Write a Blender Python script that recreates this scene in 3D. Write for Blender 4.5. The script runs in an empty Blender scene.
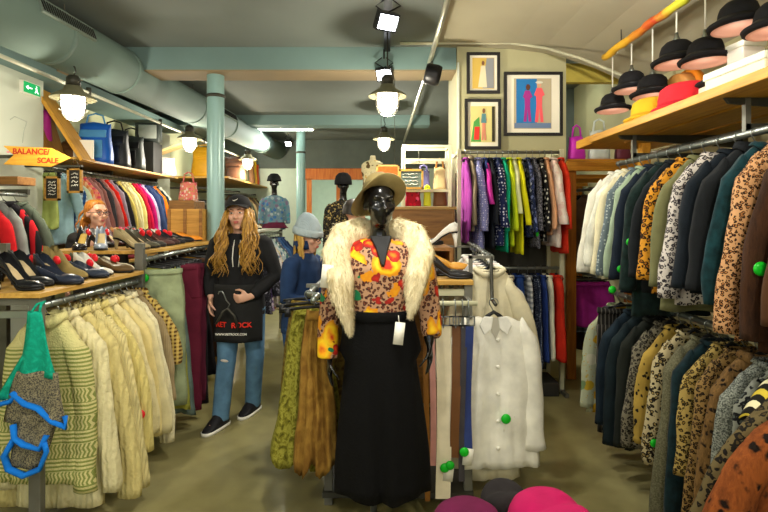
import bpy, bmesh, math, random
from mathutils import Vector, Matrix, noise as mnoise
rnd = random.Random(7)
PI = math.pi
SC = bpy.context.scene
COL = SC.collection
CAM_Z, FPX, HORIZ = 1.55, 512.0, 218.0

def at(px, py, Y):
    return Vector(((px - 384) / FPX * Y, Y, CAM_Z - (py - HORIZ) / FPX * Y))

class MB:
    """collects vertices and faces for one mesh"""
    def __init__(s):
        s.v = []; s.f = []; s.mi = []
    def add(s, vs, fs, mi=0):
        b = len(s.v)
        s.v += [tuple(v) for v in vs]
        s.f += [tuple(b + i for i in f) for f in fs]
        s.mi += [mi] * len(fs)
        return s
    def box(s, c, d, rot=None, mi=0):
        vs = []
        for sx in (-.5, .5):
            for sy in (-.5, .5):
                for sz in (-.5, .5):
                    p = Vector((sx * d[0], sy * d[1], sz * d[2]))
                    if rot is not None: p = rot @ p
                    vs.append(p + Vector(c))
        return s.add(vs, [(0, 1, 3, 2), (4, 6, 7, 5), (0, 4, 5, 1), (2, 3, 7, 6), (0, 2, 6, 4), (1, 5, 7, 3)], mi)
    def b2(s, lo, hi, mi=0):
        lo = Vector(lo); hi = Vector(hi)
        return s.box((lo + hi) / 2, hi - lo, None, mi)
    def tube(s, pts, radii, n=8, flat=1.0, mi=0, caps=True, up=None):
        pts = [Vector(p) for p in pts]
        if not hasattr(radii, '__len__'): radii = [radii] * len(pts)
        vs = []; N = len(pts)
        t0 = (pts[1] - pts[0]).normalized()
        a = Vector(up) if up else (Vector((0, 0, 1)) if abs(t0.z) < .9 else Vector((1, 0, 0)))
        u = (a - t0 * a.dot(t0)).normalized()
        for i in range(N):
            t = (pts[min(i + 1, N - 1)] - pts[max(i - 1, 0)])
            t = t.normalized() if t.length > 1e-9 else t0
            u = (u - t * u.dot(t))
            u = u.normalized() if u.length > 1e-6 else t.orthogonal().normalized()
            w = t.cross(u)
            for k in range(n):
                an = 2 * PI * k / n
                vs.append(pts[i] + u * math.cos(an) * radii[i] * flat + w * math.sin(an) * radii[i])
        fs = []
        for i in range(N - 1):
            for k in range(n):
                k2 = (k + 1) % n
                fs.append((i * n + k, i * n + k2, (i + 1) * n + k2, (i + 1) * n + k))
        if caps:
            fs.append(tuple(range(n - 1, -1, -1))); fs.append(tuple((N - 1) * n + k for k in range(n)))
        return s.add(vs, fs, mi)
    def loft(s, rings, n=20, mi=0, caps=True):
        """rings: (cx, cy, cz, rx, ry) horizontal ellipses"""
        vs = []; N = len(rings)
        for (cx, cy, cz, rx, ry) in rings:
            for k in range(n):
                an = 2 * PI * k / n
                vs.append((cx + rx * math.cos(an), cy + ry * math.sin(an), cz))
        fs = [(i * n + k, i * n + (k + 1) % n, (i + 1) * n + (k + 1) % n, (i + 1) * n + k) for i in range(N - 1) for k in range(n)]
        if caps:
            fs.append(tuple(range(n - 1, -1, -1))); fs.append(tuple((N - 1) * n + k for k in range(n)))
        return s.add(vs, fs, mi)
    def lathe(s, prof, n=24, mi=0, c=(0, 0, 0), sx=1, sy=1):
        vs = []; N = len(prof)
        for (r, z) in prof:
            for k in range(n):
                an = 2 * PI * k / n
                vs.append((c[0] + r * sx * math.cos(an), c[1] + r * sy * math.sin(an), c[2] + z))
        fs = [(i * n + k, i * n + (k + 1) % n, (i + 1) * n + (k + 1) % n, (i + 1) * n + k) for i in range(N - 1) for k in range(n)]
        return s.add(vs, fs, mi)
    def ell(s, c, r, n=14, m=9, mi=0, rot=None):
        vs = []
        for i in range(m + 1):
            th = PI * i / m
            for k in range(n):
                an = 2 * PI * k / n
                p = Vector((r[0] * math.sin(th) * math.cos(an), r[1] * math.sin(th) * math.sin(an), r[2] * math.cos(th)))
                if rot is not None: p = rot @ p
                vs.append(p + Vector(c))
        fs = [(i * n + k, (i + 1) * n + k, (i + 1) * n + (k + 1) % n, i * n + (k + 1) % n) for i in range(m) for k in range(n)]
        return s.add(vs, fs, mi)
    def prism(s, poly, y0, y1, mi=0):
        """polygon in XZ extruded along Y"""
        n = len(poly)
        vs = [(x, y0, z) for x, z in poly] + [(x, y1, z) for x, z in poly]
        fs = [tuple(range(n)), tuple(range(2 * n - 1, n - 1, -1))]
        fs += [(i, i + n, (i + 1) % n + n, (i + 1) % n) for i in range(n)]
        return s.add(vs, fs, mi)
    def grid(s, fn, nu, nv, mi=0, close=False):
        vs = [fn(i / nu, j / nv) for j in range(nv + 1) for i in range(nu + 1)]
        fs = [(j * (nu + 1) + i, j * (nu + 1) + i + 1, (j + 1) * (nu + 1) + i + 1, (j + 1) * (nu + 1) + i) for j in range(nv) for i in range(nu)]
        return s.add(vs, fs, mi)
    def xf(s, M):
        s.v = [tuple(M @ Vector(v)) for v in s.v]; return s
    def merge(s, o, M=None):
        vs = [tuple(M @ Vector(v)) for v in o.v] if M is not None else o.v
        b = len(s.v); s.v += vs; s.f += [tuple(b + i for i in f) for f in o.f]; s.mi += o.mi
        return s

def obj(name, mb, mats, parent=None, loc=None, rot=None, smooth=True, bevel=0, remesh=0, sm=0, subsurf=0, solid=0):
    me = bpy.data.meshes.new(name)
    me.from_pydata(mb.v, [], mb.f)
    mats = mats if isinstance(mats, (list, tuple)) else [mats]
    for m in mats: me.materials.append(m)
    if len(mats) > 1: me.polygons.foreach_set('material_index', mb.mi)
    bm = bmesh.new(); bm.from_mesh(me)
    bmesh.ops.remove_doubles(bm, verts=bm.verts, dist=1e-5)
    bmesh.ops.recalc_face_normals(bm, faces=bm.faces)
    bm.to_mesh(me); bm.free()
    if smooth: me.polygons.foreach_set('use_smooth', [True] * len(me.polygons))
    o = bpy.data.objects.new(name, me); COL.objects.link(o)
    if parent: o.parent = parent
    if loc is not None: o.location = loc
    if rot is not None: o.rotation_euler = rot
    if solid:
        m = o.modifiers.new('Solid', 'SOLIDIFY'); m.thickness = solid; m.offset = 0
    if remesh:
        m = o.modifiers.new('Remesh', 'REMESH'); m.mode = 'VOXEL'; m.voxel_size = remesh; m.use_smooth_shade = True
        m = o.modifiers.new('Smooth', 'SMOOTH'); m.iterations = sm or 4; m.factor = .5
    if bevel:
        m = o.modifiers.new('Bevel', 'BEVEL'); m.width = bevel; m.segments = 2; m.limit_method = 'ANGLE'
    if subsurf:
        m = o.modifiers.new('Sub', 'SUBSURF'); m.levels = subsurf; m.render_levels = subsurf
    return o

def tag(o, label, cat, group=None):
    o['label'] = label; o['category'] = cat
    if group: o['group'] = group
    return o

def thing(name, label, cat, loc=(0, 0, 0), rz=0, group=None):
    o = bpy.data.objects.new(name, None); COL.objects.link(o)
    o.empty_display_size = .05
    o.location = loc; o.rotation_euler = (0, 0, rz)
    return tag(o, label, cat, group)

def struct(name, mb, mats, parent=None, **k):
    o = obj(name, mb, mats, parent, **k)
    if not parent: o['kind'] = 'structure'
    return o

def dup(root, loc, rz=0, label=None, group=None):
    r = root.copy(); COL.objects.link(r); r.location = loc; r.rotation_euler = (0, 0, rz)
    if label: r['label'] = label
    if group: r['group'] = group
    for ch in list(root.children):
        c = ch.copy(); COL.objects.link(c); c.parent = r
        for g in list(ch.children):
            d = g.copy(); COL.objects.link(d); d.parent = c
    return r

def text(name, body, size, mat, parent, loc, rot, extrude=.001, align='CENTER', shear=0):
    cu = bpy.data.curves.new(name, 'FONT'); cu.body = body; cu.size = size; cu.extrude = extrude; cu.offset = size * .028
    cu.align_x = align; cu.align_y = 'CENTER'; cu.shear = shear
    cu.materials.append(mat)
    o = bpy.data.objects.new(name, cu); COL.objects.link(o)
    bpy.context.view_layer.update()
    me = bpy.data.meshes.new_from_object(o.evaluated_get(bpy.context.evaluated_depsgraph_get()))
    me.name = name; bpy.data.objects.remove(o)
    o = bpy.data.objects.new(name, me); COL.objects.link(o)
    o.parent = parent; o.location = loc; o.rotation_euler = rot
    return o

def ease(t): return t * t * (3 - 2 * t)
def lerp(a, b, t): return a + (b - a) * t
# ---------------------------------------------------------------- materials
def srgb(h):
    h = h.lstrip('#'); c = [int(h[i:i + 2], 16) / 255 for i in (0, 2, 4)]
    return tuple((x / 12.92 if x <= .04045 else ((x + .055) / 1.055) ** 2.4) for x in c) + (1,)
_mc = {}
class NT:
    def __init__(s, name):
        s.m = bpy.data.materials.new(name); s.m.use_nodes = True
        s.t = s.m.node_tree; s.b = s.t.nodes['Principled BSDF']; s.tc = None
    def n(s, ty, **k):
        nd = s.t.nodes.new(ty)
        for a, v in k.items(): setattr(nd, a, v)
        return nd
    def l(s, a, b): s.t.links.new(a, b)
    def co(s):
        if s.tc is None: s.tc = s.n('ShaderNodeTexCoord').outputs['Object']
        return s.tc
    def noise(s, scale, detail=3, vec=None, rough=.5):
        n = s.n('ShaderNodeTexNoise'); n.inputs['Scale'].default_value = scale; n.inputs['Detail'].default_value = detail
        n.inputs['Roughness'].default_value = rough
        s.l(vec or s.co(), n.inputs['Vector']); return n
    def math(s, op, a, b=None, clamp=False):
        n = s.n('ShaderNodeMath', operation=op); n.use_clamp = clamp
        for i, x in enumerate((a, b)):
            if x is None: continue
            if isinstance(x, (int, float)): n.inputs[i].default_value = x
            else: s.l(x, n.inputs[i])
        return n.outputs[0]
    def ramp(s, fac, stops, const=False):
        r = s.n('ShaderNodeValToRGB'); e = r.color_ramp.elements
        r.color_ramp.interpolation = 'CONSTANT' if const else 'LINEAR'
        while len(e) < len(stops): e.new(.5)
        for el, (p, c) in zip(e, stops):
            el.position = p; el.color = c if len(c) == 4 else tuple(c) + (1,)
        s.l(fac, r.inputs[0]); return r.outputs[0]
    def mix(s, fac, a, b, mode='MIX'):
        m = s.n('ShaderNodeMix', data_type='RGBA', blend_type=mode)
        for i, x in ((0, fac), (6, a), (7, b)):
            if isinstance(x, (int, float)): m.inputs[i].default_value = x
            elif isinstance(x, tuple): m.inputs[i].default_value = x
            else: s.l(x, m.inputs[i])
        return m.outputs[2]
    def scale(s, v, vec=None):
        m = s.n('ShaderNodeMapping'); m.inputs['Scale'].default_value = v
        s.l(vec or s.co(), m.inputs['Vector']); return m.outputs[0]
    def warp(s, amt, nscale, vec=None):
        vec = vec or s.co()
        n = s.noise(nscale, 2, vec)
        sub = s.n('ShaderNodeVectorMath', operation='SUBTRACT'); s.l(n.outputs['Color'], sub.inputs[0]); sub.inputs[1].default_value = (.5, .5, .5)
        sc = s.n('ShaderNodeVectorMath', operation='SCALE'); s.l(sub.outputs[0], sc.inputs[0]); sc.inputs['Scale'].default_value = amt
        ad = s.n('ShaderNodeVectorMath', operation='ADD'); s.l(vec, ad.inputs[0]); s.l(sc.outputs[0], ad.inputs[1])
        return ad.outputs[0]
    def vor(s, scale, vec=None, rand=1, feature='F1'):
        v = s.n('ShaderNodeTexVoronoi', feature=feature); v.inputs['Scale'].default_value = scale; v.inputs['Randomness'].default_value = rand
        s.l(vec or s.co(), v.inputs['Vector']); return v
    def bump(s, h, strength=.3, dist=.01):
        b = s.n('ShaderNodeBump'); b.inputs['Strength'].default_value = strength; b.inputs['Distance'].default_value = dist
        s.l(h, b.inputs['Height']); s.l(b.outputs[0], s.b.inputs['Normal'])
    def axis(s, a):
        x = s.n('ShaderNodeSeparateXYZ'); s.l(s.co(), x.inputs[0]); return x.outputs[a]
    def done(s, col, rough=.85, metal=0, spec=.3):
        if isinstance(col, tuple): s.b.inputs['Base Color'].default_value = col
        else: s.l(col, s.b.inputs['Base Color'])
        s.b.inputs['Roughness'].default_value = rough; s.b.inputs['Metallic'].default_value = metal
        s.b.inputs['Specular IOR Level'].default_value = spec
        return s.m

def shade(c, k): return tuple(min(1, x * k) for x in c[:3]) + (1,)

def plain(name, h, rough=.6, metal=0, var=.12, nscale=6, bump=0, bscale=60, spec=.3):
    key = ('plain', name, h, rough, metal)
    if key in _mc: return _mc[key]
    t = NT(name); c = srgb(h)
    col = t.ramp(t.noise(nscale, 4).outputs['Fac'], [(.3, shade(c, 1 - var)), (.7, shade(c, 1 + var))])
    if bump: t.bump(t.noise(bscale, 3).outputs['Fac'], bump, .004)
    _mc[key] = t.done(col, rough, metal, spec); return _mc[key]

def emis(name, h, strength, base='#ffffff'):
    t = NT(name); c = srgb(h)
    t.b.inputs['Emission Color'].default_value = c; t.b.inputs['Emission Strength'].default_value = strength
    return t.done(srgb(base), .4)

def wood(name, h1, h2, axis=0, sc=9, rough=.5):
    key = ('wood', name, h1, axis)
    if key in _mc: return _mc[key]
    t = NT(name)
    s = [1, 1, 1]; s = [sc * 4] * 3; s[axis] = sc * .35
    n = t.noise(1, 5, t.warp(.2, 3, t.scale(tuple(s))), .6)
    col = t.ramp(n.outputs['Fac'], [(.3, srgb(h1)), (.7, srgb(h2))])
    t.bump(n.outputs['Fac'], .2, .003)
    _mc[key] = t.done(col, rough); return _mc[key]

def cloth(pat, *cols, sc=1.0, rough=.9, bump=.25, sheen=0.0):
    """woven / knitted / printed fabric; pattern in the garment's own coordinates"""
    key = ('cloth', pat, cols, sc, rough, bump)
    if key in _mc: return _mc[key]
    t = NT('fabric_' + pat); c = [srgb(x) for x in cols]
    h = None
    if pat == 'plain':
        col = t.ramp(t.noise(14, 4).outputs['Fac'], [(.25, shade(c[0], .82)), (.75, shade(c[0], 1.12))])
    elif pat == 'fleck':
        col = t.ramp(t.noise(170 * sc, 2).outputs['Fac'], [(.4, c[0]), (.6, c[1])])
    elif pat == 'leopard':          # base, centre, ring
        v = t.vor(45 * sc, t.warp(.02 / sc, 52 * sc), 1)
        brk = t.noise(55 * sc, 1).outputs['Fac']
        d = t.math('ADD', v.outputs['Distance'], t.math('MULTIPLY', t.math('SUBTRACT', brk, .5), .35))
        col = t.ramp(d, [(0, c[1]), (.24, c[1]), (.28, c[2]), (.47, c[2]), (.52, c[0])])
        col = t.mix(t.math('MULTIPLY', t.noise(9, 2).outputs['Fac'], .35), col, c[0], 'MULTIPLY')
    elif pat == 'spots':            # base, spot
        v = t.vor(28 * sc, t.warp(.03 / sc, 30 * sc, t.scale((1, 1, .75))), 1)
        base = t.ramp(t.noise(8, 3).outputs['Fac'], [(.3, shade(c[0], .75)), (.7, shade(c[0], 1.2))])
        col = t.mix(t.ramp(v.outputs['Distance'], [(.27, (1, 1, 1)), (.33, (0, 0, 0))]), base, c[1])
    elif pat == 'dots':
        v = t.vor(34 * sc, None, .45)
        col = t.mix(t.ramp(v.outputs['Distance'], [(.27, (1, 1, 1)), (.32, (0, 0, 0))]), c[0], c[1])
    elif pat == 'floral':           # base then several blooms
        v = t.vor(13 * sc, t.warp(.05 / sc, 16 * sc), 1)
        sx = t.n('ShaderNodeSeparateColor'); t.l(v.outputs['Color'], sx.inputs[0])
        k = len(c) - 1
        pal = t.ramp(sx.outputs[0], [(i / k, c[1 + i]) for i in range(k)], True)
        col = t.mix(t.ramp(v.outputs['Distance'], [(.42, (1, 1, 1)), (.48, (0, 0, 0))]), c[0], pal)
        v2 = t.vor(42 * sc, t.warp(.02, 40), 1)
        col = t.mix(t.ramp(v2.outputs['Distance'], [(.16, (.8, .8, .8)), (.22, (0, 0, 0))]), col, c[-1])
    elif pat in ('hstripe', 'vstripe'):
        z = t.axis(2 if pat == 'hstripe' else 0)
        f = t.math('FRACT', t.math('MULTIPLY', z, 22 * sc))
        k = len(c)
        col = t.ramp(f, [(i / k, c[i]) for i in range(k)], True)
    elif pat == 'check':
        fx = t.math('GREATER_THAN', t.math('FRACT', t.math('MULTIPLY', t.axis(0), 20 * sc)), .5)
        fz = t.math('GREATER_THAN', t.math('FRACT', t.math('MULTIPLY', t.axis(2), 20 * sc)), .5)
        a = t.mix(fx, c[0], c[1]); col = t.mix(t.math('MULTIPLY', fz, .55), a, c[2])
    elif pat == 'fairisle':         # cream ground with green bands of figures
        z = t.math('MULTIPLY', t.axis(2), 1)
        zz = t.math('FRACT', t.math('MULTIPLY', z, 7.5))
        thin = t.math('GREATER_THAN', t.math('FRACT', t.math('MULTIPLY', z, 52)), .52)
        fig = t.math('GREATER_THAN', t.math('FRACT', t.math('ADD', t.math('MULTIPLY', t.axis(0), 60), t.math('MULTIPLY', t.math('PINGPONG', t.math('MULTIPLY', z, 24), .5), 1))), .5)
        m1 = t.math('LESS_THAN', zz, .5)
        m = t.math('ADD', t.math('MULTIPLY', m1, thin), t.math('MULTIPLY', t.math('SUBTRACT', 1, m1), fig))
        m = t.math('MAXIMUM', t.math('MULTIPLY', m, t.math('LESS_THAN', z, -.40)), t.math('MULTIPLY', thin, t.math('MULTIPLY', t.math('LESS_THAN', z, -.20), t.math('GREATER_THAN', z, -.40))))
        col = t.mix(m, c[0], c[1])
        h = t.math('ADD', m, t.noise(120, 2).outputs['Fac'])
    elif pat == 'cable':
        w = t.n('ShaderNodeTexWave', wave_type='BANDS', bands_direction='X', wave_profile='SIN')
        w.inputs['Scale'].default_value = 11 * sc; w.inputs['Distortion'].default_value = 2.2; w.inputs['Detail'].default_value = 1
        w.inputs['Detail Scale'].default_value = 2.5
        t.l(t.co(), w.inputs['Vector'])
        h = t.math('ADD', w.outputs['Fac'], t.math('MULTIPLY', t.noise(110, 2).outputs['Fac'], .6))
        col = t.ramp(t.noise(10, 4).outputs['Fac'], [(.25, shade(c[0], .85)), (.75, shade(c[0], 1.1))])
    elif pat == 'rib':
        w = t.n('ShaderNodeTexWave', wave_type='BANDS', bands_direction='X'); w.inputs['Scale'].default_value = 28 * sc
        t.l(t.co(), w.inputs['Vector']); h = w.outputs['Fac']
        col = t.ramp(t.noise(12, 3).outputs['Fac'], [(.25, shade(c[0], .82)), (.75, shade(c[0], 1.12))])
    elif pat == 'fur':
        n = t.noise(1, 6, t.warp(1.2, 2, t.scale((38 * sc, 38 * sc, 9 * sc))), .7)
        col = t.ramp(n.outputs['Fac'], [(.25, c[1]), (.6, c[0])])
        if len(c) > 2:
            v = t.vor(22 * sc, t.warp(.06, 24), 1)
            col = t.mix(t.ramp(v.outputs['Distance'], [(.25, (1, 1, 1)), (.4, (0, 0, 0))]), col, c[2])
        h = n.outputs['Fac']; bump = max(bump, .7)
    elif pat == 'velvet':
        col = t.ramp(t.noise(30, 5).outputs['Fac'], [(.35, shade(c[0], .7)), (.7, shade(c[0], 1.6))])
        t.b.inputs['Sheen Weight'].default_value = .08; t.b.inputs['Sheen Roughness'].default_value = .4
    elif pat == 'brocade':
        n = t.noise(26 * sc, 5, t.warp(.05, 18))
        col = t.ramp(n.outputs['Fac'], [(.34, c[0]), (.46, c[1]), (.56, c[0]), (.68, c[2])])
        h = n.outputs['Fac']
    elif pat == 'denim':
        col = t.ramp(t.noise(9, 5).outputs['Fac'], [(.3, shade(c[0], .75)), (.7, shade(c[0], 1.35))])
        h = t.noise(200, 1).outputs['Fac']
    if h is None: h = t.noise(95, 3).outputs['Fac']
    t.bump(h, bump, .010 if pat in ('cable', 'rib', 'fairisle', 'fur', 'brocade') else .005)
    _mc[key] = t.done(col, rough, 0, .2); return _mc[key]

M = {}
M['steel'] = plain('rail_steel', '#9aa19c', .32, .85, .05)
M['dark_steel'] = plain('dark_rack_steel', '#45443c', .5, .5, .15)
M['grey_steel'] = plain('grey_rack_steel', '#6f6e64', .5, .4, .15)
M['white_metal'] = plain('white_painted_metal', '#c9c8a8', .45, 0, .06)
M['black'] = plain('black_plastic', '#141416', .4, 0, .2)
M['hook'] = plain('hanger_wire', '#8d938f', .3, .9, .05)
M['white_paper'] = plain('white_card', '#ece9dc', .6, 0, .03)
M['green_tag'] = plain('green_tag_plastic', '#12b424', .35, 0, .05)
M['red_tag'] = plain('red_tag_plastic', '#e0202c', .35, 0, .05)
M['shelf_wood'] = wood('shelf_pine', '#a37a33', '#d0a552', 1)
M['shelf_wood_x'] = wood('shelf_pine_cross', '#a37a33', '#cfa550', 0)
M['orange_wood'] = wood('orange_pine', '#b56a18', '#dd9a2c', 0)
M['orange_wood_z'] = wood('orange_pine_upright', '#8a4f14', '#b8741f', 2)
M['brown_wood'] = wood('brown_board', '#6f4a22', '#a0713a', 0)
M['crate_wood'] = wood('crate_slats', '#a37532', '#cf9c4c', 0)
# ---------------------------------------------------------------- garments (local frame: rail at origin, width X, thickness Y, down -Z)
def body_shell(sh, hem, L, T, neck=.085, drop=.075, slope=.075, waist=0, folds=.012, kf=3.2, seed=0, NU=22, NV=20, scal=.006, hemT=1.15, cut=0):
    r = random.Random(seed); p1, p2, p3 = [r.uniform(0, 6.28) for _ in range(3)]
    mb = MB(); vs = []
    ring = [(-1 + 2 * i / NU, 1) for i in range(NU + 1)] + [(1 - 2 * i / NU, -1) for i in range(1, NU)]
    n = len(ring)
    for j in range(NV + 1):
        v = j / NV
        hw = lerp(sh, hem, v ** .9) - waist * math.sin(PI * min(1, v * 1.25)) * sh
        for (u, sd) in ring:
            au = abs(u)
            zt = -drop - slope * max(0, (au * sh - neck) / max(.01, sh - neck)) ** 1.25 if au * sh > neck else -drop - .022 * (1 - (au * sh / neck) ** 2) * (1 if sd < 0 else .3)
            zb = -L + scal * math.sin(u * 7 + p1) - cut * u * u
            z = lerp(zt, zb, v)
            th = T / 2 * (max(0, 1 - au ** 3.2)) ** .5 * lerp(.55 if v == 0 else .85, hemT, v)
            amp = folds * (.25 + .75 * v)
            f = amp * math.sin(u * kf * PI * .8 + p2 + .7 * math.sin(v * 3 + p3)) + amp * .5 * math.sin(u * kf * 2.1 * PI + p3 + v * 2)
            wr_ = mnoise.noise(Vector((u * hw * 13 + p1 * 9, sd * .7 + p2, z * 8))) * .011 * min(1, v * 3) + mnoise.noise(Vector((u * hw * 30 + p2 * 9, sd + p1, z * 17))) * .004
            vs.append((u * hw + (.004 * math.sin(v * 9 + p1) + .012 * v * mnoise.noise(Vector((p3, z * 7, sd)))) , sd * -th + (f + wr_) * (1 - au ** 6), z))
    fs = [(j * n + i, j * n + (i + 1) % n, (j + 1) * n + (i + 1) % n, (j + 1) * n + i) for j in range(NV) for i in range(n)]
    for base in (0, NV * n):
        for i in range(NU):
            a, b = base + i, base + i + 1
            c, d = base + (n - i - 1) % n if i + 1 <= NU else 0, base + (n - i) % n
            q = [a, b, c, d]
            q2 = []
            for x in q:
                if x not in q2: q2.append(x)
            if len(q2) >= 3: fs.append(tuple(q2))
    return mb.add(vs, fs)

def sleeve_mb(side, sh, z0, ln, T, slant=.05, w0=.068, w1=.05, fwd=0., seed=0, n=14, m=18, bell=0):
    r = random.Random(seed * 7 + side + 3); ph = r.uniform(0, 6.28); mb = MB(); vs = []
    for j in range(m + 1):
        t = j / m
        cx = side * (sh * .86 + (slant + .02) * (1 - (1 - t) ** 1.7) + .006 * math.sin(t * 7 + ph))
        cz = z0 - ln * t + (.02 if j == 0 else 0)
        cy = fwd * t * t + .008 * math.sin(t * 5 + ph)
        rx = lerp(w0, w1, t) * (1 + .025 * math.sin(t * 13 + ph)) * (1 + bell * max(0, t - .6)) * (.6 if j == 0 else 1)
        ry = min(T * .56, rx) * (1 + .04 * math.sin(t * 15 + ph * 2)) * (.6 if j == 0 else 1)
        if j == 0: rx *= .55
        for k in range(n):
            a = 2 * PI * k / n
            w_ = 1 + .17 * mnoise.noise(Vector((math.cos(a) * 1.3 + ph * 5, math.sin(a) * 1.3, t * ln * 9 + ph)))
            vs.append((cx + rx * w_ * math.cos(a), cy + ry * w_ * math.sin(a), cz + side * math.cos(a) * .03 * (1 - t) ** 6 * -1))
    fs = [(j * n + k, j * n + (k + 1) % n, (j + 1) * n + (k + 1) % n, (j + 1) * n + k) for j in range(m) for k in range(n)]
    fs += [tuple(range(n)), tuple(m * n + k for k in range(n - 1, -1, -1))]
    return mb.add(vs, fs)

def collar_mb(neck, drop, T, high=.03, lapel=.14):
    mb = MB(); n = 14; vs = []
    for j in range(3):
        for k in range(n + 1):
            a = -PI / 2 + 2 * PI * k / n
            rr = neck * (1 + .12 * (j == 1) + .25 * (j == 2))
            z = -drop + [(.004), high, .002][j] - (.05 if j == 2 else .012) * max(0, -math.sin(a)) ** 2
            vs.append((rr * math.cos(a), max(-T * .62, min(T * .62, rr * .62 * math.sin(a) * (1.15 if j == 2 else 1))), z))
    fs = [(j * (n + 1) + k, j * (n + 1) + k + 1, (j + 1) * (n + 1) + k + 1, (j + 1) * (n + 1) + k) for j in range(2) for k in range(n)]
    mb.add(vs, fs)
    return mb

def security(parent, loc, mat='green_tag', r=.022, card=True, ry=0):
    d = MB().lathe([(0, -.009), (r * .75, -.008), (r, -.002), (r, .002), (r * .75, .008), (0, .009)], 14)
    o = obj('security_tag', d, M[mat], parent, loc, (PI / 2, 0, ry))
    o['label'] = ('green' if mat == 'green_tag' else 'red') + ' round security tag'
    if card:
        c = MB().box((0, 0, 0), (.05, .003, .085))
        k = obj('price_card', c, M['white_paper'], parent, Vector(loc) + Vector((.02, .012 if ry == 0 else 0, -.03)), (0, .12, ry))
        k['label'] = 'white price card'

def garment(name, style, mat, loc, rz=0, seed=None, tagside=None, tagz=-.5, **P):
    """styles: top, coat, dress, trousers, skirt. returns its root mesh"""
    seed = rnd.randint(0, 99999) if seed is None else seed
    r = random.Random(seed)
    T = P.get('T', .062); L = P.get('L', .7); sh = P.get('sh', .215); trim = P.get('trim', mat)
    if style in ('top', 'coat'):
        P['slope'] = P.get('slope', .07) + .035; P['slant'] = P.get('slant', .05) * r.uniform(.8, 1.2) + .055
        hem0 = sh * (1.0 if style == 'top' else 1.08); sh *= .80; P['w0'] = P.get('w0', .066) * .9
        P.setdefault('hem', hem0 * r.uniform(.94, 1.06)); L *= r.uniform(.97, 1.03)
        hem = P.get('hem', sh * (1.0 if style == 'top' else 1.08))
        mb = body_shell(sh, hem, L, T, P.get('neck', .075), P.get('drop', .07), P.get('slope', .07), P.get('waist', .02), P.get('folds', .008), 3.0, seed, cut=P.get('cut', 0))
        root = obj(name, mb, mat, None, loc, (0, 0, rz))
        sl = P.get('sl', .56)
        if sl:
            for sd in (-1, 1):
                s = obj('sleeve', sleeve_mb(sd, sh, -P.get('drop', .07) - P.get('slope', .07) * .8, sl * r.uniform(.92, 1.06), T, P.get('slant', .05), P.get('w0', .066), P.get('w1', .05), r.uniform(-.012, .012), seed, bell=P.get('bell', 0)), P.get('slmat', mat), root)
        if P.get('collar', True):
            obj('collar', collar_mb(P.get('neck', .075), P.get('drop', .07), T, P.get('ch', .015 if name in ('shirt', 'blouse', 'dress', 'coat', 'jacket') else .03)), trim, root, solid=.004)
        if P.get('buttons'):
            for k in range(P.get('buttons')):
                zz = -.19 - k * (L - .3) / max(1, P['buttons'] - 1)
                obj('button', MB().lathe([(0, -.004), (.009, -.003), (.011, 0), (.009, .003), (0, .004)], 10), P.get('bmat', M['black']), root, (.012, -T * .6, zz), (PI / 2, 0, 0))
    elif style == 'dress':
        hem = P.get('hem', sh * 1.5)
        mb = body_shell(sh, hem, L, T, P.get('neck', sh * .55), P.get('drop', .06), P.get('slope', .03), P.get('waist', .12), P.get('folds', .012), 4.5, seed, scal=P.get('scal', .008), hemT=1.3)
        root = obj(name, mb, mat, None, loc, (0, 0, rz))
        st = MB()
        for sd in (-1, 1):
            st.tube([(sd * sh * .55, -.012, -.075), (sd * sh * .5, 0, -.03), (sd * sh * .55, .012, -.075)], [.008, .009, .008], 6)
        obj('shoulder_strap', st, trim, root)
    elif style == 'skirt':
        hem = P.get('hem', sh * 1.7)
        mb = body_shell(sh, hem, L, T, sh * 1.01, P.get('drop', .06), 0, 0, P.get('folds', .016), P.get('kf', 5), seed, scal=P.get('scal', .014), hemT=1.4)
        root = obj(name, mb, mat, None, loc, (0, 0, rz))
        wb = body_shell(sh * 1.02, sh * 1.02, P.get('drop', .06) + .045, T * 1.12, sh * 1.03, P.get('drop', .06) - .004, 0, 0, .002, 2, seed, 14, 2, 0)
        obj('waistband', wb, trim, root)
    elif style == 'trousers':
        mb = body_shell(sh, sh * 1.06, .06 + .25, T, sh * 1.01, .06, 0, 0, .004, 2.5, seed, scal=.0, hemT=.9)
        root = obj(name, mb, mat, None, loc, (0, 0, rz))
        for sd in (-1, 1):
            lg = MB(); vs = []; n = 14; m = 12
            for j in range(m + 1):
                t = j / m
                rx = lerp(sh * .52, P.get('leg', sh * .42), t) * (1 + .03 * math.sin(t * 17 + seed))
                ry = T * (.42 + .2 * min(1, t * 4)) * (1 + .12 * math.sin(t * 13 + seed))
                cx = sd * lerp(sh * .53, sh * .62, t)
                for k in range(n):
                    a = 2 * PI * k / n
                    vs.append((cx + rx * math.cos(a), ry * math.sin(a) + .006 * math.sin(t * 6 + sd), lerp(-.17, -L, t)))
            lg.add(vs, [(j * n + k, j * n + (k + 1) % n, (j + 1) * n + (k + 1) % n, (j + 1) * n + k) for j in range(m) for k in range(n)] + [tuple(range(n)), tuple(m * n + k for k in range(n))])
            obj('trouser_leg', lg, mat, root)
        wb = body_shell(sh * 1.015, sh * 1.015, .06 + .04, T * 1.12, sh * 1.02, .058, 0, 0, .002, 2, seed, 14, 2, 0)
        obj('waistband', wb, trim, root)
    if tagside is not None:
        if style in ('top', 'coat') and abs(tagside) == 1:
            security(root, (tagside * (sh + P.get('slant', .05) * .85 + .01), -T * .66, tagz), P.get('tagmat', 'green_tag'), P.get('tagr', .022), P.get('card', False))
        else:
            security(root, (tagside * sh, -T * .75, tagz), P.get('tagmat', 'green_tag'), P.get('tagr', .022), P.get('card', False))
    return root

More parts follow.
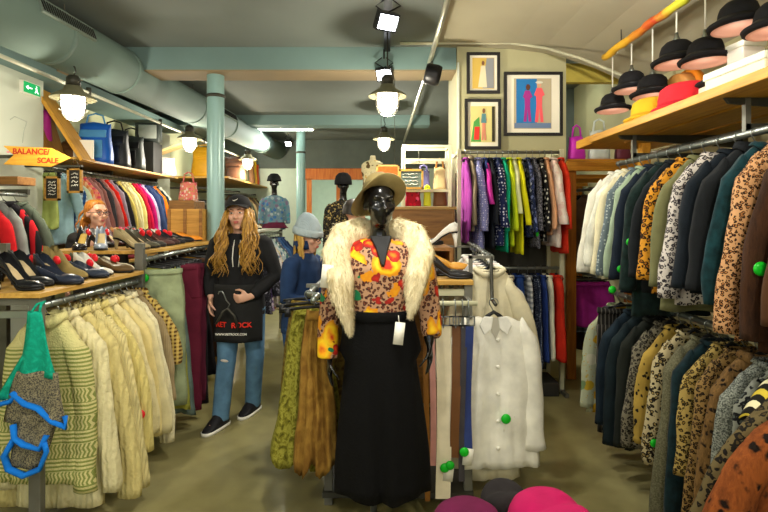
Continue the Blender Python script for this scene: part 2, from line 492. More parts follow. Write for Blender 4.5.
_hang = {}
def hanger_proto(kind='wire'):
    """root mesh = shoulder bar, child = hook"""
    mb = MB()
    if kind == 'clip':
        mb.tube([(-.17, 0, -.062), (0, 0, -.045), (.17, 0, -.062)], .008, 6)
        for s in (-1, 1): mb.box((s * .14, 0, -.075), (.028, .03, .04))
        m = M['black']
    else:
        mb.tube([(-.15, 0, -.178), (-.09, 0, -.125), (-.03, 0, -.072), (0, 0, -.052), (.03, 0, -.072), (.09, 0, -.125), (.15, 0, -.178)], [.008, .011, .011, .010, .011, .011, .008], 6)
        m = M['black']
    root = obj('clothes_hanger', mb, m)
    hk = MB(); pts = []
    for k in range(10):
        a = math.radians(-20 + k * 25)
        pts.append((.0235 * math.cos(a), 0, .0235 * math.sin(a) - .003))
    pts = pts + [(-.012, 0, -.028), (0, 0, -.052)]
    hk.tube(pts, .0028, 6)
    obj('hook', hk, M['hook'], root)
    return root
def hanger(loc, rz, label, group, kind='wire'):
    if kind not in _hang:
        o = hanger_proto(kind); _hang[kind] = o
        o.location = loc; o.rotation_euler = (0, 0, rz)
    else:
        o = dup(_hang[kind], loc, rz)
    tag(o, label, 'clothes hanger', group)
    return o

ALL_LABELS = {}
def hang(pos, rz, entries, where, group, hlabel=None, kind='wire', jitter=.05, first='front', firstword='nearest', lastword='farthest'):
    """entries: (t, desc, short, name, category, style, mat, params). pos(t) gives the point on the rail."""
    out = []
    n = len(entries)
    for i, (t, desc, short, nm, cat, style, mat, P) in enumerate(entries):
        p = Vector(pos(t)); P = dict(P)
        o = garment(nm, style, mat, p, rz + P.pop('rz', rnd.uniform(-jitter, jitter)), **P)
        if n == 1: lab = f'{desc} hanging {where}'
        elif i == 0: lab = f'{desc} beside {entries[1][2]}, {firstword} {where}'
        elif i == n - 1: lab = f'{desc} beside {entries[-2][2]}, {lastword} {where}'
        else: lab = f'{desc} between {entries[i - 1][2]} and {entries[i + 1][2]}, {where}'
        if len(lab.split()) > 16: lab = lab.rsplit(', ' + where, 1)[0]
        if len(lab.split()) > 16: lab = f'{desc} beside {entries[i - 1][2] if i else entries[1][2]}'
        w = lab.split()
        if len(w) > 16: print('LONG LABEL', len(w), lab)
        if lab in ALL_LABELS: print('DUP LABEL', lab)
        ALL_LABELS[lab] = 1
        tag(o, lab, cat, group)
        if hlabel: hanger(p, rz, hlabel[0], hlabel[1], 'clip' if style in ('trousers', 'skirt') else kind)
        out.append(o)
    return out

# ---------------------------------------------------------------- shoes
def shoe(label, group, loc, rz, mat, inner='#c9b48a', heel=.075, style='pump', tagm='red_tag', solem=None, ln=.255, tagloc=None, kk=1.12):
    mb = MB(); n = 16
    T = [0, .06, .18, .35, .5, .62, .75, .88, .96, 1]
    W = [.018, .028, .032, .030, .033, .041, .040, .030, .018, .008]
    B = [heel, heel, heel * .96, heel * .68, heel * .3, .008, .004, .006, .008, .010]
    H = [.062, .064, .055, .042, .034, .034, .040, .032, .022, .015]
    if style == 'flat': H = [.055, .056, .05, .042, .04, .042, .045, .036, .024, .015]
    if style == 'boot': H = [.12, .125, .125, .12, .085, .06, .052, .04, .028, .018]
    vs = []
    for t, w, b, h in zip(T, W, B, H):
        opening = .06 <= t <= (.55 if style != 'boot' else .3)
        for k in range(n):
            a = 2 * PI * k / n; c, s_ = math.cos(a), math.sin(a)
            if s_ <= 0:
                y = w * c; z = b + .012 * (1 + s_)
            else:
                y = w * c * (1 - .12 * s_)
                if opening and abs(c) < .8: z = b + .014
                elif opening: z = b + h
                else: z = b + .012 + (h - .012) * s_ ** .7
            vs.append(((t - .5) * ln, y, z))
    fs = []; mi = []
    for i in range(len(T) - 1):
        for k in range(n):
            fs.append((i * n + k, i * n + (k + 1) % n, (i + 1) * n + (k + 1) % n, (i + 1) * n + k))
            mi.append(1 if (2 <= k <= 5 and .06 <= T[i] < .5 and style != 'boot') else 0)
    fs += [tuple(range(n)), tuple((len(T) - 1) * n + k for k in range(n))]; mi += [0, 0]
    mb.v = vs; mb.f = fs; mb.mi = mi
    root = obj('shoe', mb, [mat, plain('insole', inner, .7)], None, loc, (0, 0, rz))
    sm = solem or M['black']
    sl = MB(); vs = []
    for t, w, b in zip(T, W, B):
        for y, z in ((-w, b + .006), (w, b + .006), (w, b - .004), (-w, b - .004)): vs.append(((t - .5) * ln, y * .96, z))
    sl.add(vs, [(i * 4 + k, i * 4 + (k + 1) % 4, (i + 1) * 4 + (k + 1) % 4, (i + 1) * 4 + k) for i in range(len(T) - 1) for k in range(4)] + [(0, 1, 2, 3), tuple((len(T) - 1) * 4 + k for k in range(4))])
    obj('sole', sl, sm, root)
    if heel > .025:
        hl = MB().tube([(-ln * .43, 0, heel), (-ln * .45, 0, heel * .5), (-ln * .455, 0, 0)], [.024, .011 if heel > .06 else .02, .009 if heel > .06 else .018], 10)
        obj('heel', hl, sm if heel < .06 else mat, root)
    if tagm:
        tl = tagloc or (-ln * .12, .034, heel * .7 + .05)
        k = obj('security_tag', MB().lathe([(0, -.01), (.019, -.008), (.024, 0), (.019, .008), (0, .01)], 14), M[tagm], root, tl, (PI / 2 + .3, .5, 0))
        k['label'] = 'red round security tag' if tagm == 'red_tag' else 'green round security tag'
    root.scale = (kk, kk, kk)
    return tag(root, label, 'shoe', group)

# ---------------------------------------------------------------- pendant lamp with wire cage
def pendant(name_label, rim, ztop, strength=60, k=1.0):
    t = thing('cage_pendant_lamp', name_label, 'pendant lamp', rim, 0, 'caged pendant lamps')
    sh = MB().lathe([(.03 * k, .105 * k), (.06 * k, .10 * k), (.075 * k, .065 * k), (.15 * k, .02 * k), (.168 * k, 0), (.166 * k, -.006 * k), (.145 * k, .012 * k), (.07 * k, .056 * k), (.03 * k, .06 * k)], 32)
    obj('lamp_shade', sh, plain('enamel_shade', '#7d7a60', .4, .2, .08), t)
    obj('lamp_cap', MB().lathe([(0, .19 * k), (.035 * k, .185 * k), (.052 * k, .165 * k), (.055 * k, .11 * k), (0, .10 * k)], 20), M['dark_steel'], t)
    obj('glass_dome', MB().lathe([(.088 * k, .028 * k), (.088 * k, -.02 * k), (.086 * k, -.075 * k), (.07 * k, -.125 * k), (.04 * k, -.15 * k), (0, -.158 * k)], 24), emis('lit_glass_dome', '#fff0e0', 5), t)
    pl = bpy.data.lights.new('lamp_light', 'POINT'); pl.energy = strength; pl.color = (1, .91, .72); pl.shadow_soft_size = .07
    lo = bpy.data.objects.new('lamp_light', pl); COL.objects.link(lo); lo.parent = t; lo.location = (0, 0, -.26 * k)
    cg = MB()
    for i in range(6):
        a = PI / 3 * i; c, s_ = math.cos(a), math.sin(a)
        cg.tube([(r * k * c, r * k * s_, z * k) for r, z in ((.1, .03), (.1, -.075), (.085, -.13), (.05, -.165), (0, -.176))], .004 * k, 5)
    for z, r in ((-.03, .101), (-.09, .1)):
        pts = [(r * k * math.cos(2 * PI * q / 20), r * k * math.sin(2 * PI * q / 20), z * k) for q in range(21)]
        cg.tube(pts, .004 * k, 5)
    obj('wire_cage', cg, M['grey_steel'], t)
    hk = MB().tube([(0, 0, .185 * k), (.02, 0, .22 * k), (.012, 0, .25 * k), (0, 0, .27 * k), (0, 0, ztop - rim[2])], .006, 6)
    obj('hanging_chain', hk, M['dark_steel'], t)
    return t

# ---------------------------------------------------------------- hats
def hat_prof(cr, ch, br, curl=.012, flatc=.7):
    return [(0, ch), (cr * flatc, ch * .98), (cr * .92, ch * .82), (cr, ch * .45), (cr * 1.01, 0), (br * .85, -.006), (br, curl), (br * 1.01, curl - .004), (br * .86, -.014), (cr * .98, -.008)]
def hat(name, label, loc, mat, band, cr=.085, ch=.11, br=.145, curl=.012, rot=(0, 0, 0), group=None, sy=1.18, bandm=True, crown=None):
    o = obj(name, MB().lathe(hat_prof(cr, ch, br, curl), 32, sy=sy), mat, None, loc, rot)
    if bandm: obj('hat_band', MB().lathe([(cr * 1.02, .002), (cr * 1.025, .014), (cr * 1.02, .028)], 32, sy=sy), band, o, solid=.003)
    return tag(o, label, 'hat', group)
# ---------------------------------------------------------------- the shop
XL, XR, YB, YF, ZC = -3.75, 2.45, 13.0, -2.6, 3.22
def concrete():
    t = NT('polished_concrete')
    n1 = t.noise(.8, 3, None, .5).outputs['Fac']; n2 = t.noise(7, 4).outputs['Fac']
    c = t.ramp(n1, [(.25, srgb('#706a44')), (.5, srgb('#8a8356')), (.75, srgb('#a0986e'))])
    c = t.mix(.3, c, t.ramp(n2, [(.25, srgb('#5f5632')), (.75, srgb('#a39a66'))]))
    t.bump(n2, .04, .003)
    return t.done(c, .33, 0, .45)
floor_m = concrete()
ceil_m = plain('ceiling_paint', '#6c7470', .8, 0, .06, 1.5)
wall_m = plain('pale_green_wall', '#c2c6a4', .85, 0, .05, 2, .1, 40)
pier_m = plain('white_pier_paint', '#c9cfc0', .7, 0, .03, 2)
pic_m = plain('olive_cream_plaster', '#aea983', .85, 0, .07, 3, .12, 30)
beam_m = plain('grey_green_beam', '#6d8684', .7, 0, .07, 2)
beam_low_m = plain('brown_beam_soffit', '#8a7a5e', .8, 0, .08, 2)
teal_m = plain('teal_column_paint', '#87a9a7', .35, .1, .05, 3, 0, 60, .5)
back_m = plain('back_room_wall', '#c2cfbd', .8, 0, .05)
grey_m = plain('dark_grey_wall', '#5d655e', .8, 0, .08)

struct('floor', MB().b2((XL - .1, YF, -.1), (XR + .1, YB + 2.5, 0)), floor_m, smooth=False)
struct('ceiling', MB().b2((XL - .1, YF, ZC), (XR + .1, YB + 2.5, ZC + .1)), ceil_m, smooth=False)
struct('wall_left', MB().b2((XL - .1, YF, 0), (XL, YB + 2.5, ZC)), wall_m, smooth=False)
struct('wall_right', MB().b2((XR, YF, 0), (XR + .1, YB + 2.5, ZC)), pic_m, smooth=False)
struct('wall_back', MB().b2((XL - .1, YB + 2.5, 0), (XR + .1, YB + 2.6, ZC)), back_m, smooth=False)
# unseen shop front behind the camera, its big window added for front fill
fr = MB().b2((XL - .1, YF - .1, 0), (XR + .1, YF, .45)).b2((XL - .1, YF - .1, 2.85), (XR + .1, YF, ZC))
fr.b2((XL - .1, YF - .1, .45), (XL + .25, YF, 2.85)).b2((XR - .25, YF - .1, .45), (XR + .1, YF, 2.85))
struct('wall_front', fr, pic_m, smooth=False)
wf = MB()
for x in (-3.5, -1.55, .35, 2.2): wf.b2((x - .03, YF - .08, .45), (x + .03, YF - .02, 2.85))
wf.b2((-3.5, YF - .08, .45), (2.2, YF - .02, .51)).b2((-3.5, YF - .08, 2.79), (2.2, YF - .02, 2.85))
w1 = struct('fill_window', wf, M['dark_steel'], smooth=False)
gl = NT('window_glass'); gl.b.inputs['Transmission Weight'].default_value = 1; gl.b.inputs['IOR'].default_value = 1.02
glass_m = gl.done((1, 1, 1, 1), 0)
obj('window_pane', MB().b2((-3.5, YF - .055, .5), (2.2, YF - .05, 2.8)), glass_m, w1, smooth=False)

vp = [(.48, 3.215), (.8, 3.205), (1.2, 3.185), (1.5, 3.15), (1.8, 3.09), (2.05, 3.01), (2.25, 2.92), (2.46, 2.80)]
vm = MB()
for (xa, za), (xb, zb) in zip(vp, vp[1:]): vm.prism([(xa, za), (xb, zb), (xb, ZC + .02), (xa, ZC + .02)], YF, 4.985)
struct('ceiling_vault', vm, plain('vault_plaster_lit', '#a39d86', .85, 0, .06, 1.5), smooth=False)  # vault paler than the flat ceiling: brighter light put into its colour
# beam across the room, with its brown underside
bx0, bx1 = XL, .74
struct('ceiling_beam', MB().b2((bx0, 5.0, 3.0), (bx1, 5.35, ZC)), beam_m, smooth=False)
struct('trim_1', MB().b2((bx0, 5.003, 2.985), (bx1, 5.348, 3.0)), beam_low_m, smooth=False)
struct('ceiling_beam', MB().b2((XL, 11.0, 2.62), (XR, 11.3, ZC)), grey_m, smooth=False)
struct('ceiling_beam', MB().b2((XL, 8.3, 3.06), (.74, 8.6, ZC)), beam_m, smooth=False)
# columns
def column(x, y, r, top):
    c = struct('column', MB().lathe([(r, 0), (r, top)], 28), teal_m, loc=(x, y, 0))
    obj('column_collar', MB().lathe([(r + .001, 2.76), (r + .008, 2.765), (r + .008, 2.79), (r + .001, 2.795)], 28), M['dark_steel'], c)
column(-1.70, 5.17, .085, 2.985)
column(-1.56, 9.6, .085, ZC)
# pier with the three pictures
struct('wall_pier', MB().b2((.706, 4.95, 0), (1.76, 5.6, ZC)), pic_m, smooth=False)
struct('pier_edge_highlight', MB().b2((.706, 4.935, 0), (.726, 4.951, 3.05)), pier_m, smooth=False)  # pale strip painted as the highlight along the pier's edge
# white piers along the wall
pa = struct('wall_pier', MB().b2((XL, 4.0, 0), (-3.42, 5.14, 2.92)), pier_m, smooth=False)
pb = struct('wall_pier', MB().b2((XL, 7.72, 0), (-3.42, 8.18, 2.87)), pier_m, smooth=False)
pink = plain('pink_marker', '#e58a8a', .7)
for par, y0, z0, k in ((pa, 4.72, 2.17, 1), (pb, 7.82, 2.22, .8)):
    text('lettering', '50w / 100w', .085 * k, pink, par, (-3.418, y0 + .12 * k, z0), (PI / 2, 0, PI / 2))
obj('chalk_mark', MB().tube([(-3.418, 4.68, 2.45), (-3.418, 4.74, 2.49), (-3.418, 4.9, 2.47), (-3.418, 4.86, 2.38), (-3.418, 4.84, 2.26)], .004, 5), plain('pale_grey_mark', '#aab0a6', .8), pa)
struct('trim_3', MB().b2((XL, 4.0, 2.92), (-3.2, 8.3, 3.0)), beam_m, smooth=False)
def np_z(x):
    for (xa, za), (xb, zb) in zip(vp, vp[1:]):
        if xa <= x <= xb: return lerp(za, zb, (x - xa) / (xb - xa)) - .016
    return 3.2
# vault edge pipe along the ceiling in front of the picture pier
pts = [at(400, 43, 4.85), at(440, 43, 4.85), at(475, 42, 4.85), at(510, 43, 4.8), at(545, 48, 4.75), at(580, 58, 4.6), at(612, 71, 4.45), at(640, 84, 4.3)]
pts = [Vector((p.x, p.y, min(p.z, 3.205))) for p in pts]
o = struct('trim_4', MB().tube(pts, .014, 8), plain('cable_conduit', '#a9a68c', .6))
# wood framed glass partition at the far end
fm = wood('orange_door_wood', '#b8581a', '#da8434', 2)
dp = MB()
for x in (-1.62, -.98, -.1, .55): dp.b2((x - .05, 11.05, 0), (x + .05, 11.15, 2.4))
dp.b2((-1.87, 11.05, 2.38), (.6, 11.15, 2.62))
d1 = struct('door_1', dp, fm, smooth=False)
obj('door_glass', MB().b2((-1.77, 11.09, 0.1), (.5, 11.1, 2.38)), glass_m, d1, smooth=False)
struct('wall_far', MB().b2((XL, 11.05, 0), (-1.88, 11.2, 2.62)).b2((.61, 11.05, 0), (XR, 11.2, 2.62)), back_m, smooth=False)
# yellow wall stripe to the side of the pier
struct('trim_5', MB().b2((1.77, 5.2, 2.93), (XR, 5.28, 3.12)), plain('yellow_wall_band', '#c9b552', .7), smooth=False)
struct('wall_side', MB().b2((1.76, 6.6, 0), (XR, 6.7, ZC)), grey_m, smooth=False)

# ---------------------------------------------------------------- round air duct
dm = plain('painted_duct', '#6f847d', .8, .0, .07, 1.5)
dA, dB = Vector((-2.68, 2.2, 2.965)), Vector((-2.28, 10.9, 2.985))
duct = tag(obj('air_duct', MB().tube([dA.lerp(dB, t) for t in (0, .31, .312, .64, .642, 1)], [.222, .222, .21, .205, .195, .19], 36), dm), 'long round grey-green air duct running under the ceiling', 'air duct')
for t, r in ((.2, .226), (.31, .226), (.5, .212), (.64, .21), (.86, .198)):
    p = dA.lerp(dB, t); q = dA.lerp(dB, t + .006)
    obj('duct_collar', MB().tube([p, q], r, 36), dm, duct)
def grille(t, ln, rad):
    p = dA.lerp(dB, t); d = (dB - dA).normalized()
    n = Vector((.93, -.0, .36)).normalized(); n = (n - d * n.dot(d)).normalized(); w = d.cross(n)
    R = Matrix((d, w, n)).transposed()
    g = obj('vent_grille', MB().box(p + n * (rad + .002), (ln, .12, .02), R), plain('vent_frame', '#8b9a90', .5, .2), duct, smooth=False)
    k = MB()
    for i in range(int(ln / .028)):
        k.box(p + n * (rad + .010) + d * (-ln / 2 + .025 + i * .028), (.013, .085, .012), R)
    obj('vent_slots', k, M['black'], g, smooth=False)
grille(.195, .62, .2205); grille(.60, .62, .206)
for y in (4.0, 6.4, 8.8):
    t = (y - dA.y) / (dB.y - dA.y); p = dA.lerp(dB, t)
    obj('hanger_rod', MB().tube([p + Vector((.1, 0, .19)), (p.x + .1, p.y, ZC)], .006, 6), M['grey_steel'], duct)
# cable tray under the duct that carries the lamps
tray = tag(obj('cable_tray', MB().tube([(-2.72, 2.6, 2.70), (-2.70, 10.6, 2.70)], .017, 8), plain('pale_tray', '#cfd0bd', .4, .3)), 'thin pale cable tray running along underneath the air duct', 'cable tray')
for y in (3.2, 4.7, 6.2, 7.7):
    obj('tray_clip', MB().tube([(-2.71, y, 2.68), (-2.71, y, 2.745)], .022, 8), M['dark_steel'], tray)

# ---------------------------------------------------------------- lamps
pendant('round caged lamp hanging under the air duct above the blue bag', (-2.5, 4.12, 2.51), 2.80, 26)
pendant('big caged lamp hanging between the track spotlights over the hatted mannequin', (.03, 4.5, 2.62), ZC, 50)
pendant('caged lamp hanging beside the teal column, near the brown coats', (-2.66, 7.0, 2.63), 2.76, 40)
pendant('small caged lamp hanging behind the big one, in line above the mannequin hat', (.0, 7.6, 2.72), ZC, 45)
pendant('caged lamp in the far aisle, under the tail of the duct', (-2.5, 9.4, 2.62), 2.85, 50)
# unseen lamps added behind the camera as front fill
for x, y in ((-1.6, .9), (.9, .6), (-1.5, -1.2), (1.0, -1.2)):
    pendant('unseen caged lamp added as fill behind the camera', (x, y, 2.62), ZC, 40)['group'] = 'added fill pendant lamps'

def spot_fixture(label, p, aim, power, size=.16, ang=95, track=True, color=(1, .96, .86)):
    d = (Vector(aim) - Vector(p)).normalized()
    R = d.to_track_quat('-Z', 'Y').to_matrix()
    t = thing('track_spotlight', label, 'spotlight', p, 0, 'track spotlights')
    hb = MB()
    hb.box(R @ Vector((0, 0, .03)), (size, size * .8, .05), R)
    for i in range(5): hb.box(R @ Vector((-size * .4 + i * size * .2, 0, .07)), (.008, size * .75, .04), R)
    obj('lamp_housing', hb, M['black'], t, smooth=False)
    obj('lamp_face', MB().box(R @ Vector((0, 0, .003)), (size * .86, size * .62, .006), R), emis('spot_face', '#f4f8ff', 14), t, smooth=False)
    br = MB()
    for sd in (-1, 1): br.tube([R @ Vector((sd * size * .55, 0, .03)), Vector((sd * size * .55, 0, .12)), (sd * .02, 0, .17)], .006, 6)
    br.tube([(0, 0, .16), (0, 0, ZC - .04 - p[2])], .008, 6)
    obj('mounting_bracket', br, M['black'], t)
    L = bpy.data.lights.new('spot_light', 'SPOT'); L.energy = power; L.color = color; L.spot_size = math.radians(ang); L.spot_blend = .7; L.shadow_soft_size = .06
    lo = bpy.data.objects.new('spot_light', L); COL.objects.link(lo); lo.parent = t
    lo.location = d * .03; lo.rotation_euler = d.to_track_quat('-Z', 'Y').to_euler()
    return t
tr = tag(obj('lighting_track', MB().b2((-.0, 1.2, ZC - .045), (.06, 9.6, ZC - .001)), M['black'], smooth=False), 'black ceiling track holding the bright spotlights', 'lighting track')
spot_fixture('bright black spotlight high on the track, nearer the camera', (.03, 3.62, 2.93), (1.3, 1.2, .9), 60)
spot_fixture('black spotlight on the track just beyond the brightest one', (.0, 4.95, 2.93), (-.9, 2.2, .9), 90)
spot_fixture('small distant spotlight on the track above the back rack', (.02, 6.9, 2.98), (1.2, 4.4, 1.3), 90, .12)
spot_fixture('distant spotlight shining by the second teal column', (-1.85, 9.9, 2.98), (-2.6, 7.4, 1.2), 140, .13)
spot_fixture('black spotlight on the track, hanging above the entrance', (.03, 1.5, 2.93), (-1.5, 3.3, .7), 90)
spot_fixture('black spotlight on the track, lighting the coat rails', (.03, 2.2, 2.93), (1.5, 2.7, .9), 60)
spot_fixture('unseen spotlight added to brighten the ceiling over the hats', (.9, 2.4, 2.78), (1.45, 3.6, 3.2), 90, .16, 75)  # out-of-view spot, added to brighten this side of the ceiling
# galvanised pipe with the black loudspeaker
pipe = tag(obj('ceiling_pipe', MB().tube([(.46, 2.8, 3.13), (.44, 5.0, 3.05), (.40, 7.2, 2.98), (.36, 9.3, 2.94)], .022, 10), plain('galvanised', '#b4b7a6', .35, .6)), 'galvanised pipe running along the ceiling above the loudspeaker', 'pipe')
sp = thing('loudspeaker', 'round black loudspeaker hanging from the ceiling pipe', 'loudspeaker', (.45, 4.75, 2.88))
R = Matrix.Rotation(.5, 3, 'Y') @ Matrix.Rotation(.25, 3, 'X')
obj('speaker_body', MB().lathe([(0, -.075), (.085, -.07), (.095, -.05), (.098, .04), (.085, .075), (0, .08)], 28).xf(R.to_4x4() @ Matrix.Rotation(1.3, 4, 'Y')), M['black'], sp)
obj('speaker_bracket', MB().tube([(0, 0, .05), (0, 0, .12), (-.005, .25, .18)], .008, 6), M['dark_steel'], sp)
for x, y in ((-.4, 11.6),):
    pass
# fluorescent fittings further back
def tube_light(label, c, ln, ax, power):
    t = thing('ceiling_tube_light', label, 'ceiling light', c, 0)
    d = (ln, .12, .05) if ax == 0 else (.12, ln, .05)
    obj('light_housing', MB().box((0, 0, .03), d), M['white_metal'], t, smooth=False)
    d = (ln * .95, .08, .02) if ax == 0 else (.08, ln * .95, .02)
    obj('light_tube', MB().box((0, 0, -.005), d), emis('fluorescent_tube', '#f2fff4', power), t, smooth=False)
tube_light('long white tube light across the ceiling beside the second column', (-1.9, 9.2, 3.14), 1.3, 0, 12)
tube_light('white tube light on the ceiling of the room behind the glass partition', (-.6, 12.3, 3.1), 2.2, 0, 200)
tube_light('white tube light under the ceiling above the far garment rail', (-3.0, 9.8, 3.14), 1.6, 1, 14)
tube_light('white tube light on the ceiling behind the picture pier', (1.9, 5.9, 3.14), .8, 0, 12)

# exit sign on the pier
ex = thing('exit_sign', 'green lit emergency exit sign with white arrow on white pier', 'exit sign', (-3.40, 4.92, 2.79), PI / 2)
obj('sign_box', MB().box((0, .01, 0), (.24, .05, .12)), M['white_paper'], ex, smooth=False)
obj('sign_panel', MB().box((0, -.018, 0), (.22, .008, .10)), emis('exit_green', '#0fae5c', .55, '#0a7a40'), ex, smooth=False)
ar = MB().prism([(-.005, .006), (-.06, .006), (-.06, .022), (-.095, 0), (-.06, -.022), (-.06, -.006), (-.005, -.006)], -.026, -.023)
man = MB().ell((.055, -.025, .03), (.008, .003, .008)).prism([(.04, .018), (.06, .02), (.066, -.005), (.085, -.03), (.076, -.034), (.056, -.012), (.04, -.034), (.03, -.03), (.047, -.004)], -.026, -.023)
obj('white_arrow', ar, emis('exit_white', '#eafff0', .8), ex, smooth=False)
obj('running_figure', man, emis('exit_white2', '#eafff0', .8), ex, smooth=False)

# camera, daylight from the street, exposure
cam = bpy.data.cameras.new('camera'); co = bpy.data.objects.new('camera', cam); COL.objects.link(co)
co.location = (0, 0, CAM_Z); co.rotation_euler = (PI / 2, 0, 0)
cam.sensor_width = 36; cam.lens = 36 * FPX / 768; cam.shift_y = -(256 - HORIZ) / 768
cam.clip_start = .05; SC.camera = co
w = bpy.data.worlds.new('world'); SC.world = w; w.use_nodes = True
w.node_tree.nodes['Background'].inputs[0].default_value = (.86, .95, 1, 1)
w.node_tree.nodes['Background'].inputs[1].default_value = .9
SC.view_settings.view_transform = 'Standard'; SC.view_settings.look = 'None'
SC.view_settings.gamma = 1; SC.view_settings.use_curve_mapping = False
SC.view_settings.exposure = .5
# ---------------------------------------------------------------- long double rack with the hat shelf
RX = 1.60
rk = thing('clothes_rack', 'long double hanging rack of grey steel with wooden hat shelf above', 'clothes rack', (RX, 2.5, 0))
def rack_part(name, mb, m, root, **k):
    return obj(name, mb.xf(Matrix.Translation(-root.location)), m, root, **k)
rack_part('top_rail', MB().tube([(RX, 1.2, 1.92), (RX, 3.5, 1.92)], .017, 12), M['steel'], rk)
rack_part('bottom_rail', MB().tube([(RX, 1.2, 1.03), (RX, 3.62, 1.03)], .017, 12), M['steel'], rk)
for y in (1.24, 2.26, 3.28):
    rack_part('upright_post', MB().b2((2.28, y - .02, 0), (2.32, y + .02, 2.22)), M['dark_steel'], rk, smooth=False)
    for z in (1.92, 1.03):
        rack_part('rail_bracket', MB().b2((RX - .01, y - .012, z + .014), (2.29, y + .012, z + .045)), M['dark_steel'], rk, smooth=False)
    rack_part('shelf_bracket', MB().prism([(1.5, 2.08), (2.3, 2.08), (2.3, 1.94), (2.24, 2.0), (1.52, 2.055)], y - .008, y + .008), M['dark_steel'], rk, smooth=False)
    rack_part('drop_rod', MB().b2((RX - .012, y - .012, 1.93), (RX + .012, y + .012, 2.08)), M['grey_steel'], rk, smooth=False)
rack_part('shelf_board', MB().b2((1.45, 1.1, 2.08), (1.67, 3.62, 2.125)).b2((1.70, 1.1, 2.08), (1.95, 3.62, 2.125)).b2((1.98, 1.1, 2.08), (2.27, 3.62, 2.125)), M['orange_wood'] if False else wood('orange_shelf', '#b97c1e', '#e0aa3e', 1), rk, smooth=False, bevel=.004)
rack_part('display_pipe', MB().tube([(1.86, 1.2, 1.99), (1.86, 3.55, 1.99)], .022, 12), M['steel'], rk)

def white(): return cloth('plain', '#e6e3d3')
TH = .058
up = [
 (1.66, 'green and black snakeskin print coat', 'brown suede coat', 'coat', 'coat', 'coat', cloth('leopard', '#6d7350', '#39422c', '#14170f', sc=.7), dict(L=0.84, sh=.22, T=TH)),
 (1.76, 'brown suede coat', 'suede coat', 'coat', 'coat', 'coat', cloth('plain', '#4a2f1a'), dict(L=0.82, sh=.22, T=TH)),
 (1.87, 'dark brown fur coat with big green tag', 'brown fur coat', 'fur_coat', 'coat', 'coat', cloth('fur', '#3d2413', '#170d07'), dict(L=0.86, sh=.215, T=.07, sl=.66, tagside=-1, tagz=-.55, tagr=.026)),
 (2.0, 'tan leopard print coat', 'tan leopard coat', 'coat', 'coat', 'coat', cloth('leopard', '#c79a6d', '#a8713f', '#2a1a12', sc=1.7), dict(L=0.84, sh=.215, T=.065, sl=.66)),
 (2.10, 'dark teal velvet jacket', 'teal jacket', 'jacket', 'jacket', 'top', cloth('velvet', '#0d2d33'), dict(L=0.70, sh=.215, T=.05, sl=.57)),
 (2.20, 'black wool blazer', 'black blazer', 'blazer', 'jacket', 'top', cloth('plain', '#15181b'), dict(L=0.70, sh=.22, T=TH, sl=.56, buttons=2)),
 (2.31, 'blue-black tailored jacket', 'blue-black jacket', 'jacket', 'jacket', 'top', cloth('plain', '#0f171f'), dict(L=0.70, sh=.225, T=.065, sl=.57)),
 (2.43, 'white and grey snow leopard coat', 'snow leopard coat', 'coat', 'coat', 'coat', cloth('leopard', '#c6bfb8', '#9a928c', '#2c2830', sc=1.2), dict(L=0.76, sh=.215, T=.065, sl=.58)),
 (2.54, 'olive cotton jacket with long hem', 'olive jacket', 'jacket', 'jacket', 'coat', cloth('plain', '#6b6b48'), dict(L=0.82, sh=.21, T=.05, sl=.56)),
 (2.64, 'mustard leopard coat with black spots', 'mustard leopard coat', 'coat', 'coat', 'coat', cloth('leopard', '#c58a26', '#9a5f16', '#150f0a', sc=1.0), dict(L=0.74, sh=.215, T=.065, sl=.56)),
 (2.75, 'black suit jacket', 'black suit jacket', 'jacket', 'jacket', 'top', cloth('plain', '#11161a'), dict(L=0.74, sh=.22, T=TH, sl=.57)),
 (2.86, 'black velvet coat with green tag and white card', 'black velvet coat', 'coat', 'coat', 'coat', cloth('velvet', '#10201e'), dict(L=0.89, sh=.22, T=.06, sl=.6, tagside=-1, tagz=-.5, card=True)),
 (2.97, 'navy jacket with two green tags', 'navy jacket', 'jacket', 'jacket', 'coat', cloth('plain', '#131d2a'), dict(L=0.82, sh=.215, T=.055, sl=.6, tagside=-1, tagz=-.66)),
 (3.07, 'pale sage green jacket', 'sage jacket', 'jacket', 'jacket', 'top', cloth('plain', '#93a58c'), dict(L=0.70, sh=.21, T=.05)),
 (3.16, 'grey patterned blouse', 'grey blouse', 'blouse', 'blouse', 'top', cloth('dots', '#5d6a70', '#a9b3b2', sc=1.5), dict(L=0.72, sh=.21, T=.045)),
 (3.25, 'cream linen jacket', 'cream jacket', 'jacket', 'jacket', 'top', cloth('plain', '#dad2af'), dict(L=0.76, sh=.21, T=.05)),
 (3.34, 'white denim jacket', 'white denim jacket', 'jacket', 'jacket', 'top', cloth('denim', '#dcdccd'), dict(L=0.70, sh=.21, T=.06)),
 (3.45, 'white cotton jacket with small black badge', 'white cotton jacket', 'jacket', 'jacket', 'top', cloth('plain', '#e9e6d6'), dict(L=0.74, sh=.215, T=.06)),
]
H1 = ('thin wire clothes hanger hooked on the rail under the hat shelf', 'hangers under the hat shelf')
for e in up + []: e[7]['slant'] = e[7].get('slant', .05) - .03
ups = hang(lambda t: (RX, t, 1.9175), 0, up, 'on hat-shelf rail', 'coats on the rail under the hat shelf', H1)
bg = ups[-1]
obj('chest_badge', MB().ell((-.11, -.033, -.17), (.02, .004, .014)), M['black'], bg)
security(ups[12], (-.285, -.02, -.78), 'green_tag', .022, False)

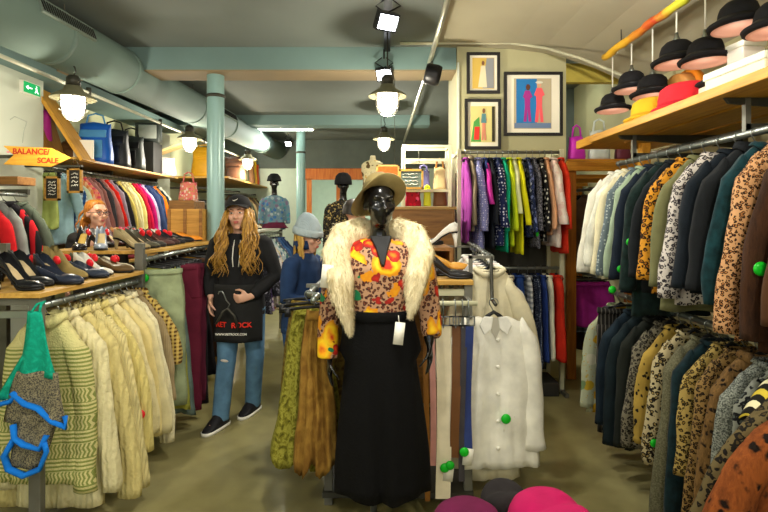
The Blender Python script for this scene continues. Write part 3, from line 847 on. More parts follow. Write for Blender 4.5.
lo = [
 (1.72, 'rust orange faux fur coat with black spots', 'rust fur coat', 'fur_coat', 'coat', 'coat', cloth('fur', '#904d20', '#4f250d', '#160c06', sc=.8), dict(L=0.97, sh=.36, hem=.44, T=.09, sl=.66, w0=.085, w1=.08, slant=.18)),
 (1.83, 'big olive leopard print coat', 'olive leopard coat', 'coat', 'coat', 'coat', cloth('leopard', '#685b3b', '#4d3f24', '#191611', sc=.8), dict(L=0.99, sh=.34, hem=.42, T=.07, sl=.66, w0=.08, w1=.08, slant=.17)),
 (1.93, 'dark brown wool dress', 'dark brown dress', 'dress', 'dress', 'coat', cloth('plain', '#2d221a'), dict(L=0.87, sh=.22, T=.05)),
 (2.01, 'black and white animal print blouse', 'animal print blouse', 'blouse', 'blouse', 'coat', cloth('leopard', '#85887e', '#4f5651', '#121416', sc=.7), dict(L=0.87, sh=.21, T=.05, sl=.7)),
 (2.09, 'grey tweed coat with green tag', 'grey tweed coat', 'coat', 'coat', 'coat', cloth('fleck', '#424742', '#8f9389'), dict(L=0.91, sh=.215, T=.055, sl=.7, tagside=-1, tagz=-.5)),
 (2.18, 'long brown spotted faux fur coat', 'brown spotted fur', 'fur_coat', 'coat', 'coat', cloth('fur', '#795b32', '#362411', '#181009', sc=1.6), dict(L=0.95, sh=.22, T=.075, sl=.68, w1=.06)),
 (2.27, 'brown and tan leopard long dress', 'tan leopard dress', 'dress', 'dress', 'coat', cloth('leopard', '#8b6f40', '#684d25', '#16110c', sc=1.5), dict(L=0.93, sh=.215, T=.05, sl=.6)),
 (2.355, 'yellow leopard cropped blouse', 'yellow leopard blouse', 'blouse', 'blouse', 'top', cloth('leopard', '#ab9454', '#856c2d', '#241e13', sc=1.3), dict(L=0.67, sh=.21, T=.05, sl=.42)),
 (2.435, 'dark teal velvet dress', 'teal velvet dress', 'dress', 'dress', 'coat', cloth('velvet', '#0b2025'), dict(L=0.87, sh=.21, T=.055, sl=.66)),
 (2.52, 'long olive-grey wool coat reaching almost to the floor', 'olive-grey coat', 'coat', 'coat', 'coat', cloth('fleck', '#4d4c37', '#66634d', sc=.8), dict(L=0.91, sh=.22, T=.075, sl=.8, w1=.065)),
 (2.64, 'cream and black leopard blouse with green tag', 'cream leopard blouse', 'blouse', 'blouse', 'top', cloth('leopard', '#b2a580', '#8d7949', '#17140f', sc=1.0), dict(L=0.73, sh=.215, T=.055, sl=.55, tagside=-1, tagz=-.62)),
 (2.75, 'yellow and black spotted shirt', 'spotted shirt', 'shirt', 'shirt', 'top', cloth('spots', '#9f843b', '#15120f', sc=1.4), dict(L=0.73, sh=.21, T=.05, sl=.5)),
 (2.86, 'grey and black snake print blouse', 'snake blouse', 'blouse', 'blouse', 'top', cloth('leopard', '#797361', '#514c3f', '#181613', sc=1.6), dict(L=0.77, sh=.21, T=.05, sl=.5)),
 (2.98, 'charcoal wool skirt suit jacket', 'charcoal jacket', 'jacket', 'jacket', 'top', cloth('plain', '#1b1f1a'), dict(L=0.83, sh=.215, T=.055, sl=.6)),
 (3.10, 'dark bottle green denim coat', 'green denim coat', 'coat', 'coat', 'coat', cloth('denim', '#142024'), dict(L=0.85, sh=.225, T=.065, sl=.62)),
 (3.22, 'dark blue denim jacket with orange seam', 'blue denim jacket', 'jacket', 'jacket', 'top', cloth('denim', '#18252f'), dict(L=0.79, sh=.22, T=.06, sl=.6)),
 (3.34, 'black pinstripe trousers', 'pinstripe trousers', 'trousers', 'trousers', 'trousers', cloth('vstripe', '#1e1c1a', '#1e1c1a', '#1e1c1a', '#5b574f', sc=2), dict(L=0.87, sh=.2, T=.05)),
 (3.46, 'yellow and white floral long blouse', 'floral blouse', 'blouse', 'blouse', 'coat', cloth('floral', '#b0b597', '#b89a2a', '#c5c2a8', '#6d865d', '#ba911f'), dict(L=0.79, sh=.215, T=.05, sl=.6)),
]
H2 = ('thin wire clothes hanger hooked on the low rail of the double rack', 'hangers on the low rail of the double rack')
for e in lo[2:]:
    e[7]['slant'] = e[7].get('slant', .05) - .05; e[7]['sl'] = max(e[7].get('sl', .56), e[7]['L'] - .17)
hang(lambda t: (RX, t, 1.0275), 0, lo, 'on low rail', 'garments on the low rail of the double rack', H2)
# striped scarf over the nearest shoulders
sc = MB()
def scf(u, v):
    a = (u - .5) * 2
    return (1.34 + .26 * u, 1.80 + v * .12, .985 - .14 * abs(a) ** 1.5 + .05 * math.sin(v * PI) - .05 * (1 - v) - .05 * (1 - u))
sc.grid(scf, 18, 8)
tag(obj('scarf', sc, cloth('vstripe', '#15140f', '#c9b23a', '#15140f', '#e0d9b0', sc=.8), solid=.02), 'yellow and black striped scarf draped over the olive leopard coat shoulders', 'scarf')

es = thing('wooden_shelf', 'second yellow wooden shelf fixed further along, beyond the hat shelf end', 'shelf', (1.95, 4.1, 2.14))
obj('shelf_board', MB().b2((-.30, -.14, 0), (.36, .3, .07)), wood('orange_shelf', '#b97c1e', '#e0aa3e', 1), es, smooth=False, bevel=.004)
obj('shelf_post', MB().b2((.05, -.13, -.24), (.12, -.06, 0)), wood('orange_shelf', '#b97c1e', '#e0aa3e', 1), es, smooth=False, bevel=.004)
obj('shelf_brace', MB().b2((.1, -.12, -.24), (.5, -.07, -.18)), wood('orange_shelf', '#b97c1e', '#e0aa3e', 1), es, smooth=False, bevel=.004)

# ---------------------------------------------------------------- hats and boxes on the shelf
SZ = 2.1255
felt = lambda h: cloth('plain', h, bump=.15)
hat('felt_hat', 'red hat with orange top lying at the shelf edge', (1.62, 2.76, SZ + .014), felt('#d92a35'), felt('#b01a2a'), .12, .13, .15, .006, (0, -.0, .2), 'hats on the wooden shelf')
hat('straw_hat', 'yellow hat on the shelf beside the red one', (1.60, 3.06, SZ + .014), felt('#e0b428'), felt('#c7961b'), .11, .12, .15, .006, (0, 0, 0), 'hats on the wooden shelf')
hat('straw_hat', 'orange straw hat on the shelf behind the yellow one', (1.80, 3.45, SZ + .014), felt('#d98a26'), felt('#a8661a'), .10, .15, .16, .006, (0, 0, 0), 'hats on the wooden shelf')
def hatbox(name, label, c, d, m, lidm, rz=0):
    t = thing(name, label, 'box', (c[0], c[1], SZ), rz)
    obj('box_body', MB().b2((-d[0] / 2, -d[1] / 2, 0), (d[0] / 2, d[1] / 2, d[2] - .03)), m, t, smooth=False, bevel=.006)
    obj('box_lid', MB().b2((-d[0] / 2 - .006, -d[1] / 2 - .006, d[2] - .035), (d[0] / 2 + .006, d[1] / 2 + .006, d[2])), lidm, t, smooth=False, bevel=.006)
    return t
cw = plain('cream_case', '#e9dcc0', .5, 0, .05); cw2 = plain('pale_case_lid', '#d9e0d2', .5, 0, .05)
hatbox('suitcase', 'cream and white box standing on the wooden shelf', (1.64, 2.24, 0), (.24, .36, .10), cw, cw2, .05)
hatbox('suitcase', 'white upright box on the shelf under the largest bowler lamp', (2.02, 2.86, 0), (.13, .12, .40), plain('white_case', '#e6e6dc', .5, 0, .04), cw2, .1)
og = thing('hand_drum', 'round orange leather case leaning at the back of the shelf', 'case', (2.05, 3.5, SZ + .222))
obj('case_body', MB().lathe([(0, -.05), (.18, -.05), (.19, -.04), (.19, .04), (.18, .05), (0, .05)], 32).xf(Matrix.Rotation(PI / 2 - .15, 4, 'Y')), plain('tan_leather', '#a8793c', .5, 0, .1), og)
obj('case_rim', MB().tube([(.0 + .192 * math.sin(.15) * math.cos(a) , .192 * math.sin(a), .192 * math.cos(a)) for a in [2 * PI * q / 32 for q in range(33)]], .03, 8), plain('orange_rim', '#e08a1c', .5, 0, .1), og)
og.name = 'hat_case'
hat('straw_hat', 'orange-brown straw hat on the shelf under the nearest bowler lamps', (1.98, 2.52, SZ + .014), felt('#d08a30'), felt('#5a3a18'), .1, .2, .17, .006, (0, 0, 0), 'hats on the wooden shelf')
hat('felt_hat', 'flat black beret-like hat on the white shelf box', (1.72, 2.53, SZ + .10), felt('#1a1a1c'), felt('#0c0c0e'), .09, .04, .15, .004, (0, 0, 0), 'hats on the wooden shelf')
hb = hatbox('hat_box', 'small pale box under the flat black hat', (1.72, 2.53, 0), (.22, .16, .084), cw2, cw, 0)

# ---------------------------------------------------------------- bowler hat lamps under the painted pole
po = MB(); n = 30
pp = [(1.9 + .006 * math.sin(q * .9), lerp(2.2, 4.42, q / n), 2.935 + .004 * math.sin(q * 1.7)) for q in range(n + 1)]
t = NT('painted_pole'); y = t.math('ADD', t.math('MULTIPLY', t.axis(1), .42), t.math('MULTIPLY', t.noise(14, 3).outputs['Fac'], .12))
cc = t.ramp(t.math('FRACT', y), [(0, srgb('#9fc02a')), (.3, srgb('#b7cf2f')), (.47, srgb('#c9bf35')), (.55, srgb('#b83a22')), (.62, srgb('#c9681f')), (.75, srgb('#d9a627')), (1, srgb('#e0b02c'))])
po.tube(pp, [.030 + .003 * math.sin(q * 2.3) for q in range(n + 1)], 14)
pole = tag(obj('painted_pole', po, t.done(cc, .5)), 'wooden pole painted yellow, red and green hanging over the bowler lamps', 'pole')
for yy in (2.6, 4.1):
    obj('hanging_wire', MB().tube([(1.9, yy, 2.95), (1.9, yy, ZC)], .005, 5), M['dark_steel'], pole)
black_felt = cloth('plain', '#17171a', bump=.2, rough=.8)
lining = plain('pink_satin_lining', '#eab9a4', .6, 0, .04)
def bowler(label, x, y, z, k=1.0):
    t = thing('bowler_hat_lamp', label, 'hat lamp', (x, y, z), 0, 'bowler hat lamps')
    pr = [(0, .142), (.03, .140), (.06, .130), (.082, .108), (.092, .075), (.096, .03), (.098, .008), (.118, .0), (.134, .006), (.140, .018), (.143, .014), (.138, -.002), (.12, -.010), (.1, -.008)]
    h = obj('hat_shade', MB().lathe([(r * k, q * k) for r, q in pr], 36, sy=1.15), black_felt, t)
    obj('hat_band', MB().lathe([(.101 * k, .014 * k), (.1025 * k, .03 * k), (.1 * k, .045 * k)], 36, sy=1.15), M['black'], h, solid=.002)
    obj('hat_lining', MB().lathe([(.122 * k, -.0105 * k), (.099 * k, -.009 * k), (.093 * k, .005 * k), (0, .012 * k)], 32, sy=1.15), lining, t)
    obj('lamp_socket', MB().lathe([(0, .19 * k), (.012, .19 * k), (.014, .165 * k), (.022, .155 * k), (.022, .12 * k), (0, .118 * k)], 16), M['hook'], t)
    hl = bpy.data.lights.new('hat_lamp_light', 'POINT'); hl.energy = .22; hl.color = (1, .88, .78); hl.shadow_soft_size = .03
    ho = bpy.data.objects.new('hat_lamp_light', hl); COL.objects.link(ho); ho.parent = t; ho.location = (0, 0, -.06)
    obj('lamp_cord', MB().tube([(0, 0, .185 * k), (0, 0, 2.90 - z)], .0055, 6), plain('white_cord', '#d9d6c8', .5), t)
bowler('smallest bowler hat lamp, last in the row, hanging lowest by the shelf end', 1.92, 4.3, 2.455)
bowler('bowler hat lamp hanging second from the far end of the row', 1.92, 3.97, 2.545)
bowler('bowler hat lamp hanging low just above the red hat', 1.92, 3.66, 2.425, 1.05)
bowler('bowler hat lamp showing its whole pink lining, hung high before the orange case', 1.92, 3.36, 2.565, 1.05)
bowler('bowler hat lamp hanging just above the cream box', 1.92, 3.06, 2.485, 1.0)
bowler('largest bowler hat lamp, hanging high over the white upright box', 1.91, 2.76, 2.58, 1.0)
bowler('bowler hat lamp at the near end of the row, over the cream box', 1.92, 2.50, 2.47)

# ---------------------------------------------------------------- wooden garment rack further back
wr = thing('wooden_rack', 'orange wooden rack with slatted top standing beyond the hat shelf', 'clothes rack', (1.7, 5.4, 0))
ow = wood('orange_pine', '#a86a1c', '#d59530', 0)
for x, y in ((1.80, 4.95), (2.38, 4.95), (1.80, 6.3), (2.38, 6.3)):
    rack_part('wooden_post', MB().b2((x - .045, y - .04, 0), (x + .045, y + .04, 2.08)), M['orange_wood_z'], wr, smooth=False, bevel=.004)
rack_part('top_board', MB().b2((1.74, 4.88, 2.0), (2.44, 4.93, 2.09)), ow, wr, smooth=False, bevel=.004)
for y in (4.95, 5.5, 6.1):
    rack_part('cross_slat', MB().b2((1.78, y, 1.93), (2.43, y + .05, 1.97)), ow, wr, smooth=False, bevel=.003)
rack_part('shelf_slat', MB().b2((1.76, 4.9, 2.095), (2.43, 5.05, 2.115)).b2((1.76, 5.12, 2.095), (2.43, 5.3, 2.115)).b2((1.76, 5.4, 2.095), (2.43, 5.6, 2.115)), ow, wr, smooth=False)
rack_part('hanging_rail', MB().tube([(2.06, 4.95, 1.84), (2.06, 6.3, 1.84)], .015, 10), M['steel'], wr)
rack_part('lower_rail', MB().tube([(2.06, 4.95, .98), (2.06, 6.3, .98)], .015, 10), M['steel'], wr)
for y in (4.95, 6.3):
    for z in (1.84, .98): rack_part('rail_support', MB().b2((1.82, y - .015, z - .03), (2.36, y + .015, z - .012)), M['dark_steel'], wr, smooth=False)
fr_ = [
 (5.12, 'brown wool coat', 'brown coat', 'coat', 'coat', 'coat', cloth('plain', '#5d4736'), dict(L=.76, sh=.21)),
 (5.26, 'black glossy jacket', 'black jacket', 'jacket', 'jacket', 'top', cloth('plain', '#1d1d1c'), dict(L=.72, sh=.2)),
 (5.40, 'taupe jacket', 'taupe jacket', 'jacket', 'jacket', 'top', cloth('plain', '#7a6a58'), dict(L=.7, sh=.21)),
 (5.55, 'dark olive patterned dress', 'olive dress', 'dress', 'dress', 'coat', cloth('leopard', '#4d4a33', '#36341f', '#15150f'), dict(L=.78, sh=.21)),
]
hang(lambda t: (2.06, t, 1.8375), 0, fr_, 'on wooden rack', 'garments on the wooden rack', ('thin wire hanger on the rail of the orange wooden rack', 'hangers on the wooden rack'))
fr2 = [
 (5.12, 'magenta satin skirt', 'magenta skirt', 'skirt', 'skirt', 'skirt', cloth('plain', '#a5288c'), dict(L=.5, sh=.19)),
 (5.26, 'blue-grey checked skirt', 'checked skirt', 'skirt', 'skirt', 'skirt', cloth('check', '#5d6a80', '#8a94a4', '#2b3244'), dict(L=.6, sh=.18)),
 (5.40, 'dark brown long skirt', 'brown skirt', 'skirt', 'skirt', 'skirt', cloth('plain', '#3d2a22'), dict(L=.8, sh=.18)),
]
hang(lambda t: (2.06, t, .9775), 0, fr2, 'under the wooden rack', 'skirts under the wooden rack', ('black clip hanger on the low rail of the orange wooden rack', 'clip hangers on the wooden rack'))
# bags on top of it
def tote(name, label, c, d, m, hm=None, rz=0, group=None, strap=.12, cat='bag'):
    t = thing(name, label, cat, c, rz, group)
    b = MB(); rings = []
    for q in range(9):
        v = q / 8
        rings.append((0, 0, v * d[2], d[0] / 2 * (1 - .12 * v + .04 * math.sin(v * 7)), d[1] / 2 * (1 - .45 * v ** 2)))
    vs = []; n = 20
    for (cx, cy, cz, rx, ry) in rings:
        for k in range(n):
            a = 2 * PI * k / n; c_, s_ = math.cos(a), math.sin(a)
            f = (abs(c_) ** 4 + abs(s_) ** 4) ** -.25
            vs.append((rx * c_ * f, ry * s_ * f, cz + .012 * math.sin(a * 3) * (cz / d[2])))
    b.add(vs, [(i * n + k, i * n + (k + 1) % n, (i + 1) * n + (k + 1) % n, (i + 1) * n + k) for i in range(8) for k in range(n)] + [tuple(range(n)), tuple(8 * n + k for k in range(n))])
    obj('bag_body', b, m, t)
    if d[0] > .22:
        pk = MB().box((0, -d[1] * .47, d[2] * .36), (d[0] * .62, .02, d[2] * .44))
        obj('bag_pocket', pk, hm or m, t, bevel=.008)
        obj('bag_flap', MB().box((0, -d[1] * .36, d[2] * .74), (d[0] * .8, .02, d[2] * .2), Matrix.Rotation(-.25, 3, 'X')), hm or m, t, bevel=.008)
    if strap: obj('bag_strap', MB().tube([(-d[0] * .3, 0, d[2] * .96), (-d[0] * .22, 0, d[2] + strap * .8), (0, 0, d[2] + strap), (d[0] * .22, 0, d[2] + strap * .8), (d[0] * .3, 0, d[2] * .96)], .01, 6), hm or m, t)
    return t
tote('handbag', 'bright magenta bag on top of the orange wooden rack', (1.88, 5.0, 2.1155), (.16, .1, .22), plain('magenta_leather', '#c22ab0', .5), rz=.2)
tote('handbag', 'pale grey bag on the wooden rack beside the magenta bag', (2.10, 5.0, 2.1155), (.2, .1, .28), plain('pale_leather', '#c5ccc6', .5))
tote('handbag', 'dark maroon bag on the wooden rack, next to the pale grey bag', (2.33, 5.0, 2.1155), (.14, .1, .2), plain('maroon_leather', '#5d1f33', .5))
# ---------------------------------------------------------------- rack under the pictures
PX0, PX1, PY = .665, 1.575, 4.56
pr = thing('clothes_rack', 'white steel double rack standing under the framed pictures', 'clothes rack', (1.12, PY, 0))
for x in (PX0, PX1):
    for y in (PY - .02, PY + .35):
        rack_part('upright_post', MB().b2((x - .017, y - .017, 0), (x + .017, y + .017, 2.16)), M['white_metal'], pr, smooth=False)
    rack_part('side_bar', MB().b2((x - .012, PY, 2.12), (x + .012, PY + .33, 2.15)), M['white_metal'], pr, smooth=False)
    rack_part('foot_bar', MB().b2((x - .015, PY - .16, .0), (x + .015, PY + .36, .035)), M['grey_steel'], pr, smooth=False)
rack_part('top_rail', MB().tube([(PX0, PY, 2.135), (PX1, PY, 2.135)], .014, 10), M['grey_steel'], pr)
rack_part('bottom_rail', MB().tube([(PX0, PY, 1.105), (PX1, PY, 1.105)], .014, 10), M['steel'], pr)
rack_part('back_panel', MB().b2((PX0 + .02, PY + .352, .1), (PX1 - .02, PY + .360, 1.98)), plain('mesh_back', '#34332b', .7), pr, smooth=False)
def X(px): return (px - 384) / 512 * PY
nd = lambda: cloth('dots', '#1e2750', '#d8d9ea', sc=1.1)
tp = [
 (X(465), 'violet blouse', 'violet blouse', 'blouse', 'blouse', 'top', cloth('plain', '#9a3f9c'), dict(L=.78)),
 (X(470), 'taupe knitted cardigan', 'taupe cardigan', 'cardigan', 'cardigan', 'top', cloth('rib', '#8a7c66'), dict(L=.7)),
 (X(477), 'long lilac blouse with white dots', 'lilac dotted blouse', 'blouse', 'blouse', 'coat', cloth('dots', '#7f80b8', '#dcdcee', sc=1.5), dict(L=.86, w0=.06, w1=.07)),
 (X(484), 'navy blouse with magenta shoulder', 'navy-magenta blouse', 'blouse', 'blouse', 'top', cloth('plain', '#27346a'), dict(L=.62, slmat=cloth('plain', '#c2339e'), sl=.3)),
 (X(489), 'black blouse with white spot', 'black spotted blouse', 'blouse', 'blouse', 'coat', cloth('plain', '#20242c'), dict(L=.84)),
 (X(496), 'navy shirt with dense white dots', 'navy dotted shirt', 'shirt', 'shirt', 'coat', nd(), dict(L=.8, w0=.066, w1=.066)),
 (X(502), 'emerald green blouse', 'emerald blouse', 'blouse', 'blouse', 'coat', cloth('plain', '#12a077'), dict(L=.88)),
 (X(508), 'lime yellow blouse', 'lime blouse', 'blouse', 'blouse', 'top', cloth('plain', '#c3d420'), dict(L=.84)),
 (X(512), 'white and lime scarf-neck shirt', 'white-lime shirt', 'shirt', 'shirt', 'top', cloth('plain', '#dfe2b4'), dict(L=.6, sl=.4)),
 (X(517), 'bright yellow dress', 'yellow dress', 'dress', 'dress', 'coat', cloth('plain', '#dcd616'), dict(L=.92, slant=.08)),
 (X(526), 'dark navy floral blouse with green tag', 'navy floral blouse', 'blouse', 'blouse', 'top', cloth('floral', '#1c2748', '#7b86b8', '#2b3b70', '#c0c4dc', sc=2), dict(L=.74, tagside=-1, tagz=-.72)),
 (X(532), 'grey and black patterned shirt', 'grey shirt', 'shirt', 'shirt', 'coat', cloth('leopard', '#7d7c86', '#55545f', '#24232b', sc=1.5), dict(L=.84)),
 (X(539), 'black blouse with white polka dots', 'polka blouse', 'blouse', 'blouse', 'coat', cloth('dots', '#191718', '#e6e0d0', sc=.75), dict(L=.8)),
 (X(544), 'peach blouse', 'peach blouse', 'blouse', 'blouse', 'top', cloth('plain', '#d8a078'), dict(L=.72)),
 (X(551), 'long white and pink blouse', 'white-pink blouse', 'blouse', 'blouse', 'coat', cloth('floral', '#ead9cd', '#efe4dc', '#e3c5bd', '#ead9cd', sc=1.2), dict(L=.82, w0=.066, w1=.075)),
 (X(559), 'bright red dress', 'red dress', 'dress', 'dress', 'coat', cloth('plain', '#e2381f'), dict(L=.88)),
]
for e in tp: e[7].update(T=.066 if 'w0' in e[7] else .036, sh=.21, folds=.004, waist=.0); e[7].setdefault('sl', .52)
hang(lambda t: (t, PY, 2.1345), PI / 2, tp, 'on picture-wall rail', 'garments on the upper rail under the pictures', ('thin wire hanger on the upper rail under the framed pictures', 'hangers on the upper rail under the pictures'), firstword='first', lastword='last', jitter=.015)
bt = [
 (X(470), 'black evening dress', 'black evening dress', 'dress', 'dress', 'coat', cloth('plain', '#1c1a1d'), dict(L=.8)),
 (X(478), 'pale pink skirt', 'pink skirt', 'skirt', 'skirt', 'coat', cloth('plain', '#c794a4'), dict(L=.7, sl=0)),
 (X(487), 'purple satin dress', 'purple dress', 'dress', 'dress', 'coat', cloth('plain', '#6d4a92'), dict(L=.8, sl=0)),
 (X(495), 'slate violet dress', 'slate dress', 'dress', 'dress', 'coat', cloth('plain', '#62638c'), dict(L=.84, sl=.3)),
 (X(502), 'white cotton dress', 'white cotton dress', 'dress', 'dress', 'coat', cloth('plain', '#dedccd'), dict(L=.84, sl=0)),
 (X(509), 'cream lace dress', 'cream lace dress', 'dress', 'dress', 'coat', cloth('dots', '#e4dcc4', '#b9b095', sc=1.5), dict(L=.86, sl=.3)),
 (X(518), 'full royal blue cocktail dress', 'royal blue dress', 'dress', 'dress', 'coat', cloth('denim', '#1f3a74'), dict(L=.74, sl=0, T=.075, hem=.26, folds=.012)),
 (X(527), 'grey-white striped dress', 'striped dress', 'dress', 'dress', 'coat', cloth('hstripe', '#c5c7c6', '#8d9094'), dict(L=.8, sl=0)),
 (X(535), 'dark dotted dress', 'dark dotted dress', 'dress', 'dress', 'coat', cloth('dots', '#20283c', '#9aa4b8', sc=1.8), dict(L=.86, sl=0)),
 (X(541), 'navy pleated dress', 'navy pleated dress', 'dress', 'dress', 'coat', cloth('rib', '#243a7a'), dict(L=.8, sl=0)),
 (X(547), 'ivory slip dress', 'ivory slip', 'dress', 'dress', 'coat', cloth('plain', '#e6e2c8'), dict(L=.76, sl=0)),
 (X(556), 'scarlet red long dress', 'scarlet dress', 'dress', 'dress', 'coat', cloth('plain', '#d8321f'), dict(L=.76, sl=0, T=.07)),
]
for e in bt: e[7].setdefault('T', .046); e[7].update(sh=.20, waist=.0); e[7].setdefault('folds', .005)
hang(lambda t: (t, PY, 1.1045), PI / 2, bt, 'on lower picture-wall rail', 'dresses on the lower rail under the pictures', ('thin wire hanger on the lower rail under the framed pictures', 'hangers on the lower rail under the pictures'), firstword='first', lastword='last', jitter=.015)
tag(obj('shoe_box', MB().b2((1.22, 4.44, .0), (1.52, 4.76, .12)), plain('dark_box', '#2c2b27', .7, 0, .2), bevel=.006, smooth=False), 'flat dark box on the floor under the red dresses', 'box')

# ---------------------------------------------------------------- framed pictures
blackf = plain('black_frame', '#1d1a18', .4); matb = plain('picture_mount', '#ebe4cf', .7, 0, .02)
def picture(label, x0, z0, x1, z1, mat_w, inner, shapes, fw=.028):
    y = 4.95
    t = thing('framed_picture', label, 'picture', ((x0 + x1) / 2, y, (z0 + z1) / 2))
    w, h = (x1 - x0) / 2, (z1 - z0) / 2
    f = MB()
    for a in ((-w, -h, w, -h + fw), (-w, h - fw, w, h), (-w, -h + fw, -w + fw, h - fw), (w - fw, -h + fw, w, h - fw)): f.b2((a[0], -.03, a[1]), (a[2], -.002, a[3]))
    obj('picture_frame', f, blackf, t, smooth=False)
    obj('picture_mount', MB().b2((-w + fw, -.014, -h + fw), (w - fw, -.006, h - fw)), matb, t, smooth=False)
    a = inner
    pp_ = obj('printed_photo', MB().b2((a[0] * w, -.017, a[1] * h), (a[2] * w, -.0145, a[3] * h)), a[4], t, smooth=False)
    lay = .0
    for (mb, m) in shapes:
        mb.v = [(v[0] * w, -.0175 - lay + v[1], v[2] * h) for v in mb.v]; lay += .0006
        obj('printed_figure', mb, m, pp_, smooth=False)
    return t
def poly(p): return MB().prism(p, -.001, 0)
def fig(x, z, s, dx=0, head=True):
    return poly([(x - .10 * s, z + .30 * s), (x - .20 * s, z + .05 * s), (x - .12 * s, z - .02 * s), (x - .11 * s, z - .35 * s), (x - .17 * s, z - .95 * s), (x - .04 * s, z - .95 * s), (x, z - .45 * s), (x + .05 * s, z - .95 * s), (x + .17 * s, z - .95 * s), (x + .11 * s, z - .35 * s), (x + .12 * s, z - .02 * s), (x + .22 * s, z + .05 * s), (x + .10 * s, z + .30 * s)])
def disc(x, z, r, ry=None): return poly([(x + r * math.cos(2 * PI * k / 12), z + (ry or r) * math.sin(2 * PI * k / 12)) for k in range(12)])
P = lambda n, h: plain('print_' + n, h, .6, 0, .05)
def Z(py, Y): return CAM_Z - (py - HORIZ) / 512 * Y
yy = 4.95
def XX(px): return (px - 384) / 512 * yy
picture('largest framed photo, two figures in purple and coral before a blue door', XX(503.5), Z(136, yy), XX(562), Z(72.5, yy), .1, (-.66, -.78, .62, .80, P('pavement', '#b5a88a')),
 [(poly([(-.58, -.62), (.12, -.62), (.12, .78), (-.58, .78)]), P('blue_door', '#1f74b4')), (poly([(-.64, -.76), (.6, -.76), (.6, -.60), (-.64, -.60)]), P('step', '#6a7fa0')),
  (fig(-.20, .18, .78), P('purple', '#a02a86')), (disc(-.18, .52, .075, .10), P('hair', '#5a3420')), (fig(.20, .24, .86), P('coral', '#ee5a62')), (disc(.2, .60, .075, .10), P('face', '#d0a080')), (disc(.2, .67, .13, .04), P('pale_hat', '#d8d4c0'))])
picture('upper small framed photo with one figure in a pale dress', XX(466.5), Z(94, yy), XX(499.5), Z(53, yy), .1, (-.66, -.76, .66, .74, P('gold_wall', '#cfae52')),
 [(poly([(-.05, -.74), (.64, -.74), (.64, .72), (.2, .72)]), P('grey_drape', '#8d8f92')), (poly([(-.14, .35), (.12, .35), (.22, -.70), (-.32, -.70)]), P('pale_dress', '#ddd3b0')), (disc(-.02, .48, .09, .11), P('head', '#7a5236'))])
picture('lower small framed photo with figure beside a green and red shape', XX(464.5), Z(149.5, yy), XX(500.5), Z(99.5, yy), .1, (-.68, -.72, .68, .72, P('yellow_wall', '#d9cd86')),
 [(poly([(-.66, -.70), (-.1, -.70), (-.2, .3), (-.5, .1)]), P('green_cloth', '#4f9a4a')), (poly([(-.5, -.62), (-.2, -.62), (-.18, -.1), (-.45, -.1)]), P('red_bag', '#d8322a')), (poly([(.5, -.70), (.66, -.70), (.66, .70), (.5, .70)]), P('dark_post', '#3a3524')), (fig(.05, .12, .8), P('coral_skirt', '#d98a70')), (poly([(-.1, .05), (.2, .05), (.16, .42), (-.06, .42)]), P('teal_top', '#5a8a90')), (disc(.05, .53, .08, .1), P('head2', '#8a5a3a'))])
# ---------------------------------------------------------------- near shoe rack with sweaters (rack A) and its continuation (rack B)
SX = -1.64
ra = thing('shoe_rack', 'grey steel rack with shoes on its wooden shelf and cream sweaters below', 'clothes rack', (-1.9, 2.95, 0))
for x in (SX, -2.55):
    for y in (2.42, 3.44):
        rack_part('upright_post', MB().b2((x - .028, y - .02, 0), (x + .028, y + .02, 1.175 if y < 3 else 1.38)), M['grey_steel'], ra, smooth=False, bevel=.003)
for z in (1.155, 1.095):
    rack_part('cross_bar', MB().b2((-2.55, 2.405, z - .016), (SX - .03, 2.435, z + .016)), M['grey_steel'] if z > 1.1 else M['steel'], ra, smooth=False)
    rack_part('cross_bar', MB().b2((-2.55, 3.425, z - .016), (SX - .03, 3.455, z + .016)), M['grey_steel'], ra, smooth=False)
rack_part('front_rail', MB().tube([(SX, 2.42, 1.13), (SX, 3.44, 1.13)], .017, 10), M['steel'], ra)
rack_part('shelf_board', MB().b2((-2.6, 2.38, 1.176), (-1.6, 3.415, 1.2)), M['shelf_wood'], ra, smooth=False, bevel=.003)
rack_part('floor_bar', MB().b2((SX - .02, 2.42, .06), (SX + .02, 3.44, .1)), M['grey_steel'], ra, smooth=False)
rb = thing('shoe_rack', 'second grey steel rack further back, shoes on top and trousers below', 'clothes rack', (-1.9, 4.4, 0))
for x in (SX - .02, -2.3):
    for y in (3.52, 5.28):
        rack_part('upright_post', MB().b2((x - .025, y - .02, 0), (x + .025, y + .02, 1.30)), M['grey_steel'], rb, smooth=False, bevel=.003)
rack_part('front_rail', MB().tube([(SX, 3.52, 1.265), (SX - .06, 5.28, 1.29)], .017, 10), M['steel'], rb)
rack_part('shelf_board', MB().b2((-2.34, 3.5, 1.302), (-1.64, 5.3, 1.326)), M['shelf_wood'], rb, smooth=False, bevel=.003)

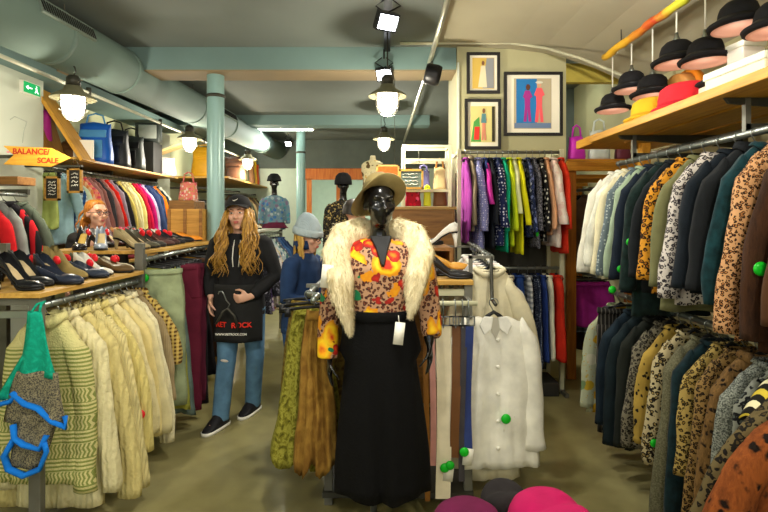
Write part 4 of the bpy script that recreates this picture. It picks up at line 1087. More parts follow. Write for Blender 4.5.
ck = lambda h='#d9cd9a', s=1: cloth('cable', h, sc=s, bump=.6)
sw = [
 (2.50, 'cream sweater striped with green knitted bands', 'green striped sweater', 'sweater', 'sweater', 'top', cloth('fairisle', '#cdc588', '#858e4a', bump=.5), dict(L=.86, sh=.19, T=.075, sl=.72, w0=.07, w1=.055, slant=-.02, folds=.005, ch=.035)),
 (2.595, 'white cable knit sweater with low hem', 'white cable sweater', 'sweater', 'sweater', 'coat', ck('#dcd2a2'), dict(L=1.0, sh=.21, T=.07, sl=.78, w0=.068, slant=.05)),
 (2.69, 'cream cable cardigan with thick cuff', 'cream cable cardigan', 'cardigan', 'cardigan', 'coat', ck('#d2c382'), dict(L=.9, sh=.22, T=.075, sl=.86, w0=.07, w1=.062, slant=.06)),
 (2.785, 'long ribbed ivory sweater coat', 'ribbed ivory coat', 'sweater', 'sweater', 'coat', cloth('rib', '#d8ca8e', bump=.5), dict(L=.98, sh=.215, T=.075, sl=.92, w0=.066, w1=.066, slant=.08)),
 (2.88, 'pale yellow cable sweater with red tag', 'yellow cable sweater', 'sweater', 'sweater', 'top', ck('#d4c47a', 1.3), dict(L=.8, sh=.215, T=.07, sl=.7, slant=.07, tagside=1, tagz=-.66, tagmat='red_tag', tagr=.026)),
 (2.97, 'off-white chunky sweater with blue button', 'off-white chunky sweater', 'sweater', 'sweater', 'top', ck('#dccf9c', .8), dict(L=.74, sh=.215, T=.07, sl=.66, slant=.06)),
 (3.06, 'butter coloured cardigan with dark buttons', 'butter cardigan', 'cardigan', 'cardigan', 'top', cloth('plain', '#d8c686'), dict(L=.8, sh=.21, T=.06, sl=.7, buttons=4, tagside=1, tagz=-.7)),
 (3.14, 'ivory wool jacket with dark collar loop', 'ivory wool jacket', 'jacket', 'jacket', 'top', cloth('plain', '#ddd2a2'), dict(L=.74, sh=.215, T=.06, sl=.7, slant=.07, buttons=3)),
 (3.215, 'white aran sweater with long cuff', 'white aran sweater', 'sweater', 'sweater', 'top', ck('#dfd6b0'), dict(L=.72, sh=.215, T=.055, sl=.8, slant=.07)),
 (3.285, 'beige brown knitted cardigan', 'beige cardigan', 'cardigan', 'cardigan', 'top', cloth('rib', '#9a8764'), dict(L=.66, sh=.215, T=.045, sl=.58)),
 (3.36, 'brown waistcoat with golden basket weave', 'golden waistcoat', 'waistcoat', 'waistcoat', 'top', cloth('check', '#5a3d1c', '#c0a050', '#d8c070', sc=2), dict(L=.6, sh=.235, T=.06, sl=.4, slant=.03)),
]
sws = hang(lambda t: (SX, t, 1.1275), 0, sw, 'on shoe rack', 'sweaters under the near shoe rack', ('black plastic clothes hanger under the shelf of the nearest shoe rack', 'hangers on the near shoe rack'))
# teal and tweed knitted vest on the end post
tv = thing('knitted_vest', 'teal and grey tweed knitted vest with blue zigzag trim on the rack post', 'vest', (-1.60, 2.345, 1.12))
teal = cloth('brocade', '#0c9c80', '#0a8a70', '#1fb092', bump=.4); tweed = cloth('fleck', '#8a8266', '#3f3d3a', bump=.4); blue = cloth('plain', '#1272d2')
def strip(z0, z1, wl0, wr0, wl1, wr1, y=0., th=.02, seed=0):
    mb = MB(); vs = []; nz = 10; nx = 12
    ring = [(i / nx, -1) for i in range(nx + 1)] + [(1 - i / nx, 1) for i in range(nx + 1)]
    for j in range(nz + 1):
        v = j / nz; a = lerp(wl0, wl1, v); b = lerp(wr0, wr1, v); z = lerp(z0, z1, v)
        for u, s in ring:
            f = .010 * math.sin(u * 9 + v * 3 + seed)
            vs.append((lerp(a, b, u), y + s * th / 2 * (1 - (2 * u - 1) ** 4) + f, z + .006 * math.sin(u * 11 + seed)))
    n = len(ring)
    return mb.add(vs, [(j * n + i, j * n + (i + 1) % n, (j + 1) * n + (i + 1) % n, (j + 1) * n + i) for j in range(nz) for i in range(n)] + [tuple(range(n)), tuple(nz * n + i for i in range(n))])
obj('hanging_loop', MB().tube([(-.02, 0, -.01), (-.01, .03, .03), (0, .075, .035), (.01, .03, .03), (.02, 0, -.01)], .006, 6), teal, tv)
obj('vest_yoke', strip(.0, -.30, -.03, .03, -.075, .11, -.005, .03), teal, tv)
obj('vest_yoke', strip(-.18, -.40, -.05, .02, -.17, -.06, .0, .02, 2), teal, tv)
obj('vest_body', strip(-.27, -.50, -.10, .12, -.13, .15, -.012, .03, 1), tweed, tv)
obj('vest_body', strip(-.46, -.70, -.05, .13, -.10, .05, -.02, .028, 3), tweed, tv)
def trim_t(pts): return MB().tube(pts, .019, 7, flat=.6)
obj('blue_trim', trim_t([(-.08, -.03, -.36), (-.02, -.035, -.41), (.04, -.035, -.43), (.10, -.03, -.49), (.155, -.02, -.52), (.15, -.02, -.47)]), blue, tv)
obj('blue_trim', trim_t([(-.07, -.04, -.50), (-.06, -.045, -.56), (-.02, -.045, -.59), (.05, -.04, -.61), (.08, -.04, -.55)]), blue, tv)
obj('blue_trim', trim_t([(-.06, -.045, -.56), (-.11, -.04, -.64), (-.09, -.04, -.70), (-.02, -.04, -.73), (.05, -.04, -.70), (.08, -.04, -.62), (.07, -.04, -.58)]), blue, tv)
obj('blue_trim', trim_t([(-.20, -.02, -.41), (-.16, -.025, -.42), (-.09, -.025, -.40), (-.06, -.02, -.36)]), blue, tv)

# ---- rack B garments
tr_ = [
 (3.60, 'yellow-green long skirt', 'yellow-green skirt', 'skirt', 'skirt', 'skirt', cloth('plain', '#b6b650'), dict(L=1.06, sh=.17, T=.05, rz=.02)),
 (3.53, 'pale green cotton trousers with green tag', 'pale green trousers', 'trousers', 'trousers', 'trousers', cloth('denim', '#9aa680'), dict(L=1.0, sh=.245, leg=.13, T=.07, tagside=.05, tagz=-.12, tagr=.028)),
 (3.70, 'grey-teal denim skirt', 'grey denim skirt', 'skirt', 'skirt', 'skirt', cloth('denim', '#6d8078'), dict(L=1.13, sh=.17, T=.05)),
 (3.80, 'burgundy corduroy trousers', 'burgundy trousers', 'trousers', 'trousers', 'trousers', cloth('rib', '#6d2236', sc=1.5), dict(L=1.14, sh=.28, leg=.12, T=.06)),
 (3.89, 'second pair of dark wine trousers', 'wine trousers', 'trousers', 'trousers', 'trousers', cloth('rib', '#5a1d30', sc=1.5), dict(L=1.1, sh=.29, leg=.12, T=.055)),
 (4.0, 'black wide trousers', 'black trousers', 'trousers', 'trousers', 'trousers', cloth('plain', '#17161a'), dict(L=1.16, sh=.27, leg=.12, T=.06)),
 (4.14, 'black long skirt', 'black skirt', 'skirt', 'skirt', 'skirt', cloth('plain', '#1a181b'), dict(L=1.0, sh=.18, T=.06)),
 (4.34, 'brown suede skirt', 'brown suede skirt', 'skirt', 'skirt', 'skirt', cloth('plain', '#4a3222'), dict(L=.9, sh=.18, T=.06)),
 (4.60, 'mustard yellow trousers', 'mustard trousers', 'trousers', 'trousers', 'trousers', cloth('plain', '#b98a1e'), dict(L=1.06, sh=.22, leg=.1, T=.06)),
 (4.86, 'dark charcoal trousers', 'charcoal trousers', 'trousers', 'trousers', 'trousers', cloth('plain', '#26262a'), dict(L=1.1, sh=.2, T=.06)),
]
tr_.sort(key=lambda e: e[0])
hang(lambda t: (lerp(SX, SX - .06, (t - 3.52) / 1.76), t, lerp(1.265, 1.29, (t - 3.52) / 1.76) - .0025), 0, tr_, 'on trouser rail', 'trousers and skirts under the second shoe rack', ('black clip hanger on the trouser rail of the second shoe rack', 'hangers on the trouser rail'))
for i in range(9):
    t = 4.05 + i * .125
    if min(abs(t - e[0]) for e in tr_) < .05: continue
    hanger((lerp(SX, SX - .06, (t - 3.52) / 1.76), t, lerp(1.2625, 1.2875, (t - 3.52) / 1.76)), rnd.uniform(-.12, .12), 'black clip hanger on the trouser rail of the second shoe rack', 'hangers on the trouser rail', 'clip')

# ---- shoes
lea = lambda h, r=.35: plain('shoe_leather', h, r, 0, .12, 20)
GA = 'shoes on the nearest shelf'; GB = 'shoes on the second shelf'; ZA = 1.2005; ZB = 1.3265
shoe('black snakeskin stiletto with red tag at the front shelf corner', GA, (-1.78, 2.50, ZA), -.25, lea('#17171a', .25), heel=.1, tagloc=(-.11, -.03, .17))
shoe('second black stiletto just behind the snakeskin one', GA, (-1.83, 2.66, ZA), -.3, lea('#1c1d20', .3), heel=.1, tagm=None)
shoe('tan pump at the outer end of the nearest shelf', GA, (-2.08, 2.52, ZA), -.3, lea('#b57c3c'), heel=.07, tagm=None)
shoe('off-white flat shoe beside the tan pump', GA, (-1.97, 2.47, ZA), -.25, lea('#d6d0ba', .5), heel=.02, style='flat', tagm=None)
shoe('dark navy heel with red tag behind the black stilettos', GA, (-1.80, 2.80, ZA), -.35, lea('#242a38'), heel=.075)
shoe('navy flat pump in front of the olive ankle boot', GA, (-1.72, 2.72, ZA), -.22, lea('#2a3040', .3), heel=.03, style='flat', tagm=None)
shoe('olive beige suede ankle boot with pointed toe', GA, (-1.82, 2.93, ZA), -.22, cloth('plain', '#8a7848'), heel=.045, style='boot', tagm=None)
shoe('grey-navy low shoe with two-tone toe on nearest shelf', GA, (-1.74, 3.02, ZA), -.3, lea('#343c4c', .4), heel=.03, style='flat')
shoe('white court shoe with red tag on nearest shelf', GA, (-1.78, 3.14, ZA), -.3, lea('#dfdcd0', .3), heel=.06)
shoe('second white court shoe with red tag, tucked behind the first', GA, (-1.92, 3.10, ZA), -.22, lea('#e2dfd4', .3), heel=.06)
shoe('brown loafer with red tag near the far shelf end', GA, (-1.74, 3.30, ZA), -.22, lea('#5f4a2c', .4), heel=.03, style='flat')
shoe('dark green-grey pump beside the brown loafer', GA, (-1.9, 3.31, ZA), -.22, lea('#4a4d3e', .4), heel=.05)
shoe('dark blue shoe at the back of the nearest shelf', GA, (-2.12, 2.98, ZA), -.2, lea('#1d2848', .4), heel=.05, tagm=None)
shoe('navy suede shoe at the back, next to the dark blue one', GA, (-2.08, 3.12, ZA), -.2, lea('#222a4c', .5), heel=.05, tagm=None)
shoe('mustard box-toe shoe at the back of the nearest shelf', GA, (-2.28, 3.16, ZA), -.3, lea('#c8952e', .5), heel=.04, style='flat', tagm=None)
shoe('black evening pump with open toe and red tag facing the aisle', GB, (-2.14, 3.62, ZB), -1.25, lea('#1a1a1e', .25), '#d8b040', heel=.085)
shoe('pale blue-grey pump with red tag and white card facing the aisle', GB, (-2.0, 3.62, ZB), -1.1, lea('#8d98a8', .3), '#d8c088', heel=.085)
shoe('beige suede pump with grey heel on the second shelf', GB, (-1.80, 3.66, ZB), -.2, cloth('plain', '#a3936c'), heel=.07, tagm=None)
shoe('black and beige pump behind the beige suede pump', GB, (-1.80, 3.82, ZB), -.22, lea('#4d4a3c', .3), heel=.07)
shoe('dark grey pump with red tag on the second shelf', GB, (-1.82, 3.98, ZB), -.22, lea('#343230', .3), heel=.06)
shoe('brown wine pump with red tag on the second shelf', GB, (-1.82, 4.14, ZB), -.22, lea('#4f3230', .35), heel=.06)
shoe('dark wine loafer following the brown wine pump', GB, (-1.84, 4.30, ZB), -.22, lea('#3d2628', .35), heel=.03, style='flat', tagm=None)
shoe('black lacquered shoe with white trim on second shelf', GB, (-1.86, 4.46, ZB), -.22, lea('#25252a', .25), '#d8d8d8', heel=.04)
shoe('white and black shoe beside the black lacquered one', GB, (-1.96, 4.6, ZB), -.2, lea('#cfcac0', .4), heel=.05)
shoe('black flat shoe near the orange shoe', GB, (-1.88, 4.72, ZB), -.22, lea('#1a1b1e', .35), heel=.03, style='flat', tagm=None)
shoe('bright orange slipper near the wooden crate', GB, (-1.88, 4.95, ZB), -.3, lea('#e08a20', .5), heel=.02, style='flat', tagm=None)
shoe('pale blue slipper behind the orange one', GB, (-1.96, 5.1, ZB), -.3, lea('#a9bcc0', .5), heel=.02, style='flat', tagm=None)
for i, (x, y, dsc, c) in enumerate([(-2.16, 3.9, 'dark pump with red rose tag behind the beige suede pump', '#2a2424'), (-2.15, 4.08, 'maroon pump in the back row of the second shelf', '#4a2026'), (-2.16, 4.26, 'tan sandal in the back row of the second shelf', '#a06c34'), (-2.18, 4.44, 'pink shoe in the back row of the second shelf', '#b4405c'), (-2.2, 4.62, 'grey shoe in the back row near the crate', '#63625c')]):
    shoe(dsc, GB, (x, y, ZB), -.4, lea(c, .4), heel=.07)

for dsc, x, y, a, c, h, stl in [('black suede pump with red tag at the shelf middle', -1.98, 2.78, -.3, '#1b1a1c', .08, 'pump'), ('brown heeled shoe half hidden behind the olive boot', -2.02, 2.93, -.3, '#54381f', .07, 'pump'),
 ('red-lined black shoe behind the white court shoes', -2.06, 3.26, -.3, '#26262a', .06, 'pump'), ('cream flat shoe at the end of the nearest shelf', -1.76, 3.36, -.3, '#cfc6aa', .03, 'flat'), ('brown leather shoe at the inner back of the nearest shelf', -2.24, 2.76, -.25, '#6a4724', .05, 'pump')]:
    shoe(dsc, GA, (x, y, ZA), a, lea(c, .35), heel=h, style=stl)
# wooden crate on the rack end
cr = thing('wooden_crate', 'slatted wooden crate standing among the shoes before the teal column', 'crate', (-1.95, 5.14, ZB + .0))
b = MB()
for q in range(4): b.b2((-.17, -.125, q * .078), (.17, -.11, q * .078 + .079))
obj('crate_side', b, M['crate_wood'], cr, smooth=False)
b = MB().b2((-.17, .11, 0), (.17, .125, .313))
obj('crate_side', b, M['crate_wood'], cr, smooth=False)
for x in (-.17, .158):
    obj('crate_end', MB().b2((x, -.11, 0), (x + .012, .11, .313)), M['crate_wood'], cr, smooth=False)
for x in (-.155, 0, .155): obj('crate_batten', MB().b2((x - .015, -.132, 0), (x + .015, -.125, .313)), M['brown_wood'], cr, smooth=False)
obj('crate_floor', MB().b2((-.158, -.11, .0), (.158, .11, .012)), M['crate_wood'], cr, smooth=False)

# ---------------------------------------------------------------- wall rail with the shirts, its shelf and what lies on it
LX = -3.41
wl = thing('wall_rack', 'wall rail full of coloured shirts below a wooden shelf of bags', 'clothes rack', (LX, 6.3, 0))
rack_part('wall_rail', MB().tube([(LX, 5.02, 2.07), (LX, 7.70, 2.07)], .018, 10), M['steel'], wl)
for y in (5.2, 6.4, 7.66):
    rack_part('rail_bracket', MB().b2((XL, y - .015, 2.10), (LX + .02, y + .015, 2.135)).b2((LX - .012, y - .012, 2.06), (LX + .012, y + .012, 2.12)), M['dark_steel'], wl, smooth=False)
rack_part('shelf_board', MB().b2((XL, 5.15, 2.14), (-3.1, 7.71, 2.165)), M['shelf_wood'], wl, smooth=False, bevel=.003)
rack_part('lower_shelf', MB().b2((XL, 5.15, 1.0), (-3.15, 7.71, 1.03)), M['shelf_wood'], wl, smooth=False)
cols = [
 ('folded pistachio green trousers', 'pistachio trousers', '#aebd6a', 'plain'), ('light blue shirt', 'light blue shirt', '#a9cfdc', 'plain'),
 ('navy and white checked shirt', 'checked shirt', None, ('check', '#e4ecec', '#2f5a94', '#1f3560')), ('pale mint shirt', 'mint shirt', '#c4d2b4', 'plain'),
 ('orange and white striped shirt', 'orange striped shirt', None, ('vstripe', '#e0b48a', '#d8824a')), ('pink and orange plaid shirt', 'pink plaid shirt', None, ('check', '#e88a86', '#d84a64', '#eaa060')),
 ('dusty mauve blouse', 'mauve blouse', '#a87c78', 'plain'), ('brown rose shirt', 'brown rose shirt', '#92605a', 'plain'), ('charcoal shirt', 'charcoal shirt', '#3c3a3e', 'plain'),
 ('dusty pink blouse', 'dusty pink blouse', '#b07a74', 'plain'), ('vivid red blouse', 'vivid red blouse', '#e4281e', 'plain'), ('grey lilac shirt', 'grey lilac shirt', '#a7a0b4', 'plain'),
 ('black cotton shirt', 'black shirt', '#2c2a2a', 'plain'), ('butter yellow blouse', 'butter blouse', '#e6d070', 'plain'), ('cream silk blouse', 'cream blouse', '#ded6a6', 'plain'),
 ('ivory shirt', 'ivory shirt', '#e6dfae', 'plain'), ('pale yellow shirt', 'pale yellow shirt', '#e4d688', 'plain'), ('dark crimson shirt', 'crimson shirt', '#b0142c', 'plain'),
 ('bright raspberry blouse', 'raspberry blouse', '#d2184a', 'plain'), ('magenta satin blouse', 'magenta blouse', '#b4146c', 'plain'), ('lilac white shirt', 'lilac shirt', '#b8b0d0', 'plain'),
 ('navy blue blouse', 'navy blouse', '#22305c', 'plain'), ('slate blue shirt', 'slate shirt', '#3a4a74', 'plain'), ('dark denim shirt', 'dark denim shirt', '#2a3c5e', 'denim'),
 ('orange cotton vest', 'orange vest', '#e87a1c', 'plain'), ('dark petrol shirt', 'petrol shirt', '#20343c', 'plain'), ('white cotton shirt', 'white shirt', '#dde2d2', 'plain'),
]
ent = []
for i, (d, s, h, p) in enumerate(cols):
    m = cloth(p, h) if h else cloth(*p)
    if i == 0:
        ent.append((5.16, d, s, 'trousers', 'trousers', 'skirt', m, dict(L=.62, sh=.12, hem=.13, T=.06, folds=.004))); continue
    ent.append((5.24 + i * .0925, d, s, 'shirt' if 'shirt' in d else 'blouse', 'shirt', 'top', m, dict(L=.74 + .05 * math.sin(i * 2.1), sh=.205, T=.052, sl=.58, slant=.06, folds=.005)))
hang(lambda t: (LX, t, 2.0675), 0, ent, 'on wall rail', 'shirts on the wall rail', ('thin wire clothes hanger on the wall rail under the bag shelf', 'hangers on the wall rail'))
# things under it (lower shelf stacks)
for i, (y, c, d) in enumerate([(5.35, '#a33038', 'folded dark red jumper on the low wall shelf'), (5.7, '#c9952e', 'folded mustard jumper on the low wall shelf'), (6.1, '#2a3058', 'folded navy jumper on the low wall shelf'), (6.5, '#7a2430', 'folded wine jumper on the low wall shelf')]):
    fj = MB()
    for q in range(3): fj.box((0, 0, .03 + q * .058), (.34, .26, .054))
    tag(obj('folded_jumper', fj, cloth('rib', c), None, (-3.36, y, 1.0305), (0, 0, rnd.uniform(-.1, .1)), bevel=.02), d, 'jumper', 'folded jumpers on the low wall shelf')

SB = 2.1655
lp = tag(obj('wooden_board', MB().box((0, 0, 0), (.035, .34, .86), None), wood('leaning_board', '#b07c28', '#d6a040', 2), None, (-3.30, 5.3, 2.50), (0, -.55, .15), smooth=False, bevel=.004), 'wooden board leaning at a slant before the blue bag', 'board')
tag(obj('wooden_board', MB().box((0, 0, 0), (.035, .28, .62), None), wood('leaning_board_dark', '#7a5420', '#a3762e', 2), None, (-3.50, 5.34, 2.44), (0, -.3, 0), smooth=False, bevel=.004), 'darker wooden board leaning behind the slanting one', 'board')
tote('handbag', 'big bright blue bag on the shelf behind the caged lamp', (-3.3, 5.86, SB), (.36, .2, .46), plain('blue_nylon', '#1f63c8', .4), plain('sky_nylon', '#5aa0d8', .4), .1)
tote('backpack', 'tall black backpack standing on the shelf next to the blue bag', (-3.32, 6.3, SB), (.36, .22, .46), plain('black_nylon', '#23262a', .45), M['black'], .1)
tote('backpack', 'black leather bag with studs beside the tall backpack', (-3.3, 6.68, SB), (.34, .2, .44), plain('black_leather', '#2f3432', .4), M['black'], 0)
bb = thing('shoulder_bag', 'black square shoulder bag with pale front, topmost on the shelf', 'bag', (-3.3, 7.18, 2.60), .1)
obj('bag_body', MB().box((0, 0, .14), (.34, .14, .28)), plain('black_leather', '#2f3432', .4), bb, bevel=.03)
obj('bag_flap', MB().box((.01, -.075, .15), (.24, .012, .19)), plain('grey_flap', '#8d938c', .5), bb, bevel=.006)
bx = thing('display_box', 'black display box carrying the square shoulder bag', 'box', (-3.33, 7.18, SB))
obj('box_body', MB().b2((-.16, -.14, 0), (.16, .14, .43)), plain('blackboard', '#2a2b2b', .7), bx, smooth=False, bevel=.004)
tag(obj('wooden_board', MB().box((0, 0, 0), (.52, .2, .03)), wood('pale_board', '#c0a064', '#e0c890', 0), None, (-3.10, 7.48, 2.56), (0, -.35, .0), smooth=False), 'pale wooden board jutting out slanted above the pink blouse', 'board')
tote('folded_blouse', 'pale pink and white folded blouse on the shelf under the jutting board', (-3.24, 7.48, SB), (.40, .12, .26), cloth('floral', '#e6d8d2', '#e0b8c0', '#eae2da', '#c9a6c0', sc=2), None, 0, None, 0, 'blouse')
tote('handbag', 'magenta and brown bag behind the slanting boards', (-3.55, 5.3, SB), (.2, .14, .5), plain('magenta_leather', '#b02a8a', .5), plain('brown_leather', '#5d3d20', .5), 0)
tote('handbag', 'small brown bag under the slanting board', (-3.42, 5.62, SB), (.24, .16, .22), plain('brown_leather', '#6d4a26', .5), None, 0)
tag(obj('price_board', MB().box((0, 0, .11), (.2, .02, .2)).b2((-.06, .0, 0), (.06, .08, .02)), M['white_paper'], None, (-3.18, 5.42, SB), (0, 0, .1), smooth=False), 'small white card standing on the shelf edge at the arrow tip', 'card')

# arrow sign and chalkboards
ars = thing('arrow_sign', 'yellow wooden arrow sign with red lettering pointing along the wall', 'sign', (-2.955, 4.40, 2.075))
yw = wood('yellow_sign_wood', '#d0912a', '#e8b244', 0)
pl = [(-.31, .095), (.10, .075), (.27, -.01), (.10, -.085), (-.31, -.065), (-.22, .015)]
obj('arrow_board', MB().prism(pl, -.012, .012), yw, ars, smooth=False, bevel=.002)
redp = plain('red_lettering', '#b8321a', .6)
text('lettering', 'BALANCE/', .068, redp, ars, (-.07, -.0125, .042), (PI / 2, .02, 0))
text('lettering', 'SCALE', .064, redp, ars, (.075, -.0125, -.035), (PI / 2, .02, 0))
obj('sign_bracket', MB().b2((-.50, .015, -.01), (-.1, .03, .02)), M['dark_steel'], ars, smooth=False)
def chalk(label, c, w, h, body, k=.04, fm_=None):
    t = thing('chalkboard', label, 'chalkboard', c)
    f = MB()
    for a in ((-w, -h, w, -h + .02), (-w, h - .02, w, h), (-w, -h, -w + .02, h), (w - .02, -h, w, h)): f.b2((a[0], -.012, a[1]), (a[2], .012, a[3]))
    obj('board_frame', f, fm_ or wood('chalk_frame', '#8a6428', '#b88a3e', 0), t, smooth=False)
    obj('board_panel', MB().b2((-w + .015, -.004, -h + .015), (w - .015, .008, h - .015)), plain('slate', '#26241f', .8), t, smooth=False)
    r = random.Random(len(label))
    for j in range(body):
        z = h - .055 - j * (2 * h - .09) / max(1, body)
        pts = [(x, -.006, z + r.uniform(-.011, .011)) for x in [(-w + .04) + q * (2 * w - .08) / 14 for q in range(15)]]
        obj('chalk_writing', MB().tube(pts, .0028, 4), M['white_paper'], t)
    obj('hanging_cord', MB().tube([(-w * .6, 0, h), (0, .01, h + .1), (w * .6, 0, h)], .003, 5), M['dark_steel'], t)
    return t
chalk('lower chalkboard with wooden frame hanging below the arrow sign', (-3.15, 4.86, 1.83), .075, .115, 5)
chalk('higher chalkboard with wooden frame, hanging at the shirt rail end', (-2.97, 4.92, 1.91), .072, .12, 4)
brk = tag(obj('sign_bar', MB().b2((-3.42, 4.87, 2.035), (-2.88, 4.90, 2.055)), M['dark_steel'], smooth=False), 'dark bar sticking out of the white pier, carrying the chalkboards', 'bar')

# short rack by the first pier
sr = thing('wall_rack', 'short rail of grey, red and black jackets below the white pier', 'clothes rack', (-3.0, 4.0, 0))
rack_part('shelf_board', MB().b2((-3.42, 3.80, 1.80), (-2.72, 4.0, 1.86)), M['brown_wood'], sr, smooth=False, bevel=.003)
rack_part('short_rail', MB().tube([(-3.0, 3.66, 1.74), (-3.0, 4.30, 1.74)], .015, 10), M['steel'], sr)
rack_part('rail_support', MB().b2((-3.42, 4.28, 1.745), (-2.98, 4.31, 1.79)), M['dark_steel'], sr, smooth=False)
js = [
 (3.80, 'black jacket with red sleeves', 'red-sleeved jacket', 'jacket', 'jacket', 'top', cloth('plain', '#28262a'), dict(L=.6, sh=.2, slmat=cloth('plain', '#cf1f26'), sl=.52)),
 (3.92, 'light grey jersey jacket', 'grey jersey jacket', 'jacket', 'jacket', 'top', cloth('plain', '#8b908c'), dict(L=.6, sh=.21, sl=.5)),
 (4.04, 'black and red training jacket', 'training jacket', 'jacket', 'jacket', 'top', cloth('plain', '#1d1c20'), dict(L=.6, sh=.24, slmat=cloth('vstripe', '#c8202a', '#1d1c20', sc=.6), sl=.56)),
 (4.18, 'dark grey-green coat', 'grey-green coat', 'coat', 'coat', 'coat', cloth('plain', '#5a6456'), dict(L=.7, sh=.25, sl=.6)),
]
hang(lambda t: (-3.0, t, 1.7375), 0, js, 'on short rail', 'jackets on the short rail', ('thin wire clothes hanger on the short rail by the white pier', 'hangers on the short rail'))
tote('handbag', 'dusty red knotted bag at the outer back of the nearest shoe shelf', (-2.44, 2.9, ZA), (.3, .2, .17), cloth('plain', '#a8404a'), cloth('plain', '#3a3036'), .2)
# ---------------------------------------------------------------- central shoe rack behind the mannequin (rack D)
CX = .60
rd = thing('shoe_rack', 'central steel rack with shoes on top, belts and white blouses hanging round it', 'clothes rack', (.1, 3.2, 0))
for x in (-.30, .455):
    for y in (2.78, 3.95):
        rack_part('upright_post', MB().b2((x - .022, y - .02, 0), (x + .022, y + .02, 1.19)), M['grey_steel'], rd, smooth=False, bevel=.003)
rack_part('shelf_board', MB().b2((-.33, 2.74, 1.19), (.48, 3.98, 1.215)), M['shelf_wood_x'], rd, smooth=False, bevel=.003)
rack_part('front_bar', MB().b2((-.30, 2.765, 1.13), (.455, 2.795, 1.165)), M['white_metal'], rd, smooth=False)
rack_part('belt_rail', MB().tube([(-.32, 2.61, 1.115), (.475, 2.61, 1.115)], .013, 10), M['white_metal'], rd)
for x in (-.28, .44): rack_part('rail_arm', MB().b2((x - .01, 2.61, 1.10), (x + .01, 2.78, 1.13)), M['grey_steel'], rd, smooth=False)
rack_part('side_rail', MB().tube([(CX - .02, 2.66, 1.10), (CX - .015, 2.77, 1.11), (CX - .012, 2.80, 1.20), (CX - .008, 2.83, 1.33), (CX + .05, 3.95, 1.36)], .010, 10), M['dark_steel'], rd)
rack_part('side_rail', MB().tube([(-.335, 2.42, 1.16), (-.335, 2.58, 1.16), (-.385, 2.62, 1.16), (-.385, 3.95, 1.16)], .015, 10), M['steel'], rd)
for y in (2.84, 3.9):
    zr = 1.345
    rack_part('rail_arm', MB().b2((.47, y - .01, 1.1), (.49, y + .01, zr)).b2((.47, y - .01, zr - .02), (CX + .0 + (y - 2.66) * .055, y + .01, zr - .004)), M['grey_steel'], rd, smooth=False)
    rack_part('rail_arm', MB().b2((-.43, y - .01, 1.165), (-.31, y + .01, 1.185)), M['grey_steel'], rd, smooth=False)
rack_part('base_shelf', MB().b2((-.33, 2.74, .05), (.48, 3.98, .08)), M['dark_steel'], rd, smooth=False)
rack_part('raised_shelf', MB().b2((-.30, 3.42, 1.33), (.46, 3.95, 1.35)).b2((-.30, 3.93, 1.215), (.46, 3.95, 1.33)).b2((-.30, 3.43, 1.215), (-.28, 3.93, 1.33)).b2((.44, 3.43, 1.215), (.46, 3.93, 1.33)), M['brown_wood'], rd, smooth=False)

bl = [
 (2.72, 'white cotton blouse with long ruffled sleeves and green tag', 'white ruffled blouse', 'blouse', 'blouse', 'top', cloth('rib', '#e9e6d8', sc=3, bump=.2), dict(L=.86, sh=.25, T=.07, sl=.66, slant=-.025, slope=.03, w0=.062, w1=.06, folds=.012, collar=False, buttons=5, bmat=M['white_paper'], bell=.4, rz=.04, drop=.075)),
 (2.87, 'pale cream crinkled blouse', 'cream crinkled blouse', 'blouse', 'blouse', 'top', cloth('plain', '#d8cfae'), dict(L=1.26, sh=.18, T=.05, sl=.5)),
 (2.95, 'white linen shirt', 'white linen shirt', 'shirt', 'shirt', 'top', cloth('plain', '#e4e2d8'), dict(L=.74, sh=.19, T=.05)),
 (3.05, 'pale pink cotton shirt', 'pale pink shirt', 'shirt', 'shirt', 'top', cloth('plain', '#e8d6cc'), dict(L=.8, sh=.19, T=.055, slant=.06)),
 (3.16, 'grey-white striped shirt', 'grey striped shirt', 'shirt', 'shirt', 'top', cloth('vstripe', '#dcdad0', '#a3a6a8'), dict(L=.72, sh=.19, T=.055)),
 (3.30, 'ivory blouse with dark buttons', 'ivory buttoned blouse', 'blouse', 'blouse', 'top', cloth('plain', '#e8e2d2'), dict(L=.74, sh=.195, T=.06, buttons=5)),
 (3.44, 'white blouse with pink edge', 'pink-edged blouse', 'blouse', 'blouse', 'top', cloth('plain', '#e9ddd6'), dict(L=.74, sh=.195, T=.06, slmat=cloth('plain', '#e0c4be'))),
 (3.58, 'soft white voile blouse', 'voile blouse', 'blouse', 'blouse', 'top', cloth('plain', '#e6e4da'), dict(L=.72, sh=.19, T=.06)),
]
bo = hang(lambda t: (CX - .02 + (t - 2.66) * .055, t, (lerp(1.10, 1.11, (t - 2.66) / .11) if t < 2.77 else lerp(1.33, 1.36, (t - 2.83) / 1.12)) - .0025), 0, bl, 'on blouse rail', 'blouses beside the central shoe rack', ('black plastic clothes hanger on the blouse rail of the central rack', 'hangers on the blouse rail'))
fl = MB()
for s_ in (-1, 1): fl.prism([(s_ * .012, -.072), (s_ * .062, -.068), (s_ * .085, -.115), (s_ * .060, -.165), (s_ * .022, -.135)], -.052, -.040)
obj('collar', fl.xf(Matrix.Translation((0, .01, -.0))), cloth('plain', '#eeece2'), bo[0], bevel=.004, smooth=False)
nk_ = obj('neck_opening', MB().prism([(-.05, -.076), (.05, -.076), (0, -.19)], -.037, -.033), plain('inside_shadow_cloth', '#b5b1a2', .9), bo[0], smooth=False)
security(bo[0], (.05, -.055, -.60), 'green_tag', .026, True)
ct = obj('price_card', MB().box((0, 0, 0), (.035, .004, .10)), M['white_paper'], bo[0], (-.15, -.06, -.30), (0, .15, 0)); ct['label'] = 'white price card at the collar'

